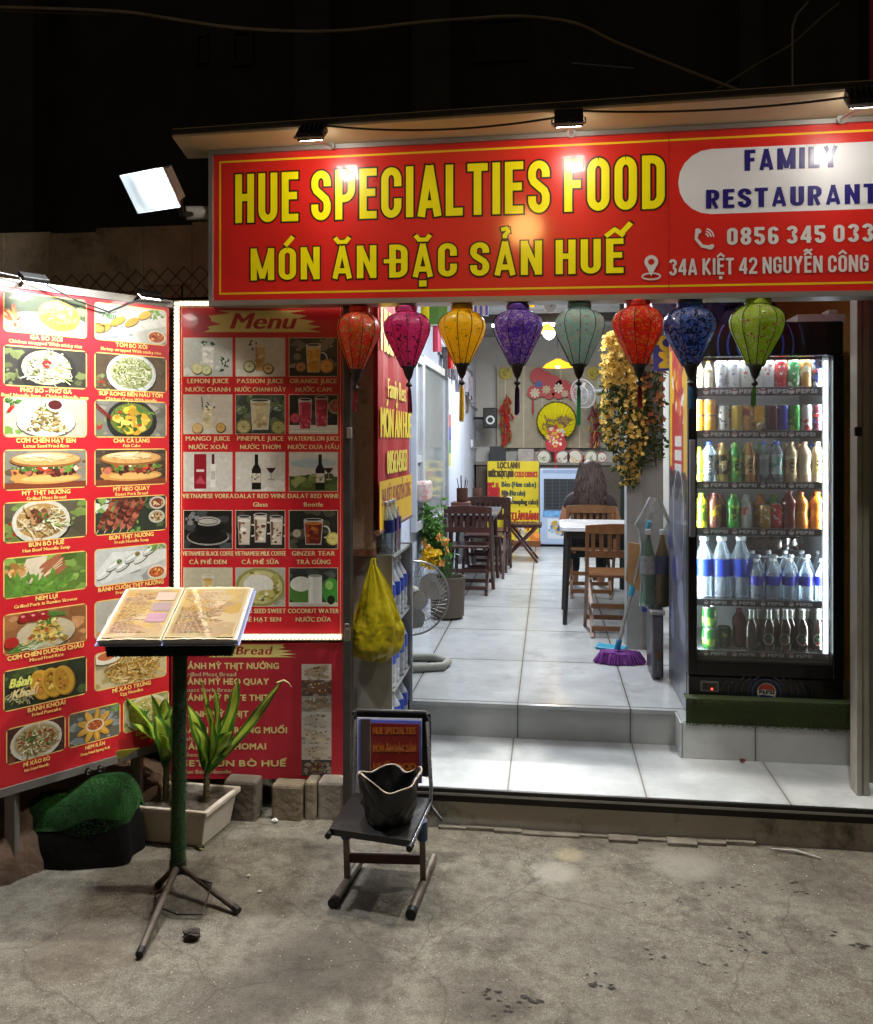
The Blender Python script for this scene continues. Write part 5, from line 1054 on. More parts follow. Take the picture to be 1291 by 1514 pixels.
# ================================================================ furniture and things inside
WOOD_D = M('dark_red_wood', '3a1c17', .4, var=.25, vs=12, coat=.2); WOOD_L = M('golden_wood', '5c3a1e', .4, var=.3, vs=12, col2='7a5230', coat=.2)
def chair(lab, loc, rot, mat, group, h=.74, w=.40, sw=.38, sh=.40):
    t = thing('wooden_chair', lab, 'chair', loc, rot, group); d = .36   # back at +y side of local frame faces -y viewer when rot = 0
    hw = w / 2
    b = MB()
    n = 9
    for i in range(n):
        x0 = -hw + w * i / n; x1 = -hw + w * (i + 1) / n; z = lambda x: h - .018 + .018 * math.cos(x / hw * 1.3)
        yy = lambda x: -.02 - .02 * math.cos(x / hw * 1.5)
        b.add([(x0, yy(x0), h - .065), (x1, yy(x1), h - .065), (x1, yy(x1), z(x1)), (x0, yy(x0), z(x0)), (x0, yy(x0) + .022, h - .065), (x1, yy(x1) + .022, h - .065), (x1, yy(x1) + .022, z(x1)), (x0, yy(x0) + .022, z(x0))], [(0, 1, 2, 3), (7, 6, 5, 4), (3, 2, 6, 7), (0, 4, 5, 1)] + ([(0, 3, 7, 4)] if i == 0 else []) + ([(1, 5, 6, 2)] if i == n - 1 else []))
    b.build('top_rail', mat, t, local=True, smooth=50)
    b = MB(); b.bar((-hw + .02, 0, h - .20), (hw - .02, 0, h - .20), .02, .045)
    for i in range(7): x = -hw + .05 + (w - .1) * i / 6; b.bar((x, -.005, h - .178), (x, -.015, h - .0655), .026, .012, (0, 1, 0))
    b.build('backrest', mat, t, local=True)
    b = MB()
    for i in range(7): b.box((-hw + .03, .02 + i * .052, sh - .018), (hw - .03, .064 + i * .052, sh))
    b.box((-hw + .05, .03, sh - .04), (-hw + .08, .37, sh - .0182)); b.box((hw - .08, .03, sh - .04), (hw - .05, .37, sh - .0182))
    b.build('seat', mat, t, local=True, bevel=.003)
    for s_ in (-1, 1):
        MB().tube([(s_ * (hw - .012), -.015, h - .068), (s_ * (hw - .012), .01, sh), (s_ * (hw - .012), .33, .0)], [.016, .018, .016], 4).build('leg', mat, t, local=True)
        MB().tube([(s_ * (hw - .045), .34, sh - .02), (s_ * (hw - .045), .16, .2), (s_ * (hw - .045), -.04, .0)], [.016, .018, .016], 4).build('leg', mat, t, local=True)
    for xo, yy, z in ((.04, -.02, .06), (.02, .27, .075), (.04, .06, .19)): MB().bar((-hw + xo, yy, z), (hw - xo, yy, z), .016, .03).build('stretcher', mat, t, local=True)
    return t
def table(lab, c, w, d, h, mat, top, group=None, white=False, round_=False):
    t = thing('dining_table', lab, 'table', (c[0], c[1], FLOOR), 0, group)
    b = MB()
    if round_:
        P = []
        for cx, cy, a in ((w / 2 - .07, d / 2 - .07, 0), (-w / 2 + .07, d / 2 - .07, 90), (-w / 2 + .07, -d / 2 + .07, 180), (w / 2 - .07, -d / 2 + .07, 270)):
            for i in range(7): P.append((cx + .07 * math.cos(R(a + 15 * i)), cy + .07 * math.sin(R(a + 15 * i)), h - .03))
        b.prism(P, (0, 0, .03))
    else: b.box((-w / 2, -d / 2, h - .025), (w / 2, d / 2, h))
    b.build('tabletop', top, t, local=True, bevel=.004)
    b = MB(); b.box((-w / 2 + .04, -d / 2 + .04, h - .08), (w / 2 - .04, d / 2 - .04, h - .031)); b.build('apron', mat, t, local=True)
    for sx in (-1, 1):
        for sy in (-1, 1): b = MB(); b.tube([(sx * (w / 2 - .06), sy * (d / 2 - .06), h - .08), (sx * (w / 2 - .035), sy * (d / 2 - .035), .0)], [.022, .015], 8); b.build('leg', mat, t, local=True)
    return t
WTOP = M('white_laminate_top', 'c9cdd2', .25, var=.05, coat=.3); BTOP = M('brown_table_top', '6a5750', .2, var=.2, coat=.4)
G1 = 'dark wooden chairs along the left wall'; G2 = 'golden wooden chairs by the pillar'
table('low dark wooden table against the left wall, nearer one', (-.66, 7.75), .46, .7, .66, WOOD_D, M('grey_shiny_top', '8a8a90', .15, var=.1, coat=.5))
table('dark wooden table farther along the left wall with white paper', (-.62, 9.2), .5, .7, .66, WOOD_D, BTOP)
chair('dark wooden chair at the near end of the first left table', (-.66, 7.15, FLOOR), 0, WOOD_D, G1)
chair('dark wooden chair between the two tables on the left', (-.56, 8.42, FLOOR), 0, WOOD_D, G1)
chair('dark wooden chair facing us at the far end of first left table', (-.60, 8.33, FLOOR), math.pi, WOOD_D, G1)
chair('dark wooden chair on the passage side of the second left table', (-.44, 9.3, FLOOR), R(-90), WOOD_D, G1, w=.36)
def holder(x, y, z, lab):
    t = thing('chopstick_holder', lab, 'holder', (x, y, z)); b = MB(); b.lathe([(.045, 0), (.05, .01), (.05, .12), (.044, .12), (.042, .02)], 14, Matrix.Translation((0, 0, 0))); b.build('cup', M('brown_cup', '4a2a20', .5), t, local=True, smooth=40)
    for i in range(7): a = i * .9; b = MB(); b.cyl((.018 * math.cos(a), .018 * math.sin(a), .025), (.05 * math.cos(a), .05 * math.sin(a), .19 + .02 * (i % 3)), .003, n=6); b.build('chopstick', M('dark_stick', '2a1a14', .6), t, local=True)
MB().box((-.84, 7.5, FLOOR + .661), (-.68, 7.68, FLOOR + .74)).build('napkin_box', M('brown_box_wood', '5a362c', .5, var=.2), lab='brown wooden napkin box on the nearer left table', cat='box', bevel=.004)
holder(-.75, 7.59, FLOOR + .7405, 'brown chopstick cup on the napkin box of the nearer table'); holder(-.74, 9.1, FLOOR + .6605, 'brown chopstick cup on the farther left table')
q = onD(768, 743, 9.3); MB().box((-.5, 8.92, FLOOR + .661), (-.385, 9.3, FLOOR + .675)).build('paper_sheet', M('white_paper', 'd3d6dc', .7), lab='white paper menus lying on the farther left table', cat='paper')
# right side: white-topped table, two golden chairs
table('white topped table with dark tapered legs beside the pillar', (.36, 6.35), .56, .62, .68, M('black_table_leg', '1a1714', .5), WTOP, round_=True)
chair('golden slatted wooden chair nearest the grey pillar', (.45, 5.72, FLOOR), 0, WOOD_L, G2, w=.42)
chair('golden slatted wooden chair the seated person is using', (.345, 7.12, FLOOR), 0, WOOD_L, G2, h=.76)
# the person seen from behind
pp = thing('person', 'person seated with back turned, long wavy dark hair and dark shirt', 'person', (.345, 7.3, FLOOR))
def skinned(name, verts, edges, rad, mat, parent, root=0, sub=2):
    me = bpy.data.meshes.new(name); me.from_pydata(verts, edges, []); o = bpy.data.objects.new(name, me); COL.objects.link(o); o.parent = parent; MW[o.name] = MW[parent.name]
    me.materials.append(mat); s_ = o.modifiers.new('skin', 'SKIN'); s_.use_smooth_shade = True
    for i, v in enumerate(me.skin_vertices[0].data): r = rad[i]; v.radius = r if isinstance(r, tuple) else (r, r); v.use_root = (i == root)
    ss = o.modifiers.new('sub', 'SUBSURF'); ss.levels = sub; ss.render_levels = sub
    return o
V = [(0, 0, .44), (0, -.01, .58), (0, -.01, .74), (0, 0, .86), (0, .01, .92), (0, .02, 1.0), (0, .02, 1.08)]
Rr = [(.15, .11), (.13, .1), (.155, .11), (.13, .085), (.05, .05), (.07, .085), (.065, .075)]
E_ = [(0, 1), (1, 2), (2, 3), (3, 4), (4, 5), (5, 6)]
for s_ in (-1, 1):
    k = len(V); V += [(s_ * .17, 0, .83), (s_ * .235, .02, .62), (s_ * .2, .22, .5), (s_ * .17, .3, .5)]; Rr += [.055, .044, .034, (.03, .018)]; E_ += [(3, k), (k, k + 1), (k + 1, k + 2), (k + 2, k + 3)]
    for f in range(4): j = len(V); fx = s_ * .17 + (f - 1.5) * .02; V += [(fx, .34, .498), (fx, .375 + .008 * (1.5 - abs(f - 1.5)), .488)]; Rr += [.0095, .008]; E_ += [(k + 3, j), (j, j + 1)]
    j = len(V); V += [(s_ * .13, .31, .495), (s_ * .12, .34, .49)]; Rr += [.011, .009]; E_ += [(k + 3, j), (j, j + 1)]
    k = len(V); V += [(s_ * .1, .06, .43), (s_ * .13, .42, .44), (s_ * .12, .4, .08), (s_ * .12, .5, .03)]; Rr += [.085, .06, .04, (.04, .03)]; E_ += [(0, k), (k, k + 1), (k + 1, k + 2), (k + 2, k + 3)]
skinned('body', V, E_, Rr, M('skin', '9a6a4e', .5, var=.08), pp)
sv = [(0, 0, .43), (0, -.01, .58), (0, -.01, .74), (0, .0, .85), (-.165, 0, .835), (-.21, .005, .72), (.165, 0, .835), (.21, .005, .72)]
skinned('shirt', sv, [(0, 1), (1, 2), (2, 3), (3, 4), (4, 5), (3, 6), (6, 7)], [(.168, .125), (.148, .115), (.172, .122), (.1, .09), .068, .06, .068, .06], M('dark_shirt', '33292b', .85, var=.2), pp)
skinned('trousers', [(0, .0, .43), (-.1, .06, .43), (-.13, .42, .445), (-.12, .4, .12), (.1, .06, .43), (.13, .42, .445), (.12, .4, .12)], [(0, 1), (1, 2), (2, 3), (0, 4), (4, 5), (5, 6)], [(.165, .12), .095, .07, .05, .095, .07, .05], M('dark_trousers', '1a1a20', .85), pp)
b = MB(); b.ball((0, 0.005, 1.055), (.095, .105, .125), 20, 12); rnd = random.Random(8)
for i in range(620):
    a = rnd.uniform(2.6, 6.8) ; x0, y0 = .085 * math.cos(a), .09 * math.sin(a); z0 = 1.1 + rnd.uniform(-.05, .05); le = rnd.uniform(.2, .38); P = []
    for j in range(7):
        t_ = j / 6; P.append((x0 * (1 + .6 * t_) + .009 * math.sin(t_ * 7 + i * .13) + .006 * math.sin(i * 3.3), y0 * (1 + .35 * t_) - .03 * t_ - .008 * math.cos(t_ * 6 + i * 1.7), z0 - le * t_))
    b.tube(P, [.004, .005, .006, .006, .005, .0035, .001], 4)
pp.scale = (.95, .95, .95); b.build('hair', M('dark_brown_hair', '24140e', .6, var=.4, vs=30, col2='3c261b'), pp, local=True, smooth=60)

# pillar with the flower garland
pa = onZ(928, 960, FLOOR); PX0, PX1, PY0 = pa.x - .005, pa.x + .215, pa.y
b = MB(); b.box((PX0, PY0, FLOOR), (PX0 + .1, PY0 + .16, 2.94)); b.box((PX0 + .1005, PY0 + .012, FLOOR), (PX1, PY0 + .17, 2.94))
b.build('pillar', M('grey_pillar', '8b9092', .6, var=.15, vs=3, dirt=('5a5a54', 3, .55)), lab='grey pillar wrapped in flowers beside the golden chairs', cat='pillar')
gar = thing('flower_garland', 'yellow flower garland with green leaves hanging on the grey pillar', 'garland', (PX0 + .08, PY0 - .05, 1.35))
rnd = random.Random(11); bl = MB(); lf = MB(); stem = MB(); red = MB()
def flake(mb, c, r, tilt=1.0):
    n_ = Vector((rnd.gauss(0, 1), rnd.gauss(-.8, .8), rnd.gauss(0, 1))).normalized(); u = n_.orthogonal().normalized(); w = n_.cross(u); a0 = rnd.random() * 6
    for q in range(5):
        a = a0 + q * 1.2566; d = u * math.cos(a) + w * math.sin(a); e = u * math.cos(a + 1.57) + w * math.sin(a + 1.57)
        mb.add([c, c + d * r * .6 + e * r * .4 + n_ * r * .25, c + d * r + n_ * r * .12, c + d * r * .6 - e * r * .4 + n_ * r * .25], [(0, 1, 2, 3)])
def leafm(mb, c, l, d=None):
    d = (d or Vector((rnd.gauss(0, 1), rnd.gauss(-.3, .8), rnd.gauss(-.4, .7)))).normalized(); s_ = d.orthogonal().normalized(); s_.rotate(Matrix.Rotation(rnd.random() * 6, 3, d)); up = d.cross(s_)
    w = l * .24; mb.add([c, c + d * l * .4 + s_ * w, c + d * l + up * -l * .12, c + d * l * .4 - s_ * w, c + d * l * .45 + up * l * .06], [(0, 1, 4), (1, 2, 4), (2, 3, 4), (3, 0, 4)])
for k in range(1700):
    px = rnd.uniform(890, 958); py = rnd.uniform(492, 716); cx = 923 + 8 * math.sin(py * .02)
    if abs(px - cx) > 33 * (1 if py < 640 else max(.35, 1 - (py - 640) / 110)) * (1 if py > 520 else .8): continue
    c = onY(px, py, PY0 - .02 - rnd.random() * .1)
    yellow = rnd.random() < (.95 if py < 565 else .5) and not (px > 905 and px < 925 and py > 560 and rnd.random() < .6)
    if yellow: flake(bl, c, rnd.uniform(.014, .024))
    if rnd.random() < (.25 if py < 565 else .8): leafm(lf, c + Vector((0, .02, 0)), rnd.uniform(.035, .06))
for k in range(260):
    px = rnd.uniform(945, 982); py = rnd.uniform(535, 690) - (px - 945) * .3
    c = onY(px, py, PY0 - .0 - rnd.random() * .08); leafm(lf, c, rnd.uniform(.035, .06))
    if rnd.random() < .3 and py < 640: flake(red, c - Vector((0, .03, 0)), rnd.uniform(.015, .026))
stem.tube([onY(922, 490, PY0 - .04), onY(930, 600, PY0 - .05), onY(926, 715, PY0 - .04)], .006, 6); stem.tube([onY(945, 540, PY0 - .03), onY(962, 600, PY0 - .04), onY(970, 690, PY0 - .03)], .005, 6)
bl.build('blossom', M('dull_yellow_petal', 'b8902e', .75, var=.35, vs=25, col2='e8cf78', trans=.25), gar); red.build('blossom', M('dusty_orange_petal', 'a8704a', .7, var=.35, vs=25, trans=.3), gar); lf.build('foliage', M('dark_silk_leaf', '2a3a1c', .6, var=.4, vs=20, col2='4a5a28', trans=.2), gar); stem.build('stem', M('stem_brown', '3a2f1c', .8), gar)
# dark green pole behind the person
b = MB(); b.cyl((.66, 7.6, FLOOR), (.66, 7.6, 2.94), .05); b.build('pole', M('dark_green_pole', '1c2a20', .5), lab='dark green pole behind the seated person', cat='pole', smooth=40)

# potted plant with flowers, floor fan
pl = thing('potted_plant', 'leafy green plant with yellow and orange flowers behind the fan', 'plant', (-.72, 6.2, FLOOR))
rnd = random.Random(21); lf = MB(); fl = MB(); fo = MB(); st = MB()
for k in range(44):
    x0, y0 = -.72 + rnd.gauss(0, .03), 6.2 + rnd.gauss(0, .03); px = rnd.uniform(602, 655); py = rnd.uniform(738, 820); e = onY(px, py, 6.2 + rnd.uniform(-.15, .15)); e.x = max(e.x, LX + .03); base = Vector((x0, y0, FLOOR + .3)); mid = base.lerp(e, .5) + Vector((0, 0, .06))
    pts = [base.lerp(mid, i / 4) if i < 4 else mid for i in range(5)] + [mid.lerp(e, i / 5) for i in range(1, 6)]; st.tube(pts, .003, 4)
    for p_ in pts[3:]:
        for s_ in (-1, 1, 0): leafm(lf, p_, rnd.uniform(.035, .075))
for px, py in ((635, 818), (641, 826), (628, 829), (636, 833), (645, 818), (631, 822)): flake(fl, onY(px, py, 6.0), .05); flake(fl, onY(px + 3, py + 2, 5.98), .045)
for px, py in ((630, 800), (632, 808), (652, 792), (660, 800), (663, 812), (655, 830)): flake(fo, onY(px, py, 6.02), .03); flake(fo, onY(px - 2, py + 3, 6.01), .03)
lf.build('foliage', M('fresh_leaf', '2f5a22', .5, var=.35, vs=18, col2='5a8a34', trans=.3), pl); fl.build('blossom', M('yellow_flower', 'd8b010', .6, var=.2, trans=.3), pl); fo.build('blossom', M('orange_flower', 'b8562a', .6, var=.3, col2='b8a03a', vs=15), pl); st.build('stem', M('green_stem', '3a5a2a', .6), pl)
MB().lathe([(.09, 0), (.12, .02), (.13, .3), (.12, .3), (.11, .26), (.01, .26)], 20, Matrix.Translation((-.72, 6.2, FLOOR))).build('pot', M('dark_pot', '4a4034', .6), pl, smooth=40)
fc = onX(613, 884, -.74); fan = thing('floor_fan', 'grey floor fan with round wire cage beside the water shelf', 'fan', (fc.x, fc.y, FLOOR), rot=R(28))
FH = fc.z - FLOOR
GP = M('grey_fan_plastic', '8f9188', .5, var=.1); WIRE = M('fan_wire', '8a8c8a', .35, .5)
def ringpts(r, y, n=36): return [(r * math.cos(6.283 * i / n), y, FH + r * math.sin(6.283 * i / n)) for i in range(n)]
b = MB(); FR = .205
b.tube(ringpts(FR, -.0), .006, 6, closed=True); b.tube(ringpts(FR * .62, -.055), .002, 4, closed=True); b.tube(ringpts(.05, -.07), .004, 4, closed=True)
for i in range(48):
    a = 6.283 * i / 48
    for yk in (-1, 1): b.tube([(.05 * math.cos(a), .07 * yk - .0, FH + .05 * math.sin(a)), (FR * .62 * math.cos(a + .1), .055 * yk, FH + FR * .62 * math.sin(a + .1)), (FR * math.cos(a + .16), 0, FH + FR * math.sin(a + .16))], .0011, 3, caps=False)
b.build('cage', WIRE, fan, local=True)
for k in range(3):
    a0 = 2.094 * k + .5; vs = []; n = 8
    for j in range(2):
        for i in range(n + 1): rr_ = .035 + (FR - .06) * i / n; a = a0 + (j - .5) * (.5 + .75 * math.sin(3.1 * (i + .6) / (n + 1))); vs.append((rr_ * math.cos(a), (j - .5) * .045, FH + rr_ * math.sin(a)))
    b = MB(); b.add(vs, [(i, i + 1, n + 2 + i, n + 1 + i) for i in range(n)]); b.build('blade', M('grey_blade', '7d8079', .4), fan, local=True, smooth=80)
b = MB(); b.lathe([(.001, -.075), (.045, -.07), (.05, -.05), (.05, .0)], 20, Matrix.Translation((0, 0, FH)) @ Matrix.Rotation(R(-90), 4, 'X')); b.lathe([(.05, .0), (.062, .05), (.062, .14), (.045, .17), (.001, .175)], 20, Matrix.Translation((0, 0, FH)) @ Matrix.Rotation(R(-90), 4, 'X')); b.build('motor', GP, fan, local=True, smooth=40)
b = MB(); b.tube([(-.16, -.05, .022), (.14, -.08, .022), (.2, .0, .022), (.17, .12, .022), (0, .2, .022), (-.17, .12, .022), (-.2, .03, .022)], .024, 10, closed=True); b.tube([(0, .19, .03), (0, .16, FH * .6), (0, .1, FH - .03)], .018, 8); b.build('stand', GP, fan, local=True, smooth=60)

# ---------------- back of the room
def bk(px, py, Y=11.0): return onY(px, py, Y)
bl_ = thing('bamboo_blind', 'wide pale bamboo blind covering the upper back wall', 'blind', (.05, 11.12, 1.5))
p0 = bk(735, 662, 11.1); p1 = bk(896, 540, 11.1)
b = MB(); n = 46
for i in range(n): z = lerp(p0.z, p1.z, i / n); b.box((p0.x, 11.1, z), (p1.x, 11.108, z + (p1.z - p0.z) / n * .86))
b.build('slats', M('pale_bamboo', 'a39a82', .7, var=.3, vs=14, col2='b5ad97'), bl_)
b = MB()
for i in range(6): x = lerp(p0.x + .1, p1.x - .1, i / 5); b.box((x, 11.094, p0.z), (x + .012, 11.0985, p1.z))
b.build('tape', M('blind_tape', 'c9c4b2', .7), bl_)
def disc(mb, px, py, Y, rpx, th=.02, n=24, x=1):
    c = onY(px, py, Y); r = rpx * (c - EYEP).dot(AHEAD) / F; mb.prism([(c.x + r * x * math.cos(6.283 * i / n), Y, c.z + r * math.sin(6.283 * i / n)) for i in range(n)], (0, -th, 0)); return c, r
RED = M('red_paper', 'a31420', .5, var=.2, vs=20); YPAP = M('yellow_paper', 'd0bf10', .6, var=.12)
for px, lab in ((748, 'round yellow paper disc on the left of the bamboo blind'), (877, 'round yellow paper disc on the right of the bamboo blind')):
    b = MB(); c, r = disc(b, px, 552, 11.085, 9); t = thing('paper_disc', lab, 'decoration', tuple(c), group='yellow paper discs on the blind'); b.build('disc', M('dull_yellow_paper', 'a99a2a', .6, var=.3, vs=30), t)
    p = Paint((c.x - r, 11.085 - .02, c.z - r), (1, 0, 0), Z3); strokes(p, r, r, r * .7, r * .7, 9, ['4a3a14', '6a5a20'], r * .8, r * .12); p.build('drawing', t)
# red cloud and blossom decoration
rd = thing('blossom_garland', 'red paper cloud decoration with white and blue flowers on the blind', 'decoration', tuple(bk(815, 570, 11.05)))
b = MB()
for px, py, r_ in ((796, 556, 12), (806, 562, 13), (818, 568, 13), (790, 580, 10), (803, 577, 10), (832, 572, 11), (842, 578, 10), (848, 584, 7), (826, 580, 10), (812, 582, 8)): disc(b, px, py, 11.06 - .003 * (px % 7), r_, .02, 18)
b.build('cloud', RED, rd)
for px, py, r_, c in ((791, 581, 8, 'c9c2a8'), (808, 576, 7, 'b9b08a'), (826, 574, 8, 'd3ccb8'), (797, 568, 6, '3a5aa0'), (846, 585, 7, 'b0402a'), (835, 582, 6, 'c0a890')):
    b = MB(); c0 = onY(px, py, 11.025); r = r_ * 10.9 / F
    for q in range(8): a = q * .785; b.prism([(c0.x, 11.02, c0.z)] + [(c0.x + r * math.cos(a + d) * k_, 11.02, c0.z + r * math.sin(a + d) * k_) for d, k_ in ((-.3, .75), (0, 1), (.3, .75))], (0, -.006, 0))
    b.build('flower', M('paper_flower_' + c, c, .6), rd)
b = MB(); b.tube([bk(788, 592, 11.0), bk(788, 612, 11.0)], .012, 6); b.build('tassel', RED, rd)
# yellow fan with the red lamp ornament under it
yf = thing('paper_fan', 'round yellow paper fan with brown sprigs in the middle of the blind', 'decoration', tuple(bk(823, 652, 11.0)))
b = MB(); c0 = onY(823, 623, 10.97); r = 28.5 * 10.9 / F; n = 44; vs = [(c0.x, 10.96, c0.z - r * .55)]
for i in range(n + 1): a = R(-52 + 284 * i / n); vs.append((c0.x + r * math.cos(a), 10.97 + (.012 if i % 2 else -.004), c0.z + r * math.sin(a)))
b.add(vs, [(0, i, i + 1) for i in range(1, n + 1)]); b.build('leaf', M('lemon_paper', 'd6cb00', .6, var=.08), yf)
b = MB(); b.tube([Vector(v) - Vector((0, .004, 0)) for v in vs[1:]], .008, 5); b.build('rim', M('dark_rim', '4a3a10', .6), yf)
p = Paint((c0.x - r, 10.945, c0.z - r), (1, 0, 0), Z3); strokes(p, r * .55, r * .85, r * .35, r * .28, 24, ['5a3410', '7a4a1c', '8a6a20'], r * .25, r * .05); p.build('drawing', yf); p = Paint((c0.x - r, 10.945, c0.z - r), (1, 0, 0), Z3); strokes(p, r * 1.4, r * 1.05, r * .26, r * .22, 46, ['5a3410', '7a4a1c', '9a7a20'], r * .25, r * .05); p.build('drawing', yf)
ro = thing('paper_lamp', 'red and white paper lamp ornament hanging below the yellow fan', 'decoration', tuple(bk(822, 672, 10.9)))
b = MB()
O_ = [(822, 626), (830, 640), (838, 654), (836, 664), (828, 668), (816, 668), (808, 664), (806, 654), (814, 640)]
b.prism([onY(x, y, 10.91) for x, y in O_], (0, -.04, 0)); b.build('shade', RED, ro)
p = Paint((0, 10.868, 0), (1, 0, 0), Z3); rnd = random.Random(4)
q0 = onY(822, 640, 10.87)
bits(p, q0.x, q0.z - .05, .1, .12, 46, ['d6c8b4', 'cfa83a', 'c9402a'], .022); p.build('drawing', ro)
MB().tube([onY(822, 668, 10.9), onY(822, 704, 10.9)], [.02, .016], 6).build('tassel', M('bright_red_tassel', 'c01018', .6), ro)
# firecracker strings
for px, py0, py1, lab in ((749, 586, 655, 'string of red and gold firecrackers on the left of the blind'), (881, 598, 656, 'string of dark red firecrackers on the right of the blind')):
    t = thing('firecracker_string', lab, 'decoration', tuple(bk(px, py1, 11.0)), group='firecracker strings on the blind'); b = MB(); g = MB(); rnd = random.Random(px)
    for i in range(46):
        f = i / 46; w = 4 + 5 * math.sin(min(1, f * 1.4) * 2.6); c = onY(px + rnd.uniform(-w, w), lerp(py0, py1, f), 11.0 + rnd.uniform(-.05, .03)); d = Vector((rnd.uniform(-.5, .5), rnd.uniform(-.2, .2), -1)).normalized()
        (g if i % 5 == 0 else b).cyl(c, c + d * .075, .014, n=7)
    b.mi = 1; b.add(g.v, g.f); b.build('firecracker', [M('firecracker_red' if px < 800 else 'firecracker_dark_red', 'a0221c' if px < 800 else '7a1a18', .35, coat=.4, var=.3, vs=20), M('gold_foil', 'b5792a', .3, .7)], t)
    MB().cyl(onY(px, py0 - 4, 11.0), onY(px, py1, 11.0), .006).build('string', RED, t)
# speaker, wall fan, lamps
c = bk(725, 618, 10.75); t = thing('loudspeaker', 'black wall loudspeaker with a pale ring left of the blind', 'speaker', tuple(c)); b = MB(); b.cbox((c.x, c.y, c.z), (.17, .16, .25)); b.build('cabinet', BLK, t, bevel=.01)
b = MB(); q = onY(725, 621, 10.66); b.tube([(q.x + .045 * math.cos(6.283 * i / 20), q.y, q.z + .045 * math.sin(6.283 * i / 20)) for i in range(20)], .012, 8, closed=True); b.build('cone', M('pale_ring', 'c9cdd0', .3), t, smooth=60); MB().bar((c.x, c.y + .08, c.z), (LX, c.y + .12, c.z), .03, .03).build('bracket', BLK, t)
c = bk(862, 582, 10.2); t = thing('wall_fan', 'white wall fan with a round wire cage near the pillar', 'fan', tuple(c)); n_ = Vector((-.6, -.75, -.25)).normalized(); u = n_.orthogonal().normalized(); w = n_.cross(u)
b = MB()
for r_, o_ in ((.17, 0), (.11, .05), (.03, .065)): b.tube([c + (u * math.cos(6.283 * i / 28) + w * math.sin(6.283 * i / 28)) * r_ + n_ * o_ for i in range(28)], .006, 5, closed=True)
for i in range(30): a = 6.283 * i / 30; d = u * math.cos(a) + w * math.sin(a); b.tube([c + d * .03 + n_ * .065, c + d * .11 + n_ * .05, c + d * .17, c + d * .11 - n_ * .05, c + d * .04 - n_ * .06], .0022, 3)
b.build('cage', M('white_wire', 'b9bcc4', .4), t); MB().cyl(c - n_ * .2, c - n_ * .04, .055).build('motor', M('white_motor', 'b5b8c0', .4), t, smooth=40); MB().tube([c - n_ * .15, Vector((.9, c.y + .1, c.z + .05)), Vector((1.0, c.y + .1, c.z + .05))], .02, 8).build('bracket', M('white_motor', ''), t)
for k in range(3):
    a0 = k * 2.09; vs = [c + (u * math.cos(a0 + d) + w * math.sin(a0 + d)) * r_ + n_ * e for r_, d, e in ((.03, -.3, 0), (.14, -.5, -.02), (.14, .5, .02), (.03, .3, 0))]; b = MB(); b.add(vs, [(0, 1, 2, 3)]); b.build('blade', M('white_motor', ''), t)
c = onY(812, 493, 8.0); t = thing('bulb_lamp', 'bright white bulb under a small shade near the ceiling', 'lamp', tuple(c)); MB().ball((c.x, c.y, c.z), .055, 14, 10).build('bulb', glow('bright_bulb', 'fbfbff', 16), t, smooth=60)
MB().lathe([(.09, .0), (.05, .05), (.02, .08)], 18, Matrix.Translation((c.x - .02, c.y, c.z + .01)), None, False).build('shade', M('yellow_shade', 'c9a040', .5, trans=.4), t, smooth=60); MB().cyl((c.x, c.y, c.z + .06), (c.x, c.y, 2.72), .006).build('cord', BLKW, t)
lamp('bulb_light', 'POINT', (c.x, c.y, c.z - .07), 10, (1, 1, 1), .05)
c = onY(825, 543, 9.4); t = thing('pendant_lamp', 'wide yellow pendant lamp shade in front of the blind', 'lamp', tuple(c)); r = 22 * 9.4 / F
MB().lathe([(r, 0), (r * .8, .035), (r * .35, .07), (.03, .09)], 28, Matrix.Translation(c), None, False).build('shade', M('gold_shade', 'c98f1a', .4, trans=.3), t, smooth=60); MB().ball((c.x, c.y, c.z + .02), .03).build('bulb', glow('warm_bulb', 'ffd27a', 14), t); MB().cyl((c.x, c.y, c.z + .08), (c.x, c.y, 2.94), .005).build('cord', BLKW, t)
lamp('pendant_light', 'POINT', (c.x, c.y, c.z - .05), 9, (1, .75, .35), .04)
c = onY(814, 455, 7.8); t = thing('wall_clock', 'round white clock hanging below the roof beam', 'clock', tuple(c)); b = MB(); disc(b, 814, 454, 8.19, 9, .03); b.build('face', M('clock_white', 'c3c6c6', .4), t); q = onY(814, 454, 8.15); MB().bar(q, q + Vector((.03, 0, .04)), .006, .006).build('hand', BLKW, t)
# yellow price boards, air cooler, counter with plates
yb = thing('yellow_price_board', 'upper yellow board of cake prices at the back left', 'sign', tuple(bk(758, 760, 10.7))); p0 = onY(721, 757, 10.7); p1 = onY(797, 682, 10.7); W_ = p1.x - p0.x; H_ = p1.z - p0.z
MB().box((p0.x, 10.7, p0.z - .3), (p1.x, 10.73, p1.z)).build('board', M('yellow_board', 'c9b41a', .5, var=.1), yb); p = Paint((p0.x, 10.7, p0.z), (1, 0, 0), Z3)
for t_, x, z, h_, c_, wd in (('LỌC LẠNH', .2, .86, .075, '4a3a14', .42), ('NƯỚC NGỌT LẠNH', .02, .69, .075, '3a2a10', .48), ('COLD DRINKS', .53, .69, .065, 'a3321c', .44), ('Bánh', .02, .3, .17, 'a31420', .2), ('Bèo (Hue cake)', .28, .5, .06, '3a4a3a', .66), ('Nậm (Flat cake)', .28, .33, .06, '3a4a3a', .45), ('Lọc (Dumpling cake)', .28, .16, .06, '3a3a2a', .7)): p.text(t_, x * W_, z * H_, h_, c_, width=wd * W_, bold=(.09, .05))
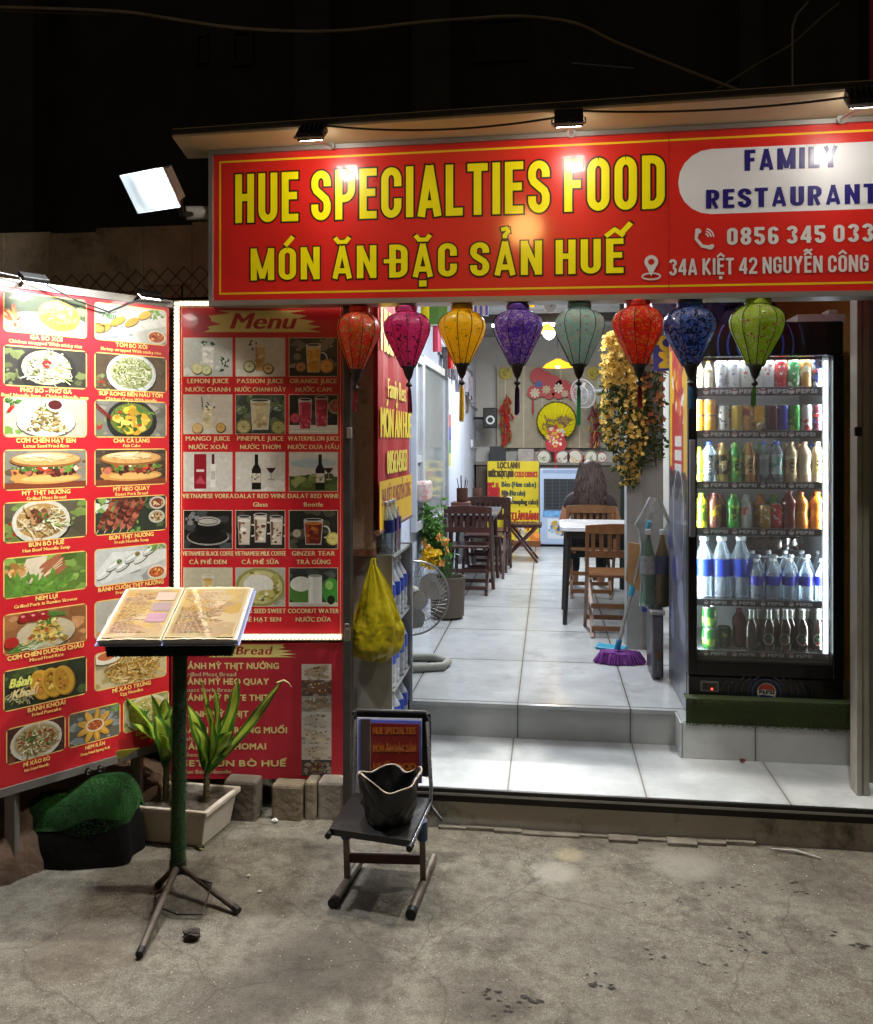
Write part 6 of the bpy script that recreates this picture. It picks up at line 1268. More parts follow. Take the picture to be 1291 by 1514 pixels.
p.rect(.36 * W_, -.26 * H_, .66 * W_, .04 * H_, '5a3a28'); p.rect(.69 * W_, -.26 * H_, .98 * W_, .04 * H_, '3a2a24'); bits(p, .51 * W_, -.1 * H_, .12 * W_, .1 * H_, 20, ['8a5a3a', 'b08a5a', '3a1c14'], .025); bits(p, .83 * W_, -.1 * H_, .12 * W_, .1 * H_, 20, ['5a3a34', '8a6a5a', '1c1414'], .025); p.build('lettering', yb)
yb2 = thing('yellow_price_board', 'lower yellow board with fruit picture leaning beside the air cooler', 'sign', tuple(bk(770, 810, 10.5))); p0 = onY(745, 806, 10.5); p1 = onY(797, 751, 10.5); W_ = p1.x - p0.x; H_ = p1.z - p0.z
MB().box((p0.x, 10.5, FLOOR + .07), (p1.x, 10.53, p1.z)).build('board', M('yellow_board', ''), yb2); MB().box((p0.x, 10.48, FLOOR), (p1.x + .02, 10.56, FLOOR + .0695)).build('base', M('brown_base', '6a3f1c', .6), yb2); p = Paint((p0.x, 10.5, p0.z), (1, 0, 0), Z3)
p.text('ĐẶT LÀM BÁNH', .01, .68 * H_, .085, '9a2414', width=W_ * .95, bold=(.1, .06)); p.text('NẬM  LỌC', .15 * W_, .45 * H_, .085, '9a2414', width=W_ * .7, bold=(.1, .06)); bits(p, .12 * W_, .3 * H_, .05, .1, 20, ['e0c000', 'c9a000'], .02); bits(p, .47 * W_, .28 * H_, .08, .08, 26, ['a8988a', '6a4a3a', 'c9c0b4'], .025); bits(p, .88 * W_, .2 * H_, .06, .06, 9, ['c9702a', 'd98a3a'], .035); p.rect(.1 * W_, .02 * H_, .95 * W_, .1 * H_, 'b9b49a'); p.build('lettering', yb2)
ac = thing('air_cooler', 'white upright air cooler with black grille at the back', 'air cooler', tuple(bk(828, 806, 10.5))); x0, x1 = onY(798, 750, 10.5).x, onY(858, 750, 10.5).x; zt = onY(828, 693, 10.5).z
MB().box((x0, 10.5, FLOOR + .03), (x1, 10.86, zt)).build('body', M('white_cooler', '9fb0cc', .4, var=.06), ac, bevel=.015)
z0 = onY(828, 753, 10.5).z; z1 = onY(828, 708, 10.5).z; b = MB(); b.box((x0 + .05, 10.49, z0), (x1 - .05, 10.4985, z1)); b.build('grille_backing', M('black_grille', '121417', .6), ac)
b = MB(); n = 22
for i in range(n): z = lerp(z0, z1, i / n); b.box((x0 + .05, 10.478, z), (x1 - .05, 10.489, z + .005))
for i in range(5): x = lerp(x0 + .06, x1 - .07, i / 4); b.box((x, 10.47, z0), (x + .006, 10.4775, z1))
b.build('grille', M('grey_grille', '4a5058', .5), ac); z2 = onY(828, 764, 10.5).z; MB().box((x0 + .04, 10.492, z2), (x1 - .04, 10.4985, z0 - .02)).build('blue_band', M('blue_band', '2f6aa8', .4, var=.3, vs=12, col2='7ab0d8'), ac)
p = Paint((x0, 10.4975, FLOOR), (1, 0, 0), Z3); W_ = x1 - x0; p.rect(.2 * W_, .1, .75 * W_, .34, 'c3ccd6'); bits(p, .45 * W_, .22, .1, .08, 26, ['2a3440', '8fa8c0', 'c9a03a', '4a78a8'], .03); p.build('sticker', ac)
b = MB(); b.box((x0 + .04, 10.5, zt - .055), (x1 - .04, 10.497, zt - .01)); b.build('control_panel', M('cooler_panel', '7f90b0', .4), ac)
ct = thing('counter', 'low back counter under the bamboo blind', 'counter', (.2, 11.0, FLOOR)); MB().box((-.9, 10.9, FLOOR), (.95, 11.19, 1.3)).build('body', M('counter_brown', '4a4038', .7, var=.2), ct); MB().box((-.92, 10.87, 1.3005), (.97, 11.19, 1.33)).build('top', M('counter_top', '6a665c', .5, var=.2), ct)
for k, (px, r_, c_) in enumerate(((804, 11, '7d9a34'), (832, 11, 'a8a08a'), (850, 12, 'c9a03a'), (874, 10, 'b5b080'), (890, 8, '8a3a2c'))):
    t = thing('plate', ['white plate with green rim pattern leaning at the left of the counter', 'white plate half hidden behind the red tassel on the counter', 'large white plate with gold writing on the counter', 'smaller white plate with olive pattern right of the gold one', 'small red and white plate at the right end of the row'][k], 'plate', tuple(onY(px, 683, 10.85)), group='plates leaning on the back counter')
    b = MB(); c, r = disc(b, px, 676, 10.9, r_, .015); b.build('dish', M('white_plate', 'c3c0b4', .3), t); p = Paint((c.x, 10.885, c.z), (1, 0, 0), Z3); p.ring(0, 0, r * .9, r * .9, r * .14, ['6a3024', '2a2a2a', '7a1c24', '6a6a2c', '8a2424'][k]); strokes(p, 0, -.2 * r, r * .5, r * .3, 9, [c_, '5a4a30'], r * .5, r * .1); p.build('pattern', t)
for k, (px, py, s_, c_, lab) in enumerate(((736, 668, (.2, .1, .2), '2c3036', 'dark box at the left end of the back counter'), (778, 666, (.2, .1, .17), 'a8a09a', 'white carton with red print on the back counter'), (863, 664, (.13, .08, .09), 'a82a30', 'red packet standing behind the plates'))):
    c = onY(px, py, 11.0); MB().cbox((c.x, 11.03, 1.331 + s_[2] / 2), s_).build('carton', M('carton_%d' % k, c_, .6, var=.3, vs=10, dirt=('8a2024', 9, .56) if k == 1 else None), lab=lab, cat='box', bevel=.005)
# hanging flags and paper strips near the entrance ceiling
def flag(cs, Y, name, lab, cols, dirv=0):
    t = thing(name, lab, 'flag', tuple(onY(*cs[0], Y)), group='small paper flags under the roof'); p0 = onY(*cs[0], Y); p1 = onY(*cs[1], Y); W_ = p1.x - p0.x; H_ = p0.z - p1.z
    b = MB(); n = 8; vs = []
    for j in range(2):
        for i in range(n + 1): vs.append((p0.x + W_ * i / n, Y + .012 * math.sin(i), p1.z if j == 0 else p0.z))
    b.add(vs, [(i, i + 1, n + 2 + i, n + 1 + i) for i in range(n)]); b.build('cloth', M('flag_' + cols[0], cols[0], .6, trans=.3), t)
    if len(cols) > 1:
        p = Paint((p0.x, Y - .014, p1.z), (1, 0, 0), Z3)
        for i in range(1, len(cols)): p.rect(W_ * (i - .5) / len(cols) + W_ * .5 / len(cols), 0, W_ * (i + 1) / len(cols), H_, cols[i])
        p.build('stripes', t)
    MB().tube([(p0.x - .02, Y, p0.z), (p1.x + .02, Y, p0.z)], .003, 5).build('string', BLKW, t)
flag([(622, 440), (662, 480)], 5.1, 'paper_flag', 'yellow and green paper flag between the pink and yellow lanterns', ['c9b81c', '5a9a3a', '6aa84a'])
flag([(697, 436), (722, 467)], 5.0, 'paper_flag', 'blue and white striped paper flag behind the yellow lantern', ['c9ccd4', '3a5ab0', 'c9ccd4', '3a5ab0', 'c9ccd4', '3a5ab0'])
flag([(773, 434), (790, 454)], 5.0, 'paper_flag', 'plain yellow paper flag right of the purple lantern', ['d8a81c'])
flag([(640, 482), (652, 520)], 5.4, 'paper_flag', 'narrow pink paper strip hanging left of the yellow lantern', ['b8405a'])
flag([(662, 515), (670, 545)], 5.6, 'paper_flag', 'narrow red paper strip hanging below the yellow lantern', ['b02420'])
# garlands of pale strips on the left wall, small frame, wall cable and a striped cloth
c = onX(692, 597, LX + .02); MB().box((LX + .001, c.y - .09, c.z - .1), (LX + .02, c.y + .09, c.z + .1)).build('wall_plaque', M('black_plaque', '2a2622', .4, col2='6a5a3a', vs=40), lab='small black plaque with gold characters on the left wall', cat='plaque')
b = MB(); b.tube([onX(690, 575, LX + .02), onX(697, 585, LX + .02), onX(698, 598, LX + .02), onX(715, 615, LX + .02)], .01, 6); b.build('wall_cable', M('white_cable', 'b9bdc4', .5), lab='white cable running down the upper left wall', cat='cable')
b = MB(); b.tube([onX(697, 660, LX + .02), onX(709, 664, LX + .02), onX(714, 690, LX + .02), onX(715, 735, LX + .02)], .006, 6); b.build('wall_cable', M('white_cable', ''), lab='white cable hanging from the wall socket to the table', cat='cable')
c = onX(698, 656, LX + .01); MB().box((LX + .001, c.y - .08, c.z - .05), (LX + .025, c.y + .08, c.z + .05)).build('wall_socket', M('white_socket', 'c3c8d0', .4), lab='white double socket on the left wall', cat='socket', bevel=.004)
b = MB(); c0 = onX(664, 612, LX + .03)
for k, col_ in enumerate(('a8343a', '2c3a9a', '3a7a4a', 'b9b24a')): b.mi = k; b.box((LX + .02, c0.y - .1, c0.z - .12 * (k + 1)), (LX + .035, c0.y + .12, c0.z - .12 * k - .0005))
b.build('hanging_scarf', [M('scarf_%d' % k, c_, .7) for k, c_ in enumerate(('a8343a', '2c3a9a', '3a7a4a', 'b9b24a'))], lab='striped red blue and green scarf hanging on the left wall', cat='scarf')
b = MB(); rnd = random.Random(2); b.box((LX + .005, 7.3, 2.34), (LX + .02, 10.5, 2.44))
for i in range(60): y = lerp(7.4, 10.4, rnd.random()); z = 2.42 - (y - 7.4) * .03; b.box((LX + .01 + rnd.random() * .05, y, z - rnd.uniform(.1, .3)), (LX + .016 + .05, y + .03, z))
b.build('wall_fringe', M('grey_fringe', '77747a', .8, var=.4, vs=10), lab='row of grey strips and bags hanging high along the left wall', cat='fringe')
b = MB(); c = onX(634, 725, LX + .06)
c2 = onX(622, 722, LX + .08)
b.cbox((LX + .07, c2.y + .2, c2.z - .03), (.1, .24, .14)); b.build('snack_packet', M('snack_packets', 'b3a8a4', .4, var=.4, vs=14, dirt=('a3283a', 12, .52)), lab='red and white packets under the window behind the banner', cat='packet', bevel=.02)
# ================================================================ drinks fridge
FY = 4.10
FX0, FX1 = .640, 1.322
fr = thing('drinks_fridge', 'tall black glass door drinks fridge filled with cans and bottles', 'fridge', ((FX0 + FX1) / 2, 4.4, FLOOR))
def fz(py, Y=FY, px=1120): return onY(px, py, Y).z
ZT = fz(476); BK = M('black_fridge_paint', '121214', .3, .1, var=.3, coat=.4); WHT = M('fridge_white', 'aab0b2', .4, var=.05)
gx0, gx1 = onY(1031, 750, FY).x, onY(1228, 750, FY).x; gz0, gz1 = fz(981), fz(527)
SIDE = M('fridge_side_vinyl', '7a7f88', .3, var=.4, vs=4, col2='3a3f5a', coat=.5, dirt=('b3b8bd', 3, .56))
b = MB(); b.box((FX0, FY + .062, FLOOR + .01), (FX0 + .025, 4.74, ZT)); b.mi = 1; b.box((FX1 - .025, FY + .062, FLOOR + .01), (FX1, 4.74, ZT)); b.box((FX0 + .0252, 4.71, FLOOR + .01), (FX1 - .0252, 4.74, ZT)); b.box((FX0 + .0252, FY + .062, ZT - .12), (FX1 - .0252, 4.7098, ZT)); b.box((FX0 + .0252, FY + .062, FLOOR + .01), (FX1 - .0252, 4.7098, gz0 - .01))
b.build('cabinet', [SIDE, BK], fr)
b = MB(); b.box((FX0 + .0255, 4.69, gz0 - .0095), (FX1 - .0255, 4.7095, ZT - .1205)); b.box((FX0 + .0255, FY + .07, gz0 - .0095), (FX0 + .03, 4.6895, ZT - .1205)); b.box((FX1 - .03, FY + .07, gz0 - .0095), (FX1 - .0255, 4.6895, ZT - .1205)); b.box((FX0 + .0305, FY + .07, gz0 - .0095), (FX1 - .0305, 4.6895, gz0)); b.build('liner', WHT, fr)
# header with blue rings, door frame, glass, base panel
hz0 = fz(527)
b = MB(); b.box((FX0, FY, hz0 + .002), (FX1, FY + .0615, ZT)); b.build('header', BK, fr, bevel=.012, seg=3)
b = MB(); dz0 = fz(1001); b.box((FX0, FY - .0, dz0), (gx0, FY + .06, hz0)); b.box((gx1 + .012, FY, dz0), (FX1, FY + .06, hz0)); b.box((gx0 + .0002, FY, dz0), (gx1 + .0118, FY + .06, gz0)); b.build('door_frame', M('black_door_frame', '101012', .35, .2, coat=.3), fr, bevel=.004)
MB().box((gx0, FY + .02, gz0), (gx1 + .012, FY + .026, hz0)).build('door_glass', glass('fridge_glass', 'f2f6f6', .94, .02), fr)
MB().box((FX0 + .004, FY - .018, fz(795)), (FX0 + .03, FY - .0005, fz(650))).build('door_handle', M('grey_handle', '8a8c92', .3, .4), fr, bevel=.004)
b = MB(); b.box((FX0 + .002, FY + .004, FLOOR + .01), (FX1 - .002, FY + .061, dz0 - .006)); b.build('base_panel', BK, fr, bevel=.004)
p = Paint((FX0, FY, hz0), (1, 0, 0), Z3); W_ = FX1 - FX0; HH = ZT - hz0
cx_ = onY(1117, 500, FY).x - FX0
p.frame(.01, .002, W_ - .02, HH - .012); k = HH - .012
cc = (cx_ - .01) / k
for r_, col, w_ in ((.55, '3a5ab0', .05), (.85, '2c4690', .06), (1.15, '304a88', .05), (1.45, '283868', .06), (1.75, '242f55', .05)): p.ring(cc, .35, r_, r_ * 1.02, w_, col)
p.rect(.12, .05, .62, .44, '16181c')
for i in range(5): p.rect(.18, .1 + i * .045, .18 + .4 - .08 * (i % 2), .115 + i * .045, '8a8a90')
p.poly([(.5, .5), (.66, .5), (.58, .64)], '8f949c'); p.ring(.3, .56, .06, .06, .03, '8f949c'); p.rect(.45, .82, 1.1, .96, '878d96')
p.build('header_print', fr, PRINT_FILM)
# round emblem and price display on the base panel
p = Paint((FX0 + .002, FY + .004, FLOOR + .01), (1, 0, 0), Z3); bz = lambda py: onY(1135, py, FY).z - FLOOR - .01
ex_ = onY(1134, 1024, FY).x - FX0 - .002; ez_ = bz(1024); er = 13.5 * 3.95 / F
for i, r_ in enumerate((.062, .08, .1, .125)): p.ring(ex_, ez_, r_, r_ * .95, .006, ['2a4a92', '20386f', '182a52', '14203c'][i], 25 if i else 0, 155 if i > 1 else 360)
for s_ in (-1, 1):
    for q in range(4): p.ring(ex_ + s_ * .01, ez_, .1 + q * .03, .09, .005, '16223f', *((150, 210) if s_ < 0 else (-30, 30)))
def emblem(p, x, z, r, txt=True):
    p.ell(x, z, r, r, 'd8dade'); P1 = [(x + r * .94 * math.cos(R(a)), z + r * .94 * math.sin(R(a))) for a in range(12, 169, 12)]; p.poly(P1 + [(x - r * .3, z + r * .3), (x + r * .3, z + r * .22)], 'b8261c'); P2 = [(x + r * .94 * math.cos(R(a)), z + r * .94 * math.sin(R(a))) for a in range(200, 341, 12)]; p.poly(P2 + [(x + r * .3, z - r * .34), (x - r * .3, z - r * .28)], '1c2f7a')
    if txt: p.text('PEPSI', x, z - r * .17, r * .36, '101014', al='c', bold=(.1, .06), sx=1.25, gap=.2)
emblem(p, ex_, ez_, er)
x0, x1 = onY(1036, 1018, FY).x - FX0 - .002, onY(1063, 1018, FY).x - FX0 - .002; p.rect(x0, bz(1026), x1, bz(1010), '6a6c70'); p.rect(x0 + .008, bz(1024), x1 - .008, bz(1013), '101012')
p.build('base_print', fr, PRINT_FILM)
q = onY(1053, 1019, FY); MB().cbox((q.x, FY + .0035, q.z), (.008, .003, .008)).build('red_display', glow('red_led', 'ff2818', 6), fr)
# shelves with their black price rails
RAILS = [(572, 585), (636, 648), (712, 723), (781, 792), (887, 897), (963, 973)]
SY = 4.165
SHF = []
for ya, yb in RAILS:
    za, zb = onY(1125, yb, SY).z, onY(1125, ya, SY).z; SHF.append(zb - .006)
    MB().box((FX0 + .031, SY + .0005, zb - .014), (FX1 - .031, 4.685, zb - .006)).build('shelf', M('wire_shelf_white', '8f9496', .4, .4), fr)
    MB().box((FX0 + .032, SY - .004, za), (FX1 - .04, SY, zb)).build('price_rail', M('black_price_rail', '14161c', .35, coat=.4), fr)
    p = Paint((FX0 + .032, SY - .004, za), (1, 0, 0), Z3); hh = zb - za
    for px in (1040, 1082, 1124, 1166):
        x = onY(px, ya, SY).x - FX0 - .032; p.ell(x + .012, hh * .5, hh * .34, hh * .34, 'c3c5c8'); p.rect(x + .012 - hh * .3, hh * .56, x + .012 + hh * .3, hh * .72, '9a2a24'); p.text('PEPSI', x + .034, hh * .28, hh * .42, 'b9bcc2', bold=(.1, .06), sx=1.5, gap=.22)
    p.rect(0, hh * .93, FX1 - FX0 - .072, hh, '8a8e92'); p.build('rail_print', fr, PRINT_FILM)
LEDC = glow('cool_white_leds', 'f0f8ff', 7)
b = MB()
for i in range(90): z = lerp(gz0 + .05, gz1 - .01, i / 90); b.cbox((gx1 - .006, FY + .045, z), (.012, .006, .0085))
b.build('led_strip', LEDC, fr); MB().box((gx1 - .02, FY + .0485, gz0 + .04), (gx1 + .008, FY + .055, gz1)).build('led_holder', M('white_led_holder', 'dfe3e6', .4), fr)
MB().box((gx0 - .002, FY + .05, gz0 + .05), (gx0 + .004, FY + .062, gz1)).build('led_strip', LEDC, fr)
lamp('fridge_led_light', 'AREA', (gx1 - .012, FY + .09, (gz0 + gz1) / 2), 8, (.95, .98, 1), .02, gz1 - gz0 - .1, to=(gx0 + .1, 4.45, (gz0 + gz1) / 2))
bpy.data.objects['fridge_led_light'].rotation_euler = (R(90), 0, R(60))
lamp('fridge_led_light', 'AREA', (gx0 + .02, FY + .09, (gz0 + gz1) / 2), 9, (.95, .98, 1), .02, gz1 - gz0 - .1); bpy.data.objects['fridge_led_light.001'].rotation_euler = (R(90), 0, R(-60))
lamp('fridge_top_light', 'AREA', ((gx0 + gx1) / 2, FY + .1, gz1 - .01), 2.5, (.95, .98, 1), .5, .02, to=((gx0 + gx1) / 2, FY + .12, 0))
# green turf draped over the foot of the fridge
tf = MB(); rnd = random.Random(9); ty = 4.036; x0, x1 = FX0 - .02, FX1 + .018; za, zb = fz(1073, 4.04), fz(1036, 4.04)
tf.box((x0, ty, za), (x1, ty + .003, zb)); tf.box((x0, ty + .0032, zb - .003), (x1, FY + .02, zb))
for i in range(5200):
    x, z = rnd.uniform(x0, x1), rnd.uniform(za - .006, zb + .002); l = rnd.uniform(.008, .014); d = Vector((rnd.gauss(0, .5), -1, rnd.gauss(-.5, .5))).normalized(); c = Vector((x, ty, z)); s_ = Vector((.0012, 0, .0012)); tf.add([c - s_, c + s_, c + d * l], [(0, 1, 2)])
TURF = M('turf_green', '24541c', .75, var=.35, vs=12, col2='35702a')
tf.build('artificial_turf', M('dark_turf_green', '2a371a', .85, var=.3, vs=10, col2='3c4a22'), lab='strip of dark green artificial turf along the foot of the fridge', cat='turf')

# ---- cans and bottles
def can_mat(name, base, bands):
    m = M(name, base, .3, .35, var=.06, coat=.3); nt = m.node_tree; N = nt.nodes; L = nt.links; b = N['Principled BSDF']; sock = b.inputs['Base Color'].links[0].from_socket
    tc = N.new('ShaderNodeTexCoord')
    for k, (c, s_, t_) in enumerate(bands):
        v = N.new('ShaderNodeTexNoise'); v.inputs['Scale'].default_value = s_; v.inputs['Detail'].default_value = 1.5; mp = N.new('ShaderNodeMapping'); mp.inputs['Location'].default_value = (k * 5 + len(name) * .7, 2 * k, len(name) * .31); L.new(tc.outputs['Object'], mp.inputs[0]); L.new(mp.outputs[0], v.inputs['Vector'])
        r = N.new('ShaderNodeValToRGB'); r.color_ramp.elements[0].position = t_; r.color_ramp.elements[1].position = t_ + .02; r.color_ramp.elements[0].color = (0, 0, 0, 1); r.color_ramp.elements[1].color = (1, 1, 1, 1); L.new(v.outputs['Fac'], r.inputs['Fac'])
        mx = N.new('ShaderNodeMix'); mx.data_type = 'RGBA'; L.new(r.outputs['Color'], mx.inputs['Factor']); L.new(sock, mx.inputs['A']); mx.inputs['B'].default_value = (*hx(c), 1); sock = mx.outputs['Result']
    L.new(sock, b.inputs['Base Color']); return m
TIN = M('tin_rim', 'b9bdc0', .25, .8)
CANM = {}
def can(px, py_b, Y, h, r, base, bands, lab, grp, art=None):
    c = onY(px, py_b, Y); z = None
    t = thing('drink_can', lab, 'can', (c.x, Y, SHF[grp] if isinstance(grp, int) else grp), rot=random.uniform(-.4, .4), group='cans on the fridge shelves')
    key = base + str(bands); m = CANM.get(key) or CANM.setdefault(key, can_mat('can_%d' % len(CANM), base, bands))
    MB().lathe([(.8 * r, .001), (.86 * r, .003), (r, .012), (r, h - .014), (.87 * r, h - .003)], 22).build('body', m, t, local=True, smooth=40)
    MB().lathe([(.87 * r, h - .003), (.9 * r, h), (.84 * r, h), (.82 * r, h - .004), (.01, h - .004)], 18).build('lid', TIN, t, local=True, smooth=40)
    if art: art(t, r, h, c)
    return t
def curved(t, r, draw, h):
    """wraps flat print round a can"""
    p = Paint((0, 0, 0), (1, 0, 0), Z3); draw(p); rot = -t.rotation_euler.z
    me = bpy.data.meshes.new('logo'); o = bpy.data.objects.new('logo', me); COL.objects.link(o); o.parent = t; MW[o.name] = MW[t.name]
    vs = []
    for v in p.v: a = v.x / r + rot - .28; q = r + .0006 + (-v.y) ; vs.append((q * math.sin(a), -q * math.cos(a), v.z))
    me.from_pydata(vs, [], p.f); me.materials.append(PRINT_FILM); at = me.color_attributes.new('Col', 'FLOAT_COLOR', 'CORNER'); buf = []
    for f, c in zip(p.f, p.c): buf += [c[0], c[1], c[2], 1.0] * len(f)
    at.data.foreach_set('color', buf)
def star(t, r, h, c): curved(t, r, lambda p: p.poly([(.013 * (1 if i % 2 == 0 else .42) * math.sin(i * .6283), h * .55 + .013 * (1 if i % 2 == 0 else .42) * math.cos(i * .6283)) for i in range(10)], 'b3201c'), h)
def globe(t, r, h, c): curved(t, r, lambda p: emblem(p, 0, h * .5, r * .72, True), h)
def stripe(col, a=-40):
    def f(t, r, h, c): curved(t, r, lambda p: p.line([(-r * .7, h * .2), (r * .1, h * .5), (r * .6, h * .82)], r * .35, col), h)
    return f
def word(w, col, sz=.011):
    def f(t, r, h, c): curved(t, r, lambda p: p.text(w, 0, h * .45, sz, col, al='c', bold=(.1, .05), sx=.8), h)
    return f
Y1 = 4.225
def sh_h(k, py): return fz(py, Y1) - SHF[k]
row1 = [(1066, 'c3c7ca', [('8f9498', 30, .56)], 'silver can beside the two gold bottles on the top fridge shelf', stripe('7a8088')), (1084, 'c9cdd0', [('a3a8ad', 40, .58)], 'plain silver can second in the row of cans, top fridge shelf', stripe('5a6a9a')), (1103, 'c9cdc8', [('4a7a4a', 50, .68)], 'silver can with a red star on the top fridge shelf', star), (1119, 'd3d6d3', [('c05a4a', 30, .66)], 'pale can with faint red marks on the top fridge shelf', word('neken', '2f7a34')), (1135, 'cfd2d3', [('b8453a', 26, .62)], 'white can with a red slash on the top fridge shelf', stripe('b8302a')), (1154, 'a8141c', [('d8d0d0', 60, .68)], 'red can with white lettering on the top fridge shelf', stripe('e0dcdc')), (1173, '1f7a3c', [('c9cfc4', 30, .58)], 'green and white can on the top fridge shelf', stripe('d8dcd8')), (1190, 'a87a3a', [('c9c2a8', 26, .54), ('7a2a1c', 40, .64)], 'brown and cream can on the top fridge shelf', None), (1207, '1c2a5a', [('b8bcc4', 30, .58)], 'dark blue can with red white and blue emblem, top fridge shelf', globe)]
for k in range(9): px = 1064 + k * 18; q = row1[(k * 5 + 3) % 9]; can(px, 572, 4.30, sh_h(0, 533), .0315, q[1], q[2], 'can in the second row of the top fridge shelf, mostly hidden behind the front cans', 0)
for px, b_, bd, lab, art in row1: can(px, 572, Y1, sh_h(0, 533), .0315, b_, bd, lab, 0, art)
hs = sh_h(1, 599)
row2 = [(1070, 'b9bdb8', [('2a2a2a', 40, .62), ('b8302a', 30, .68)], 'silver can with dark lettering on the second fridge shelf', None), (1089, 'c9b24a', [('d8d8c8', 28, .54), ('3a7a3a', 40, .66)], 'yellow and white can on the second fridge shelf', None), (1106, 'b88a4a', [('8a2a1c', 26, .52), ('d8c89a', 50, .62)], 'gold and red can on the second fridge shelf', None), (1123, 'c9a83a', [('e0d4a8', 30, .54)], 'pale gold can behind the hanging tag, second fridge shelf', None), (1141, '3a1420', [('5a2030', 30, .56)], 'dark maroon can on the second fridge shelf', None), (1157, '1c2f9a', [('b9bcd0', 60, .7)], 'blue can on the second fridge shelf', None), (1174, '1f8a3a', [('9ac03a', 26, .56)], 'bright green can on the second fridge shelf', stripe('8fc04a')), (1191, 'b9babc', [('a8302a', 26, .54)], 'silver can with red swirls on the second fridge shelf', None), (1208, '4a1a2a', [('6a3040', 30, .56)], 'maroon can with red white and blue emblem, second fridge shelf', globe)]
for k in range(10): px = 1050 + k * 17.6; q = row2[(k * 4 + 2) % 9]; can(px, 636, 4.30, hs, .0315, q[1], q[2], 'can in the second row of the second fridge shelf, mostly hidden behind the front cans', 1)
for px, b_, bd, lab, art in row2: can(px, 636, Y1, hs, .0315 if px != 1141 else .0335, b_, bd, lab, 1, art)
for px, wd in ((1032, 'at the left edge'), (1049, 'second from the left edge')):
    h_ = sh_h(1, 590) / 2 - .001
    for q in range(2): can(px, 636, Y1, h_, .0315 if px > 1040 else .028, 'c98a1c', [('e0b85a', 30, .56), ('8a4a14', 40, .66)], 'gold can %s of the second fridge shelf, %s of its stack' % (wd, 'upper' if q else 'lower'), SHF[1] + q * (h_ + .0008))
for px, h2, b_, lab in ((1131, 746, 'a8863a', 'short gold can on the fourth fridge shelf'), (1148, 744, 'b02a34', 'short red can on the fourth fridge shelf')): can(px, 781, Y1, sh_h(3, h2), .03, b_, [('d8d0c8', 40, .6)], lab, 3)
h_ = sh_h(5, 898) / 2 - .001
for q in range(2): can(1049, 963, Y1, h_, .034, '1f6a2c', [('8ab04a', 24, .54), ('c9d0c4', 40, .66)], 'green beer can at left of the bottom fridge shelf, %s of its stack' % ('upper' if q else 'lower'), SHF[5] + q * (h_ + .0008))
can(1071, 963, 4.27, sh_h(5, 930), .032, '1c4a24', [('7a9a5a', 30, .58)], 'single dark green beer can on the bottom fridge shelf', 5)
def gmat(n, c, clear=.5): return glass(n, c, clear, .08, c)
def bottle(px, k, ytop, r, body, cap, label, lab, Y=Y1, waist=False, grp='bottles on the fridge shelves', txt=None, **kw):
    c = onY(px, 700, Y); t = thing('drink_bottle', lab, 'bottle', (c.x, Y, SHF[k]), rot=random.random() * 6, group=grp); h = onY(px, ytop, Y).z - SHF[k]
    bottle_parts(h, r, cap=cap, label=label, body=body, t=t, waist=waist, **kw)
    if txt:
        t.rotation_euler.z = 0; MW[t.name] = Matrix.Translation((c.x, Y, SHF[k]))
        p = Paint((0, 0, 0), (1, 0, 0), Z3); p.text(txt[0], 0, 0, .016, txt[1], al='c', bold=(.1, .06), sx=1.1, gap=.25)
        me = bpy.data.meshes.new('lettering'); o = bpy.data.objects.new('lettering', me); COL.objects.link(o); o.parent = t; vs = []
        for v in p.v: a = -v.z / r - .26 + .25; q_ = r + .003 - v.y; vs.append((q_ * math.sin(-a - .3), -q_ * math.cos(-a - .3), h * .42 - v.x))
        me.from_pydata([(x, y, z) for x, y, z in vs], [], p.f); me.materials.append(PRINT_FILM); at = me.color_attributes.new('Col', 'FLOAT_COLOR', 'CORNER'); buf = []
        for f, c_ in zip(p.f, p.c): buf += [c_[0], c_[1], c_[2], 1.0] * len(f)
        at.data.foreach_set('color', buf)
    return t
def cm(n, c='808080'): return M('cap_' + n, c, .4)
def lm(n, c='', c2='', s=26): return MATS.get('label_' + n) or can_mat('label_' + n, c, [(c2, s, .55)])
AMB = M('amber_tea', '9a6a34', .2, var=.2, vs=20, coat=.5); TAN = M('tan_tea', 'b09a7a', .2, var=.15, vs=20, coat=.5); GRN = M('green_tea', '2f8a3a', .25, var=.2, vs=20, coat=.5); YGR = M('lime_drink', 'b3bc1c', .25, var=.15, coat=.5); ORG = M('orange_drink', 'c97a14', .2, var=.2, coat=.5); DRK = M('dark_bottle_glass', '1a0f0c', .12, var=.2, coat=.6); BRN = M('red_brown_drink', '5a1c1c', .2, coat=.5); CLR = glass('clear_bottle', '')
for px, lab in ((1034, 'small clear bottle with gold neck at the left end of the top fridge shelf'), (1047, 'small clear bottle with yellow neck, second on the top fridge shelf')): bottle(px, 0, 533, .024, glass('pale_gold_glass', 'e8dcae', .5, .08, 'd8cfae'), cm('yellow', 'c9b23a'), lm('white_gold', 'c3bfae', '8a7a4a'), lab)
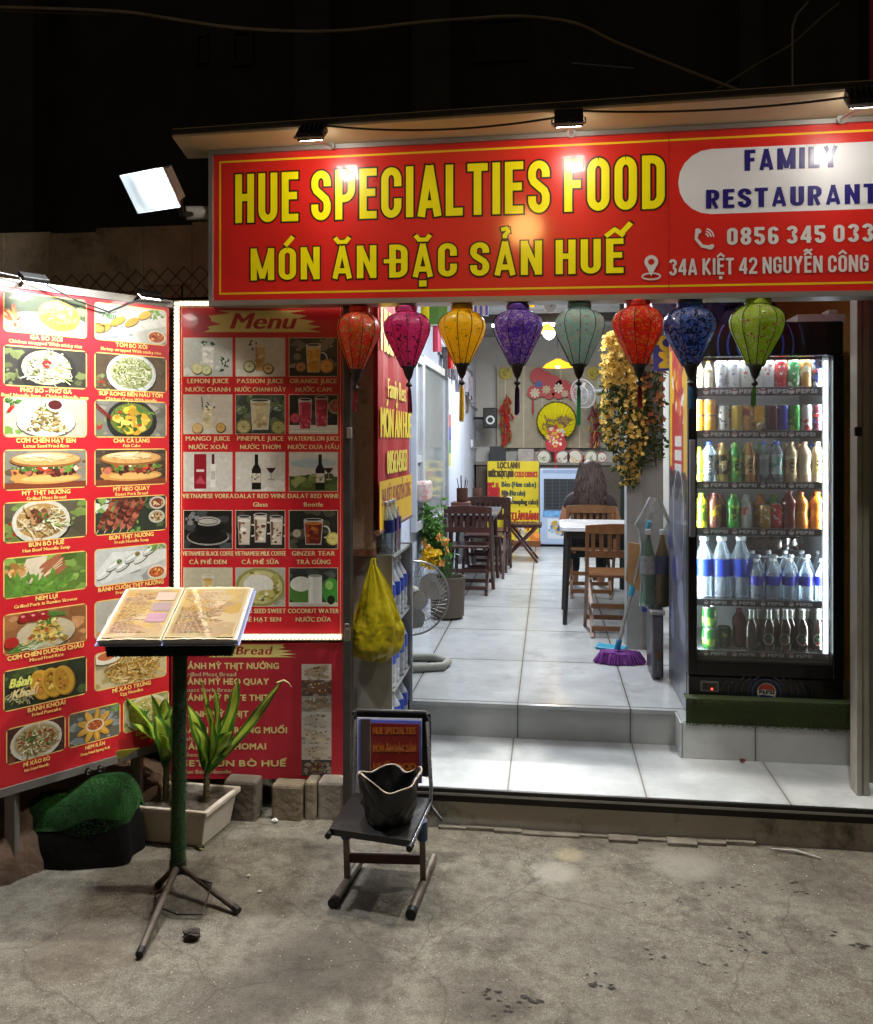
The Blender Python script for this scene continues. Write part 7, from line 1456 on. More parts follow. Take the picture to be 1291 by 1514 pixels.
r3 = [(1034, 661, .024, YGR, cm('lime', '9ab01c'), lm('lime', 'a8b81c', '4a6a1c'), 'lime green bottle at the left end of the third fridge shelf', None), (1049, 653, .033, CLR, CAPB, lm('silverblue', '9fa8ae', 'd3d8dc'), 'clear bottle with blue cap and silver label, third fridge shelf', ('REVIVE', '2a2e34')), (1069, 654, .031, M('straw_tea', '8a7a3a', .2, coat=.5, var=.2), cm('wood', 'a8845a'), lm('black_gold', '1c1a14', 'b9a04a'), 'dark labelled tea bottle on the third fridge shelf', ('TEA', 'd3c9a0')), (1088, 654, .033, GRN, cm('green', '5f9a34'), lm('green_tea', '2f7a30', '8fb84a'), 'green tea bottle with green cap on the third fridge shelf', ('TEA', '14301a')), (1108, 654, .033, AMB, cm('copper', 'a87048'), lm('amber', 'b08a5a', 'd3bb8a'), 'amber tea bottle with pale label on the third fridge shelf', ('TEA+', '1c1410')), (1129, 653, .03, CLR, CAPB, lm('greyblue', '7f8e94', 'a8b4b8'), 'grey clear bottle with dark blue cap, middle of the third fridge shelf', None), (1148, 652, .034, CLR, CAPB, lm('aqua', '9fb0b4', '3f8a7a'), 'clear bottle with blue cap and green wave label, third fridge shelf', None), (1169, 653, .033, TAN, cm('tan', 'b09a7a'), lm('tan', 'b39a70', 'd8ccb0'), 'tan tea bottle with white label on the third fridge shelf', ('TEA+', '1c1410')), (1189, 653, .033, M('peach_drink', 'b8a088', .25, coat=.5), cm('peach', 'b8a490'), lm('peach', 'b8a890', 'c9bca8'), 'peach coloured bottle on the third fridge shelf', None), (1209, 653, .033, TAN, cm('tan', ''), lm('tan2', 'b8a474', 'c9bf6a'), 'tan and yellow tea bottle at the right end of the third fridge shelf', ('TEA', '2a2018'))]
for px, yt, r, bo, ca, la, lab, tx in r3: bottle(px, 2, yt, r, bo, ca, la, lab, waist=True, txt=tx)
r4 = [(1037, 729, .03, YGR, cm('lime', ''), lm('lime', ''), 'yellow green bottle at the left end of the fourth fridge shelf', True), (1057, 729, .032, M('maroon_drink', '6a3a2a', .25, coat=.5), cm('maroon', '6a2a2a'), lm('maroon', '7a4a3a', 'b9a01c'), 'maroon and yellow bottle, second on the fourth fridge shelf', True), (1084, 730, .033, GRN, cm('green', ''), lm('green_tea', ''), 'bright green tea bottle on the fourth fridge shelf', True), (1103, 734, .029, M('milk_white', 'b9c0bc', .3, coat=.4), cm('pale_green', '9fb8a8'), lm('strawberry', 'c3bfc0', 'b83a44'), 'white yogurt drink bottle with red fruit, fourth fridge shelf', False), (1167, 726, .036, BRN, cm('maroon', ''), None, 'dark red cola bottle on the fourth fridge shelf', True), (1184, 727, .034, ORG, cm('orange', 'b8601c'), lm('orange', 'b8701c', 'd89a3a'), 'orange soda bottle left of the last one on the fourth fridge shelf', True), (1209, 727, .036, ORG, cm('orange', ''), lm('orange2', 'b8661c', 'd8a03a'), 'orange soda bottle at the right end of the fourth fridge shelf', True)]
for k in range(9): q = r3[(k * 3 + 1) % 10]; bottle(1046 + k * 19.5, 2, 656, .032, q[3], q[4], q[5], 'bottle in the second row of the third fridge shelf, half hidden by the front bottles', Y=4.31, waist=True)
for k in range(9): q = r4[(k * 3 + 1) % 7]; bottle(1046 + k * 19.5, 3, 731, .032, q[3], q[4], q[5], 'bottle in the second row of the fourth fridge shelf, half hidden by the front bottles', Y=4.31, waist=True)
for px, yt, r, bo, ca, la, lab, ws in r4: bottle(px, 3, yt, r, bo, ca, la, lab, waist=ws, txt=('TEA', '14301a') if px == 1084 else None)
for i, px in enumerate((1040, 1066, 1094)):
    for q in range(2): bottle(px + (q * 3), 4, 793, .044, WATER, CAPW, BLUE, 'large water bottle with wide blue label, fifth fridge shelf, %s row' % ('front' if q == 0 else 'back'), Y=4.245 + q * .1, grp='large water bottles in the fridge', lab_z=(.36, .64))
for q in range(3):
    for i in range(5): bottle(1118 + i * 24.5 + (q % 2) * 6 - q * 3, 4, 826 - q * 6, .031, WATER, CAPW, M('violet_blue_label', '2a2f9a', .4, var=.2, vs=40), 'small water bottle with violet blue label, fifth fridge shelf, %s row' % ['front', 'middle', 'back'][q], Y=4.22 + q * .075, grp='small water bottles in the fridge', lab_z=(.36, .58), seg=14)
FOIL = M('silver_foil', 'a8b0a8', .3, .6, var=.3, vs=40)
def beer(px, Y, lab, labelled):
    c = onY(px, 930, Y); t = thing('beer_bottle', lab, 'bottle', (c.x, Y, SHF[5]), rot=0, group='dark beer bottles on the bottom fridge shelf'); h = onY(px, 900, Y).z - SHF[5]; r = .031
    MB().lathe([(.9 * r, 0), (r, .01), (r, h * .5), (.92 * r, h * .6), (.45 * r, h * .76), (.4 * r, h * .95)], 20).build('body', DRK, t, local=True, smooth=50)
    MB().lathe([(.47 * r, h * .74), (.44 * r, h * .955), (.01, h * .956)], 16).build('neck_foil', FOIL, t, local=True, smooth=40); MB().lathe([(.46 * r, h * .957), (.46 * r, h * .99), (.36 * r, h)], 14).build('cap', CAPW, t, local=True, smooth=40)
    if labelled:
        def dr(p):
            p.ell(0, h * .3, r * .8, r * .85, 'b3bcae'); p.ell(0, h * .3 + r * .42, r * .55, r * .3, '3a7a4a'); p.text('Huda', 0, h * .27, .011, '2a3a34', al='c', bold=(.08, .05), shear=.2); p.ell(0, h * .3 - r * .5, r * .5, r * .18, '8a3a34')
        curved(t, r, dr, h)
for k, px in enumerate((1111, 1137, 1161, 1186, 1211)): beer(px, 4.22, ['dark beer bottle without a visible label, leftmost of the front row', 'dark beer bottle with round white label, second in the front row', 'dark beer bottle with round white label in the middle of the front row', 'dark beer bottle with round white label, fourth in the front row', 'dark beer bottle with round white label at the right end of the front row'][k], k > 0)
for k, px in enumerate((1123, 1148, 1170, 1194, 1213)): beer(px, 4.31, 'dark beer bottle standing in the back row of the bottom fridge shelf', False)
bottle(1093, 5, 899, .033, BRN, cm('maroon', ''), None, 'dark cola bottle between the green cans and the beer bottles', Y=4.3, waist=True)
for k in range(5):
    c = onY(1108 + k * 16, 801, 4.55); t = thing('beer_bottle', 'dark bottle lying flat at the back of the fifth fridge shelf', 'bottle', (c.x, 4.45, c.z), group='bottles lying at the back of the fridge'); b = MB(); b.lathe([(.001, 0), (.03, .002), (.033, .01), (.033, .14), (.014, .2)], 16, Matrix.Translation((0, 0, 0)) @ Matrix.Rotation(R(-90), 4, 'X')); b.build('body', DRK, t, local=True, smooth=40)
MB().box((onY(1104, 800, 4.5).x - .03, 4.44, onY(1104, 818, 4.5).z - .012), (onY(1180, 800, 4.5).x + .03, 4.68, onY(1104, 818, 4.5).z - .004)).build('bottle_rack', TIN, fr)

# ---- stickers and calendar on the fridge side, things beside the fridge
SX_ = FX0
def sv(px, py): p_ = onX(px, py, SX_); return p_.y, p_.z
p = Paint((SX_, 4.74, 0), (0, -1, 0), Z3); rnd = random.Random(5)
def sr(y0, y1, z0, z1, c): p.rect(4.74 - y1, z0, 4.74 - y0, z1, c)
zA = lambda py: EYE + (652 - py) * 4.4 / F
sr(4.13, 4.70, zA(705), zA(505), 'b01c1c'); sr(4.13, 4.24, zA(700), zA(510), 'd8b21c'); sr(4.62, 4.70, zA(690), zA(515), 'd8b21c')
for i in range(40): p.blob(4.74 - rnd.uniform(4.24, 4.6), zA(rnd.uniform(510, 630)), rnd.uniform(.015, .05), rnd.choice(['d8b21c', 'c9301c', 'e0d8c8', '8a1418', 'd86a1c']))
for i in range(3): sr(4.3, 4.52, zA(660 + i * 20), zA(645 + i * 20), 'd3d3d0')
p.text('PEPSI', 4.74 - 4.68, zA(735), .13, '1a1c24', width=.5, bold=(.1, .06)); p.ring(4.74 - 4.4, zA(765), .17, .26, .012, 'c3c8cc')
for i in range(12): p.blob(4.74 - rnd.uniform(4.15, 4.7), rnd.uniform(.5, 1.1), rnd.uniform(.03, .1), rnd.choice(['5a5f9a', '3a3f7a', '8a8fb0', '6a6f88']))
p.build('side_stickers', fr, PRINT_SHINY)
# indigo hanging banner with yellow letters behind
hb = thing('hanging_banner', 'indigo vertical banner with yellow letters between pillar and fridge', 'banner', tuple(onY(987, 545, 4.84))); p0 = onY(966, 548, 4.84); p1 = onY(1010, 430, 4.84)
MB().box((p0.x, 4.84, p0.z), (p1.x, 4.845, p1.z + .25)).build('cloth', M('indigo_cloth', '2a2c7a', .6, var=.15), hb)
p = Paint((p0.x, 4.84, p0.z), (1, 0, 0), Z3); W_ = p1.x - p0.x
p = Paint((p0.x + W_ * .86, 4.84, p0.z + .02), (0, 0, 1), (-1, 0, 0))
p.text('MÓN HUẾ', 0, .02, W_ * .52, 'd8b81c', width=.52, bold=(.09, .05)); p.build('lettering', hb)
# stacked things between pillar and fridge
xs0, xs1 = onY(957, 900, 4.95).x, FX0 - .03
bx = thing('storage_box', 'dark plastic box under the clear bag beside the fridge', 'box', ((xs0 + xs1) / 2, 4.85, FLOOR)); z_ = onY(970, 905, 4.8).z
b = MB(); b.box((xs0, 4.72, FLOOR + .01), (xs1, 4.98, z_)); b.build('body', M('smoky_plastic', '5d5a62', .4, var=.5, vs=6, col2='2a2630', coat=.3), bx, bevel=.012); MB().box((xs0 + .03, 4.712, FLOOR + .05), (xs1 - .03, 4.7195, FLOOR + .1)).build('label', M('grey_label', '9a9a98', .5, var=.3, vs=40), bx); MB().box((xs0 - .008, 4.71, z_ + .0005), (xs1 + .006, 4.985, z_ + .02)).build('lid', M('box_lid', '8a8a8c', .4), bx, bevel=.004)
for z0_, z1_ in ((FLOOR + .12, FLOOR + .16),): MB().box((xs0 + .02, 4.708, z0_), (xs1 - .02, 4.719, z1_)).build('latch', M('brown_latch', '5a3a2c', .5), bx)
cb = thing('clear_bag', 'bulging clear plastic bag of bottles on the box beside the fridge', 'bag', ((xs0 + xs1) / 2, 4.85, z_ + .021)); rnd = random.Random(6); H = onY(970, 735, 4.85).z - z_ - .021; n, rows = 28, 16; vs = []
for j in range(rows + 1):
    t_ = j / rows; r = .085 * (1 - .15 * abs(t_ - .35) * 2) if t_ < .75 else .085 * (1 - (t_ - .75) * 3.2) + .012
    for i in range(n): a = 6.283 * i / n; q = r * (1 + .09 * math.sin(a * 3 + t_ * 6) + .06 * math.sin(a * 7 - t_ * 11)); vs.append((q * math.cos(a), q * math.sin(a), H * t_))
b = MB(); b.add(vs, [(j * n + i, j * n + (i + 1) % n, (j + 1) * n + (i + 1) % n, (j + 1) * n + i) for j in range(rows) for i in range(n)]); b.build('film', glass('bag_film', 'f2f5f5', .95, .1, 'bfc6c8'), cb, local=True, smooth=80)
for k, (dx, c_, l_, lab) in enumerate(((-.036, '2f7a4a', 'c3c8cc', 'green bottle with white label inside the clear bag'), (.04, '8a6a2a', '2a2f7a', 'amber bottle with navy label inside the clear bag'))):
    t = thing('drink_bottle', lab, 'bottle', ((xs0 + xs1) / 2 + dx, 4.85, z_ + .024), group='bottles in the clear bag'); bottle_parts(.42, .038, cap=CAPW, label=M('baglabel_%d' % k, l_, .4, var=.3, vs=50), body=M('bagbottle_%d' % k, c_, .2, coat=.5), t=t)
q0 = onY(935, 862, 5.05); b = MB(); P_ = [onY(x, y, 5.06) for x, y in ((930, 802), (958, 806), (956, 832), (962, 868), (944, 874), (925, 858))]; b.prism(P_, (0, .012, 0)); b.build('cardboard_sheet', M('cardboard', '9a7a54', .85, var=.15, vs=10), lab='torn brown cardboard sheet leaning behind the mop handle', cat='cardboard')
q0 = onY(952, 878, 5.0); b = MB(); b.prism([onY(x, y, 5.03) for x, y in ((948, 876), (959, 877), (957, 905), (949, 904))], (0, .006, 0)); b.build('blue_packet', M('blue_packet', '2f4fa0', .4, var=.3, vs=30), lab='blue packet below the cardboard beside the pillar', cat='packet')
# white plastic stool top, box on the fridge, dark bag above
b = MB(); p0 = onY(1166, 474, 4.35); p1 = onY(1235, 466, 4.35); b.box((p0.x, 4.2, ZT + .0005), (p1.x, 4.5, ZT + .045)); b.box((onY(1215, 470, 4.3).x, 4.2002, ZT + .0455), (onY(1228, 470, 4.3).x, 4.3, ZT + .065)); b.build('white_box', M('white_carton', 'a8a8a2', .6, var=.1), lab='flat white box lying on top of the fridge', cat='box', bevel=.003)
bgm = thing('black_bag', 'crumpled dark purple bag stuffed on top of the fridge', 'bag', (.92, 4.5, ZT)); b = MB(); rnd = random.Random(3)
for i in range(10):
    vs = []; cxx, czz = rnd.uniform(-.3, .12), rnd.uniform(.06, .22)
    b.ball((cxx, rnd.uniform(-.05, .1), czz), (rnd.uniform(.09, .15), .09, rnd.uniform(.06, .12)), 9, 6)
o = b.build('sack', M('dark_purple_plastic', '1c1828', .35, var=.6, vs=10, col2='39325a', coat=.4, bump=.8, bs=16), bgm, local=True, smooth=25)
# mop
mp_ = thing('mop', 'purple string mop with steel handle and blue clips leaning by the pillar', 'mop', tuple(onZ(916, 978, FLOOR)))
h0 = onZ(912, 962, FLOOR + .05); h1 = onY(960, 772, 5.0); b = MB(); b.cyl(h0, h1, .011, n=12); b.build('handle', M('steel_tube', 'a5a29a', .3, .7), mp_, smooth=50)
for f in (.05, .48, .97): q = h0.lerp(h1, f); d = (h1 - h0).normalized(); MB().cyl(q - d * .03, q + d * .03, .017, n=12).build('clip', M('cyan_plastic', '2f8fb0', .4), mp_, smooth=50)
b = MB(); q = onZ(905, 960, FLOOR + .05); b.prism([q + Vector(v) for v in ((-.1, -.02, 0), (.06, -.05, -.01), (.09, .02, 0), (-.08, .05, .01))], (0, 0, .018)); b.build('head', M('cyan_plastic', ''), mp_, bevel=.006)
b = MB(); rnd = random.Random(12); c0 = onZ(916, 972, FLOOR + .03)
for i in range(330):
    a = rnd.uniform(0, 6.283); q = rnd.uniform(.02, .06); e = rnd.uniform(.75, 1.0); s0 = c0 + Vector((q * 1.4 * math.cos(a), q * .8 * math.sin(a), .03)); ex_ = c0 + Vector((.155 * e * math.cos(a) , .085 * e * math.sin(a), -.03 + .008 * rnd.random())); m_ = s0.lerp(ex_, .55) + Vector((0, 0, .022 + .012 * rnd.random()))
    b.tube([s0, m_, ex_.lerp(m_, .3), ex_], [.004, .0045, .0045, .003], 5)
b.build('mop_strings', M('purple_yarn', '55206a', .85, var=.35, vs=40, col2='7a3a92'), mp_, smooth=60)
# right-hand steel post and dark gap beside the fridge
rp = thing('door_post', 'pale steel door post at the far right of the entrance', 'door post', tuple(onY(1274, 1130, 3.72)))
x0, x1, x2 = onY(1264.5, 700, 3.72).x, onY(1274, 700, 3.72).x, onY(1284, 700, 3.72).x
b = MB(); b.box((x0, 3.70, STEP1), (x1 - .002, 3.78, 2.3)); b.box((x1 + .001, 3.705, STEP1), (x2, 3.78, 2.3)); b.build('post', M('pale_steel', '8d8b84', .5, .2, var=.2, vs=6, dirt=('5a5448', 5, .6)), rp, bevel=.003)
q = onY(1269, 638, 3.69); MB().cbox((q.x, 3.692, q.z), (.026, .012, .036)).build('latch', M('dark_latch', '2a2826', .4, .5), rp)
b = MB(); b.box((x2 + .012, 3.85, STEP1), (2.2, 3.9, 2.9)); b.build('wall', M('grey_shutter', '6a675f', .7, var=.2), lab='grey wall panel right of the pale door post', cat='wall')
# ================================================================ menu stand in the foreground
TURFD = M('pole_turf', '1f3a1e', .85, var=.35, vs=12, col2='2c4a28')
ms = thing('menu_stand', 'turf covered menu stand on a dark tripod in front of the boards', 'menu stand', tuple(onZ(262, 1312, 0)))
pb = onZ(263, 1313, 0); pb.z = 0; ptop = Vector((pb.x + .004, pb.y + .01, .86))
b = MB(); r = .026; b.cyl((pb.x, pb.y, .07), ptop, r * .92, n=16); rnd = random.Random(31)
for i in range(9000):
    t_ = rnd.random(); a = rnd.random() * 6.283; c = Vector((pb.x, pb.y, .06)).lerp(ptop, t_); d = Vector((math.cos(a), math.sin(a), 0)); q = c + d * r * .9; e = (d + Vector((rnd.gauss(0, .4), rnd.gauss(0, .4), rnd.gauss(-.2, .5)))).normalized() * rnd.uniform(.008, .013); s_ = Vector((-math.sin(a), math.cos(a), 0)) * .001; b.add([q - s_, q + s_, q + e], [(0, 1, 2)])
b.build('pole', TURFD, ms)
TRI = M('grey_brown_tube', '4d453f', .5, .3, var=.25, vs=15)
hub = Vector((pb.x, pb.y, .085))
for k, (px, py) in enumerate(((208, 1407), (349, 1344), (236, 1306))):
    f = onZ(px, py, .012); MB().cyl(hub.lerp(f, .05), f, .0105 if k else .012, n=12).build('leg', TRI, ms, smooth=50); d = (f - hub).normalized(); MB().cyl(f - d * .012, f + d * .014, .0125, n=12).build('rubber_foot', BLK, ms, smooth=40)
MB().cyl((pb.x, pb.y, .06), (pb.x, pb.y, .10), .03, n=16).build('hub', BLK, ms, smooth=40)
b = MB(); b.tube([hub + Vector((.02, -.02, -.02)), onZ(348, 1326, .05).lerp(hub, .4), onZ(300, 1352, .01), onZ(262, 1352, .01), onZ(232, 1340, .006), onZ(230, 1322, .006), onZ(250, 1312, .03)], .0032, 6); b.build('stay_wire', BLKW, ms, smooth=50)
# tray and open menu, tilted toward the reader
xa = onD(160, 947, 3.02); xb = onD(345, 947, 3.02)
tray_y = xa.y + .005
zf = .905; TL = 22
x0, x1 = xa.x, xb.x; TC = Vector(((x0 + x1) / 2, tray_y, 0)); TR_ = Matrix.Rotation(R(9), 3, 'Z')
def tp(x, u, q=0): return TC + TR_ @ (Vector((x, tray_y + u * math.cos(R(TL)) - q * math.sin(R(TL)), zf + u * math.sin(R(TL)) + q * math.cos(R(TL)))) - TC)
def tbox(mb, x0, x1, u0, u1, q0, q1): return mb.add([tp(x, u, q) for q in (q0, q1) for x, u in ((x0, u0), (x1, u0), (x1, u1), (x0, u1))], [(0, 1, 2, 3), (7, 6, 5, 4), (0, 4, 5, 1), (1, 5, 6, 2), (2, 6, 7, 3), (3, 7, 4, 0)])
b = MB(); tbox(b, x0, x1, 0, .34, -.06, -.004); rnd = random.Random(33)
for i in range(9000):
    if i < 6000: x, q = rnd.uniform(x0, x1), rnd.uniform(-.06, -.004); c = tp(x, 0, q); d = Vector((rnd.gauss(0, .5), -1, rnd.gauss(-.3, .5)))
    else: u, q = rnd.uniform(0, .34), rnd.uniform(-.06, -.004); s_ = rnd.choice((-1, 1)); c = tp(x0 if s_ < 0 else x1, u, q); d = Vector((s_, rnd.gauss(0, .5), rnd.gauss(-.3, .5)))
    d = d.normalized() * rnd.uniform(.006, .011); w = Vector((.001, .0004, .0006)); b.add([c - w, c + w, c + d], [(0, 1, 2)])
b.build('tray', M('dark_tray_turf', '16261a', .85, var=.3, vs=12, col2='22382a'), ms)
bk_ = thing('menu_book', 'open laminated menu book lying on the turf covered stand', 'menu book', tuple(tp((x0 + x1) / 2, .0, 0)))
mx = lerp(x0, x1, .46)
for k, (a_, e_, dx) in enumerate(((x0 - .014, mx - .002, -.004), (mx + .002, x1 + .016, .004))):
    b = MB()
    for j in range(4): tbox(b, a_ - (.006 * j if k == 0 else -.0) * .5, e_ + (.006 * j if k else 0) * .5 + (0.004 * (3 - j) if k else 0), -.012, .335 - .004 * j, -.0035 + j * .0045, .0004 + j * .0045)
    b.build('page_stack', M('clear_page_edges', 'a9adb8', .3, var=.2, vs=60, coat=.4), bk_)
    n = 14; vs = []; m_ = 14
    for j in range(m_ + 1):
        for i in range(n + 1): x = lerp(a_, e_, i / n); u = lerp(-.013, .325, j / m_); f_ = i / n if k == 0 else 1 - i / n; vs.append(tp(x, u, .0158 + .004 * math.sin(f_ * 3.0) + .0012 * math.sin(i * 2.1 + j * 1.3)))
    b = MB(); b.add(vs, [(j * (n + 1) + i, j * (n + 1) + i + 1, (j + 1) * (n + 1) + i + 1, (j + 1) * (n + 1) + i) for j in range(m_) for i in range(n)]); b.build('page', M('menu_paper', 'b9a98a', .2, var=.1, coat=1.0, bump=.6, bs=30), bk_, smooth=80)
    p = Paint(tp(a_, -.012, .0205), TR_ @ Vector((1, 0, 0)), tp(0, 1) - tp(0, 0)); W_, H_ = e_ - a_, .335; rnd = random.Random(40 + k); random.seed(50 + k)
    p.rect(.006, .008, W_ - .006, H_ - .012, '9a8c68'); p.rect(.012, .014, W_ - .012, H_ - .018, '8c7a50')
    p.frame(.012, .014, W_ - .024, H_ - .032); p.fr = (0, 0, 1)
    for q in range(60): p.blob(rnd.uniform(.03, W_ - .03), rnd.uniform(.03, H_ - .04), rnd.uniform(.012, .04), jit(['94783e', '867050', '967e4a', '8a7252', '948260'][q % 5], .08), .4, 10, 1.5)
    z = H_ - .045
    while z > .03:
        x = .022; ln = rnd.uniform(.5, .9) * (W_ - .05)
        while x < ln: w = rnd.uniform(.008, .022); p.rect(x, z, min(x + w, W_ - .02), z + .003, rnd.choice(['7a4a30', '5a4232', '8a6a48'])); x += w + .005
        z -= .0088
    if k == 0: [p.rect(W_ * .6, .3 * H_ + q * .07, W_ * .93, .3 * H_ + q * .07 + .055, ['8a6a78', '7a6a6a', '9a8a7a'][q]) for q in range(3)]
    p.build('page_print', bk_, PRINT_FILM)
b = MB(); tbox(b, x0 - .03, mx, -.02, .345, -.0038, -.0036 + .002); tbox(b, mx, x1 + .034, -.02, .33, -.0038, -.0018); b.build('cover', M('blue_cover', '8088b8', .35, var=.15, coat=.4), bk_)

# ================================================================ low desk chair with a black bag and menus
ch = thing('desk_chair', 'small worn school chair with black seat on steel sled runners', 'chair', tuple((onZ(493, 1343, 0) + onZ(608, 1357, 0)) / 2))
FLp, FRp, BRp, BLp = onZ(494, 1340, .0), onZ(609, 1355, .0), onZ(640, 1276, .0), onZ(531, 1282, .0)
STL = M('worn_chair_steel', '6a625a', .5, .5, var=.35, vs=14, dirt=('8a7f72', 9, .56)); BLKP = M('black_chair_vinyl', '151517', .35, var=.4, vs=10, bump=.15, bs=40)
TAPE = M('blue_tape', '2c3f66', .5, var=.4, vs=30)
SZ = .272
UPL, UPR = [], []
for k, (f, bq) in enumerate(((FLp, BLp), (FRp, BRp))):
    d = (bq - f); z = Vector((0, 0, .016)); MB().tube([f - d * .02 + z, f + z, bq + z, bq + d * .03 + z], .0155, 12).build('runner', STL, ch, smooth=50); MB().cyl(f - d * .05 + z, f + d * .03 + z, .0185, n=12).build('end_cap', BLK, ch, smooth=40)
    lp = f.lerp(bq, .52) + z; up = Vector((lp.x + .0, lp.y - .03, SZ - .02)); MB().tube([lp, up], .014, 4).build('leg', STL, ch); MB().cyl(lp.lerp(up, .7), lp.lerp(up, 1.0), .019, n=12).build('tape_wrap', TAPE, ch, smooth=50); (UPL if k == 0 else UPR).append(lp)
lp, rp_ = UPL[0], UPR[0]; MB().bar(lp + Vector((0, -.005, .085)), rp_ + Vector((0, -.005, .085)), .012, .032).build('cross_bar', M('rusty_bar_red', '4a2f28', .6, .3, var=.4, vs=14), ch)
sfl, sfr = onZ(487, 1222, SZ), onZ(607, 1240, SZ); sbr = onZ(637, 1180, SZ); sbl = onZ(523, 1172, SZ)
vs = []; n = 10
for j in range(n + 1):
    for i in range(n + 1): u, w = i / n, j / n; q = sfl.lerp(sfr, u).lerp(sbl.lerp(sbr, u), w); vs.append(q + Vector((0, 0, .012 * math.sin(u * 3.14) * math.sin(w * 3.14) - .008 * max(0, .15 - w) * 6)))
b = MB(); m_ = (n + 1) ** 2; b.add(vs + [v - Vector((0, 0, .022)) for v in vs], [(j * (n + 1) + i, j * (n + 1) + i + 1, (j + 1) * (n + 1) + i + 1, (j + 1) * (n + 1) + i) for j in range(n) for i in range(n)] + [(m_ + (j + 1) * (n + 1) + i, m_ + (j + 1) * (n + 1) + i + 1, m_ + j * (n + 1) + i + 1, m_ + j * (n + 1) + i) for j in range(n) for i in range(n)])
bd = [i for i in range(n + 1)] + [(j + 1) * (n + 1) - 1 for j in range(1, n + 1)] + [n * (n + 1) + i for i in range(n - 1, -1, -1)] + [j * (n + 1) for j in range(n - 1, 0, -1)]
b.f += [[bd[i], bd[i - 1], bd[i - 1] + m_, bd[i] + m_] for i in range(len(bd))]; b.m += [0] * len(bd); b.build('seat', BLKP, ch, smooth=50)
fr_z = Vector((0, 0, -.026)); CHR = M('chrome_tube', '9a9da3', .25, .8, var=.2)
topz = onD(578, 1050, 3.38).z; bl0 = onD(526, 1060, 3.36); br0 = onD(632, 1060, 3.33)
for a_, c_, tx in ((sfl, sbl, bl0), (sfr, sbr, br0)): MB().tube([a_ + fr_z, c_ + fr_z * .7, c_ + Vector((0, .012, .03)), Vector((tx.x, tx.y, topz - .03))], .0075, 10).build('frame_tube', CHR, ch, smooth=60); MB().cyl(a_ + fr_z - (c_ - a_) * .06, a_ + fr_z + (c_ - a_) * .04, .011, n=10).build('plug', BLK, ch, smooth=40)
bw0, bw1 = onD(521, 1100, 3.37), onD(637, 1100, 3.34); zb0 = onD(580, 1148, 3.36).z
b = MB(); n = 8; vs = []
for j in range(5):
    for i in range(n + 1): u = i / n; q = bw0.lerp(bw1, u); vs.append((q.x, q.y + .02 * math.sin(u * 3.14) - .012 * (j == 4) + .006, lerp(zb0, topz, j / 4)))
k0 = len(vs); vs += [(x, y + .014, z) for x, y, z in vs]; W1 = n + 1
fs = [(j * W1 + i, j * W1 + i + 1, (j + 1) * W1 + i + 1, (j + 1) * W1 + i) for j in range(4) for i in range(n)]; fs += [tuple(k0 + q for q in reversed(f)) for f in fs]
bd = list(range(W1)) + [(j + 1) * W1 - 1 for j in range(1, 5)] + [4 * W1 + i for i in range(n - 1, -1, -1)] + [j * W1 for j in range(3, 0, -1)]
fs += [(bd[i], bd[i - 1], bd[i - 1] + k0, bd[i] + k0) for i in range(len(bd))]; b.add(vs, fs); b.build('backrest', BLKP, ch, smooth=50, bevel=.003)
MB().tube([Vector((bw0.x + .004, bw0.y, topz - .03)), Vector((bw0.x + .02, bw0.y, topz + .004)), Vector((bw1.x - .02, bw1.y, topz + .004)), Vector((bw1.x - .004, bw1.y, topz - .03))], .007, 8).build('back_trim', M('dark_grey_trim', '3a3a3c', .4), ch, smooth=60)
MB().tube([sbr + Vector((0, 0, -.03)), sbr + Vector((.02, -.03, -.035)), sbr + Vector((.05, -.05, -.06))], .007, 8).build('lever', BLK, ch, smooth=50)
# menus leaning on the backrest
mn = thing('menu_stack', 'stack of menus with dark red cover leaning on the small chair back', 'menu', tuple(onD(578, 1165, 3.27)))
def mp2(px, py, q=0): f_ = (py - 1060) / 100; return onD(px, py, 3.325 - .045 * f_ - q)
for k, (a_, c_, y0, y1, q, mt) in enumerate(((528, 624, 1061, 1160, 0, M('white_menu', 'a3a5ac', .35, coat=.5)), (530, 623, 1064, 1160, .006, M('blue_menu', '4a56a8', .35, coat=.5)), (533, 620, 1069, 1160, .012, M('dark_red_menu', '5e1714', .3, coat=.6, var=.2)))):
    P_ = [mp2(a_, y1, q), mp2(c_, y1 - 2, q), mp2(c_, y0 + 2, q), mp2(a_, y0, q)]; b = MB(); b.prism(P_, (0, .004, 0)); b.build('menu_sheet', mt, mn)
e1 = (mp2(620, 1160, .012) - mp2(533, 1160, .012)).normalized(); e2 = (mp2(533, 1069, .012) - mp2(533, 1160, .012)).normalized(); p = Paint(mp2(533, 1160, .0125), e1, e2, lift=.001); W_ = 87 * 3.28 / F; H_ = 92 * 3.3 / F
p.rect(0, 0, W_ * .17, H_, '39302e'); p.line([(W_ * .17, 0), (W_ * .17, H_)], .002, '8a6a5a')
for t_, z in (('HUE SPECIALTIES', .77), ('MÓN ĂN ĐẶC SẢN', .5), ('HUẾ FOOD', .22)): p.text(t_, W_ * .22, z * H_, .024, '8a4a1c', width=W_ * .72, bold=(.08, .05))
p.build('lettering', mn, PRINT_FILM)
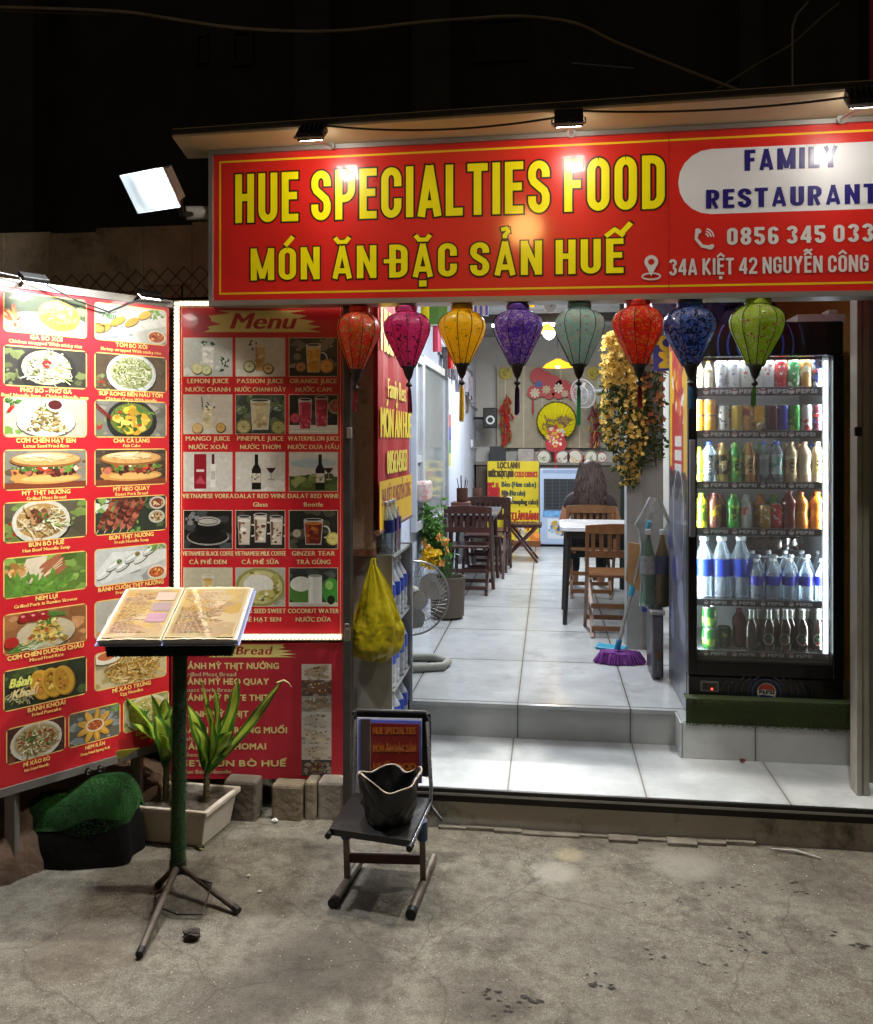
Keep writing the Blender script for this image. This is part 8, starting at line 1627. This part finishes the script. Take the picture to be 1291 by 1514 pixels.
# black bag with white piping
bg_ = thing('black_bag', 'open black bag with wavy white piped rim on the small chair', 'bag', (0, 0, 0)); bc = (sfl + sfr + sbl * 1.0 + sbr * 1.0) / 4; bc = onZ(574, 1213, SZ + .006); bg_.location = bc; MW[bg_.name] = Matrix.Translation(bc)
rt = 46 * 3.08 / F; hb_ = .155
def rim(a): return hb_ + .016 * math.sin(a * 2 + .6) + .012 * math.sin(a * 3 + 2.0) + .008 * math.sin(a * 5)
n, rows = 72, 12; vs = []; fs = []
def shell(off, z0):
    out = []
    for j in range(rows + 1):
        t_ = j / rows
        for i in range(n):
            a = 6.283 * i / n; r = lerp(.66, 1.0, t_ ** .7) * rt * (1 + .05 * math.sin(a * 3 + 1 + t_) + .05 * math.sin(a * 5 + t_ * 6) * t_ + .03 * math.sin(a * 9 + t_ * 8) + .03 * math.sin(a * 13 - t_ * 11) * (1 - t_)) - off
            out.append((r * math.cos(a), r * .82 * math.sin(a), z0 + (rim(a) - z0) * t_))
    return out
o_ = shell(0, 0); i_v = shell(.008, .01); vs = o_ + i_v; N0 = len(o_)
for j in range(rows):
    for i in range(n): i2 = (i + 1) % n; fs.append((j * n + i, j * n + i2, (j + 1) * n + i2, (j + 1) * n + i)); fs.append((N0 + j * n + i2, N0 + j * n + i, N0 + (j + 1) * n + i, N0 + (j + 1) * n + i2))
for i in range(n): i2 = (i + 1) % n; fs.append((rows * n + i, rows * n + i2, N0 + rows * n + i2, N0 + rows * n + i))
fs.append(tuple(range(n))[::-1]); fs.append(tuple(N0 + i for i in range(n)))
b = MB(); b.add(vs, fs); b.build('body', M('black_vinyl', '101012', .33, var=.5, vs=8, bump=.35, bs=20), bg_, local=True, smooth=70)
b = MB(); b.tube([Vector(o_[rows * n + i]) + Vector((0, 0, .001)) for i in range(n)], .0024, 6, closed=True); b.build('piping', M('white_piping', 'b9ab98', .5), bg_, local=True, smooth=60)
b = MB(); b.tube([Vector(o_[6 * n + i]) * 1.004 + Vector((0, 0, .02 * math.sin(i * .3))) for i in range(n)], .0012, 4, closed=True); b.build('seam', BLK, bg_, local=True)

# ================================================================ planter, turf mound, litter
pt = thing('planter', 'white rectangular plastic planter with two striped leafy plants', 'planter', tuple(onZ(262, 1246, 0)))
A0 = onZ(195, 1243, 0); B0 = onZ(300, 1253, 0); dv = Vector((.035, .225, 0)); tl, tr = onD(188, 1200, 3.38), onD(307, 1201, 3.36)
zt = .148; e = .012
c_ = [A0, B0, B0 + dv, A0 + dv]; cen = sum(c_, Vector()) / 4
def scale(P, s_, z): return [Vector((cen.x + (q.x - cen.x) * s_, cen.y + (q.y - cen.y) * s_, z)) for q in P]
lo = scale(c_, .96, 0); mid = scale(c_, 1.1, zt - .022); hi = scale(c_, 1.1, zt - .0215); rimo = scale(c_, 1.19, zt - .022); rimt = scale(c_, 1.19, zt); inn = scale(c_, 1.05, zt); ins = scale(c_, 1.0, zt - .035)
vs = lo + mid + rimo + rimt + inn + ins; fs = [(3, 2, 1, 0)]
for l in range(5):
    for i in range(4): fs.append((l * 4 + i, l * 4 + (i + 1) % 4, l * 4 + 4 + (i + 1) % 4, l * 4 + 4 + i))
b = MB(); b.add(vs, fs); b.build('pot', M('dirty_white_plastic', 'b5aea2', .5, var=.15, vs=6, dirt=('5d5345', 4, .56)), pt, bevel=.005)
b = MB(); n = 14; vs = []; rnd = random.Random(4)
for j in range(n + 1):
    for i in range(n + 1): q = ins[0].lerp(ins[1], i / n).lerp(ins[3].lerp(ins[2], i / n), j / n); vs.append(q + Vector((0, 0, .004 + rnd.uniform(-.006, .012))))
b.add(vs, [(j * (n + 1) + i, j * (n + 1) + i + 1, (j + 1) * (n + 1) + i + 1, (j + 1) * (n + 1) + i) for j in range(n) for i in range(n)]); b.build('soil', M('dark_soil', '2b241d', .95, var=.5, vs=40, bump=.8, bs=60, col2='4d4438'), pt)
DR = M('striped_leaf', '7f9a30', .35, var=.3, vs=6, col2='a8b444', trans=.25, coat=.3); DRY = M('leaf_green_margin', '3c6a22', .35, var=.2, vs=8, trans=.3, coat=.3); DRT = M('dry_leaf_tip', 'b0a070', .7)
def blade(mb, base, tip, w, droop, twist, fold=.25, n=14):
    """broad strap leaf with a pale margin"""
    base = Vector(base); tip = Vector(tip); d = tip - base; side = d.cross(Vector((math.cos(twist), math.sin(twist), .2))).normalized(); nrm = side.cross(d).normalized(); k = len(mb.v)
    for i in range(n + 1):
        t_ = i / n; c = base + d * t_ + Vector((0, 0, -droop * t_ ** 2.2 + droop * .5 * t_)) + nrm * (.03 * math.sin(t_ * 3.1)); ww = w * (max(0, math.sin(3.1415 * min(1, .12 + t_ * .88))) ** .75) * (.45 + .9 * t_ if t_ < .6 else .99)
        for f, q in ((-1, 0), (-.5, .4), (0, 1), (.5, .4), (1, 0)): mb.v.append(c + side * ww * f - nrm * q * ww * fold + nrm * .006 * math.sin(t_ * 13 + f * 2 + twist * 5))
    for i in range(n):
        for j in range(4): mb.f.append([k + i * 5 + j, k + i * 5 + j + 1, k + (i + 1) * 5 + j + 1, k + (i + 1) * 5 + j]); mb.m.append(1 if j in (0, 3) or i < 3 else 0)
P1 = cen + Vector((-.075, .0, .12)); P2 = cen + Vector((.085, .03, .12))
def lp_(px, py, Y): return onY(px, py, Y)
lf1 = MB(); Yp = P1.y
for (px, py), w, dr_, tw, dy in (((182, 1020), 0.046, .02, .3, -.06), ((206, 1008), 0.049, .02, 1.2, .02), ((243, 1024), 0.046, .05, 2.0, .03), ((228, 1046), 0.041, .06, -.6, -.08), ((193, 1060), 0.041, .05, .5, -.1), ((256, 1040), 0.038, .03, 2.4, .05), ((213, 1035), 0.041, .02, .2, .09), ((236, 1075), 0.032, .05, 1.0, -.1), ((176, 1048), 0.035, .03, .8, .05)):
    e_ = lp_(px, py, Yp + dy); blade(lf1, P1 + Vector((0, 0, .13)), e_, w, dr_, tw)
lf2 = MB(); Yp = P2.y
for (px, py), w, dr_, tw, dy in (((297, 1008), 0.046, .0, .4, -.02), ((352, 1003), 0.043, .0, 1.0, .04), ((418, 1008), 0.023, -.02, 1.3, .03), ((276, 1036), 0.038, .02, -.5, -.05), ((307, 1038), 0.041, .02, .8, -.08), ((332, 1055), 0.046, .02, 1.5, .08), ((343, 1075), 0.041, .03, 1.8, -.02), ((318, 1020), 0.038, .0, .9, .1), ((285, 1060), 0.035, .04, -.2, -.1), ((322, 1080), 0.038, .03, 1.4, .12)):
    e_ = lp_(px, py, Yp + dy); blade(lf2, P2 + Vector((0, 0, .10)), e_, w, dr_, tw)
for k, (P_, lf_, hgt) in enumerate(((P1, lf1, .16), (P2, lf2, .13))):
    t = thing('striped_plant', ['stocky striped plant on the left side of the white planter', 'taller striped plant with one long thin leaf on the right side'][k], 'plant', tuple(P_ - Vector((0, 0, .01))), group='striped plants in the planter'); b = MB(); b.cyl(P_ - Vector((0, 0, .02)), P_ + Vector((.004, 0, hgt)), .014, .012, 10)
    for i in range(5): q = P_ + Vector((0, 0, .02 + i * .025)); b.tube([q, q + Vector((.012, .004, .004))], [.0155, .013], 8)
    b.build('stem', M('brown_green_stem', '4a4428', .7, var=.3, vs=30), t, smooth=50); lf_.build('foliage', [DR, DRY], t, smooth=70)
    if k == 1: b = MB(); b.tube([lp_(410, 1010, Yp + .03), lp_(420, 1006, Yp + .03), lp_(427, 1010, Yp + .03), lp_(431, 1016, Yp + .03)], [.006, .005, .003, .001], 6); b.build('dry_tip', DRT, t)
# mound of green turf; the shade below it is put into the sack's black
tm = thing('turf_mound', 'rounded mound draped in bright green artificial turf with its underside blackened for the shade below', 'turf mound', tuple(onZ(115, 1262, 0)))
c0 = Vector((-1.87, 3.21, 0)); n, rows = 60, 22; vs = []; rnd = random.Random(17)
def mound(a, t_):
    # t_ 0 at the ground, 1 at the crown: a draped slab, flared at its foot
    c_, s_ = math.cos(a), math.sin(a); r = max(0, 1 - t_ ** 3.2) ** .5
    sq = 1 / max(abs(c_) ** 3 + abs(s_) ** 3, .5) ** (1 / 3)
    rx = .275 * (1 + .05 * math.sin(a * 3 + 4) + .03 * math.sin(a * 8 + 1)); ry = .17 * (1 + .06 * math.sin(a * 4 + 2))
    fl = 1 + .2 * max(0, .4 - t_) / .4 * (1.6 if c_ < -.3 else .4) + .04 * math.sin(a * 9) * max(0, .5 - t_)
    q = r * sq * fl; x, y = q * rx * c_, q * ry * s_
    z = (.235 + .30 * x + .03 * math.sin(x * 9 + 1.2) - .18 * y - .03 * math.cos(x * 17)) * t_ ** .9 + .005 * math.sin(x * 31 + y * 19) * (t_ > .3)
    return Vector((c0.x + x + .03 * t_, c0.y + y, max(z, 0)))
for j in range(rows + 1):
    for i in range(n): vs.append(mound(6.283 * i / n, j / rows))
b = MB(); FS = [(j * n + i, j * n + (i + 1) % n, (j + 1) * n + (i + 1) % n, (j + 1) * n + i) for j in range(rows) for i in range(n)]
b.add(vs, FS); b.build('sack', M('shade_black_sack', '070706', .95, spec=.15, var=.4, vs=10, bump=.5, bs=30), tm, smooth=70)
b = MB(); J0 = 8
for i in range(60000):
    a = rnd.random() * 6.283; t_ = rnd.uniform(.42 + .09 * math.sin(a * 3 + 1) + .06 * math.sin(a * 7), .995); q = mound(a, t_); q2 = mound(a, min(.999, t_ + .02)); q3 = mound(a + .05, t_); nn = (q3 - q).cross(q2 - q)
    if nn.length < 1e-9: continue
    nn.normalize(); d = (nn + Vector((rnd.gauss(0, .35), rnd.gauss(0, .35), rnd.gauss(-.1, .35)))).normalized(); l = rnd.uniform(.004, .009); s_ = d.orthogonal().normalized() * .0011; b.add([q - s_, q + s_, q + d * l], [(0, 1, 2)])
k0 = len(b.v)
up_ = [mound(6.283 * i / n, t_) for t_ in [.46 + .025 * j for j in range(22)] for i in range(n)]
b.add([p_ + (p_ - c0).normalized() * .002 for p_ in up_], [(j * n + i, j * n + (i + 1) % n, (j + 1) * n + (i + 1) % n, (j + 1) * n + i) for j in range(21) for i in range(n)])
b.build('turf', M('bright_turf', '10330f', .9, var=.45, vs=9, col2='1f561c'), tm)
for px, py in ((131, 1141), (149, 1137)):
    q = onP(px, py, (0, 3.16, 0), Vector((0, 1, 0))); MB().tube([q + Vector((.013 * math.cos(6.283 * i / 14), .004, .013 * math.sin(6.283 * i / 14))) for i in range(14)], .004, 6, closed=True).build('ring', BLK, tm, smooth=60)
# yellow leaf / cloth behind the mound and kerb under the food board
q = [onP(x, y, (0, 3.28, 0), Vector((0, 1, 0))) for x, y in ((112, 1138), (140, 1124), (175, 1110), (206, 1106), (185, 1119), (150, 1132))]; b = MB(); b.prism(q, (0, .004, 0)); b.build('fallen_leaf', M('yellow_leaf', 'a8a03a', .6, trans=.3, var=.2), lab='long yellowing leaf lying behind the green turf mound', cat='leaf')
b = MB(); rnd = random.Random(14)
k_ = thing('low_kerb', 'rough brown earth kerb under the red food board', 'kerb', tuple(LB_O + LB_EX * .3 - Vector((0, 0, LB_O.z)))); n = 40
vs2 = []
for j in range(6):
    for i in range(n + 1): q = LB_O + LB_EX * lerp(-.35, LB_W + .05, i / n); h_ = [(.03, -.01), (.015, .05), (-.01, .11), (-.05, .17), (-.14, .2), (-.3, .2)][j]; v = q + LB_N * h_[0]; vs2.append((v.x + rnd.gauss(0, .006), v.y + rnd.gauss(0, .006), h_[1] + rnd.gauss(0, .008)))
b.add(vs2, [(j * (n + 1) + i, j * (n + 1) + i + 1, (j + 1) * (n + 1) + i + 1, (j + 1) * (n + 1) + i) for j in range(5) for i in range(n)]); b.build('bank', M('brown_earth', '4a3829', .95, var=.35, vs=8, bump=.8, bs=30), k_, smooth=50)
for k, x in enumerate((.12, .62)): b = MB(); q = LB_O + LB_EX * x - LB_N * .02; b.bar(q - Vector((0, 0, LB_O.z)), q, .04, .03); b.build('leg', M('grey_steel_frame', ''), lb)
# litter on the ground
def pebble(px, py, r, col, lab, nm='paper_scrap', cat='litter'):
    q = onZ(px, py, .0); b = MB(); rnd = random.Random(int(px * 7 + py)); vs = []
    b.ball((q.x, q.y, r * .5), (r * 1.2, r * .9, r * .55), 9, 6)
    for v in b.v: v.x += rnd.gauss(0, r * .16); v.y += rnd.gauss(0, r * .16); v.z += rnd.gauss(0, r * .12)
    b.build(nm, M('litter_' + col, col, .8, var=.3, vs=40), lab=lab, cat=cat)
pebble(406, 1215, .012, 'c9c9c4', 'crumpled white paper scrap below the bread menu'); pebble(367, 1296, .007, 'b9b4a8', 'tiny white scrap on the ground between stand and chair, upper one'); pebble(384, 1319, .006, 'b5b0a4', 'tiny white scrap on the ground between stand and chair, lower one'); pebble(284, 1386, .026, '2a211b', 'dark curled dead leaf on the ground near the tripod', 'dead_leaf', 'leaf'); pebble(296, 1254, .014, '3a3a20', 'small dark clump of leaves at the front corner of the planter', 'leaf_clump', 'leaf')
pebble(297, 1256, .007, '8a8a3a', 'yellow bit of leaf beside the planter corner', 'leaf_bit', 'leaf'); pebble(1098, 1126, .012, '5a2a1c', 'small red and white bit of rubbish under the fridge plinth', 'rubbish', 'litter')
q = onZ(1098, 1127, STEP1 + .004); bpy.data.objects['rubbish'].location = q
b = MB(); rnd = random.Random(77)
for i in range(1300):
    x, y = rnd.uniform(-2.2, 1.7), rnd.uniform(1.9, 3.5); r = rnd.uniform(.001, .0032); b.ball((x, y, -.001), (r, r, r * .7), 5, 3)
b.build('gravel', M('pale_grit', 'a39a88', .9, var=.4, vs=20), kind='stuff', lab='pale grit scattered over the lane')
b = MB(); p0, p1 = onZ(1140, 1257, .0), onZ(1215, 1271, .0); b.tube([p0 + Vector((0, 0, .006)), p0.lerp(p1, .5) + Vector((0, .01, .012)), p1 + Vector((0, 0, .006))], [.002, .006, .002], 6); b.build('plastic_strip', M('shiny_strip', 'a8a8a4', .25, .4), lab='thin shiny plastic strip on the ground by the step', cat='litter')

# ================================================================ dark surroundings
bw = thing('stone_wall', 'old brown brick wall behind the red food board', 'wall', (-3.2, 4.1, 0)); b = MB(); rnd = random.Random(23); y = 4.1
b.box((-7, 4.13, 0), (-.95, 4.4, 2.62)); b.build('core', M('dark_mortar', '3a3129', .95, var=.3, vs=5), bw)
b = MB(); z = .6; row = 0
while z < 2.36:
    x = -6 + (row % 2) * .11
    while x < -.97:
        w = .215; d = rnd.uniform(0, .018)
        if not (rnd.random() < .05): b.box((x + .006, 4.105 + d, z + .005), (x + w - .006, 4.129, z + .084))
        x += w
    z += .09; row += 1
b.build('bricks', M('old_brick', '8a6c58', .95, var=.4, vs=3, bump=.6, bs=25, col2='a08c78', dirt=('3f372f', 2.0, .54)), bw)
b = MB(); xs = [-7 + i * .25 for i in range(25)]
for i in range(len(xs) - 1): b.box((xs[i], 4.085 + rnd.uniform(0, .02), 2.362 + rnd.uniform(-.02, .02)), (xs[i + 1] - .0005, 4.42, 2.67 + .012 * math.sin(i) + rnd.uniform(-.012, .012)))
b.build('coping', M('stained_plaster', '9a8e7c', .95, var=.3, vs=3, bump=.5, bs=20, dirt=('3a3129', 2.5, .52)), bw)
wf = thing('wire_mesh', 'sagging diamond wire mesh hanging in front of the brick wall', 'wire mesh', (-2.2, 4.06, 2.0)); b = MB(); s_ = .085
for i in range(-30, 30):
    for sg in (1, -1):
        x0 = -2.2 + i * s_; pts = []
        for j in range(11):
            z = 2.02 + j * .0425; x = x0 + sg * j * .0425
            if -3.6 < x < -.98: pts.append((x, 4.065 + .01 * math.sin(x * 5), z + .015 * math.sin(x * 3)))
        if len(pts) > 1: b.tube(pts, .0022, 4)
b.build('wires', M('rusty_wire', '2a2420', .6, .4), wf)
# houses across the back, barely lit
hs_ = thing('dark_house', 'dark unlit house front rising behind the shop roof', 'house', (0, 11.8, 0)); HW = M('dark_house_plaster', '3a3a38', .9, var=.4, vs=.8, dirt=('1a1a1a', .6, .55))
b = MB(); b.box((-9, 11.8, 0), (9, 12.2, 11)); b.build('wall', HW, hs_)
for px0, px1 in ((440, 492), (612, 668), (-60, 58), (1090, 1125)): p0, p1 = onY(px0, 0, 11.6), onY(px1, 0, 11.6); b = MB(); b.box((p0.x, 11.45, 2.9), (p1.x, 11.7995, 10)); b.build('pilaster', M('house_pilaster', '45433f', .9, var=.3, vs=2), hs_)
for px0, px1, py0, py1 in ((340, 372, 40, 95), (285, 305, 45, 92), (700, 780, 20, 90)):
    p0, p1 = onY(px0, py1, 11.7), onY(px1, py0, 11.7); b = MB(); w = .05
    b.box((p0.x, 11.74, p0.z), (p0.x + w, 11.7995, p1.z)); b.box((p1.x - w, 11.74, p0.z), (p1.x, 11.7995, p1.z)); b.box((p0.x + w, 11.74, p1.z - w), (p1.x - w, 11.7995, p1.z)); b.box((p0.x + w, 11.74, p0.z), (p1.x - w, 11.7995, p0.z + w)); f = b.build('window', M('house_window_frame', '34322e', .8), hs_)
    MB().box((p0.x + w, 11.78, p0.z + w), (p1.x - w, 11.7985, p1.z - w)).build('pane', M('dark_pane', '0c0d10', .15), hs_)
def wire(pts, r, lab, D=4.6, col='8a867c'):
    b = MB(); P_ = [onD(x, y, D) for x, y in pts]; Q = []
    for i in range(len(P_) - 1):
        p0, p1, p2, p3 = P_[max(i - 1, 0)], P_[i], P_[i + 1], P_[min(i + 2, len(P_) - 1)]
        for j in range(6): t_ = j / 6; Q.append(.5 * ((2 * p1) + (p2 - p0) * t_ + (2 * p0 - 5 * p1 + 4 * p2 - p3) * t_ ** 2 + (3 * p1 - p0 - 3 * p2 + p3) * t_ ** 3))
    Q.append(P_[-1]); b.tube(Q, r, 8); b.build('overhead_cable', M('cable_' + col, col, .7, var=.3, vs=6), lab=lab, cat='cable', smooth=60)
wire([(-60, 9), (60, 12), (180, 17), (250, 27), (340, 40), (440, 46), (520, 44), (620, 33), (700, 27), (770, 24), (850, 34), (910, 62), (1000, 98), (1090, 132), (1140, 148)], .0085, 'thick grey overhead cable drooping across the night sky')
wire([(1240, 5), (1210, 30), (1170, 66), (1120, 95), (1080, 120), (1030, 150)], .007, 'thin grey cable crossing the thick one above the canopy', 4.7, '6a665c')
wire([(-40, 14), (80, 19), (160, 22)], .003, 'very thin wire below the thick cable at upper left', 4.6, '55524c')
b = MB(); P_ = [onD(1172, 150, 4.4), onD(1172, 40, 4.4), onD(1178, 22, 4.4), onD(1195, 3, 4.4)]; b.tube(P_, .0055, 8); b.build('metal_rod', M('thin_steel_rod', '8a8a84', .4, .5), lab='thin upright steel rod with a bent top above the canopy', cat='rod')
b = MB(); b.tube([onD(845, 93, 5), onD(938, 101, 5)], .004, 6); b.build('metal_bar', M('steel_bar', '8a8c92', .4, .5), lab='short thin metal bar hovering high above the canopy on wires', cat='bar')
p0, p1 = onY(1285, 131, 3.9), onY(1285, -60, 3.9); vs_ = thing('neighbour_sign', 'edge of a tall red sign at the upper right corner', 'sign', (p0.x + .2, 3.9, p0.z)); b = MB(); b.box((p0.x, 3.9, p0.z), (p0.x + .4, 3.98, p1.z + .5)); b.build('panel', M('red_lit_panel', 'b01c20', .5, var=.1), vs_); b = MB(); b.box((p0.x - .012, 3.89, p0.z - .01), (p0.x - .0005, 3.99, p1.z + .5)); b.build('frame', BLK, vs_)
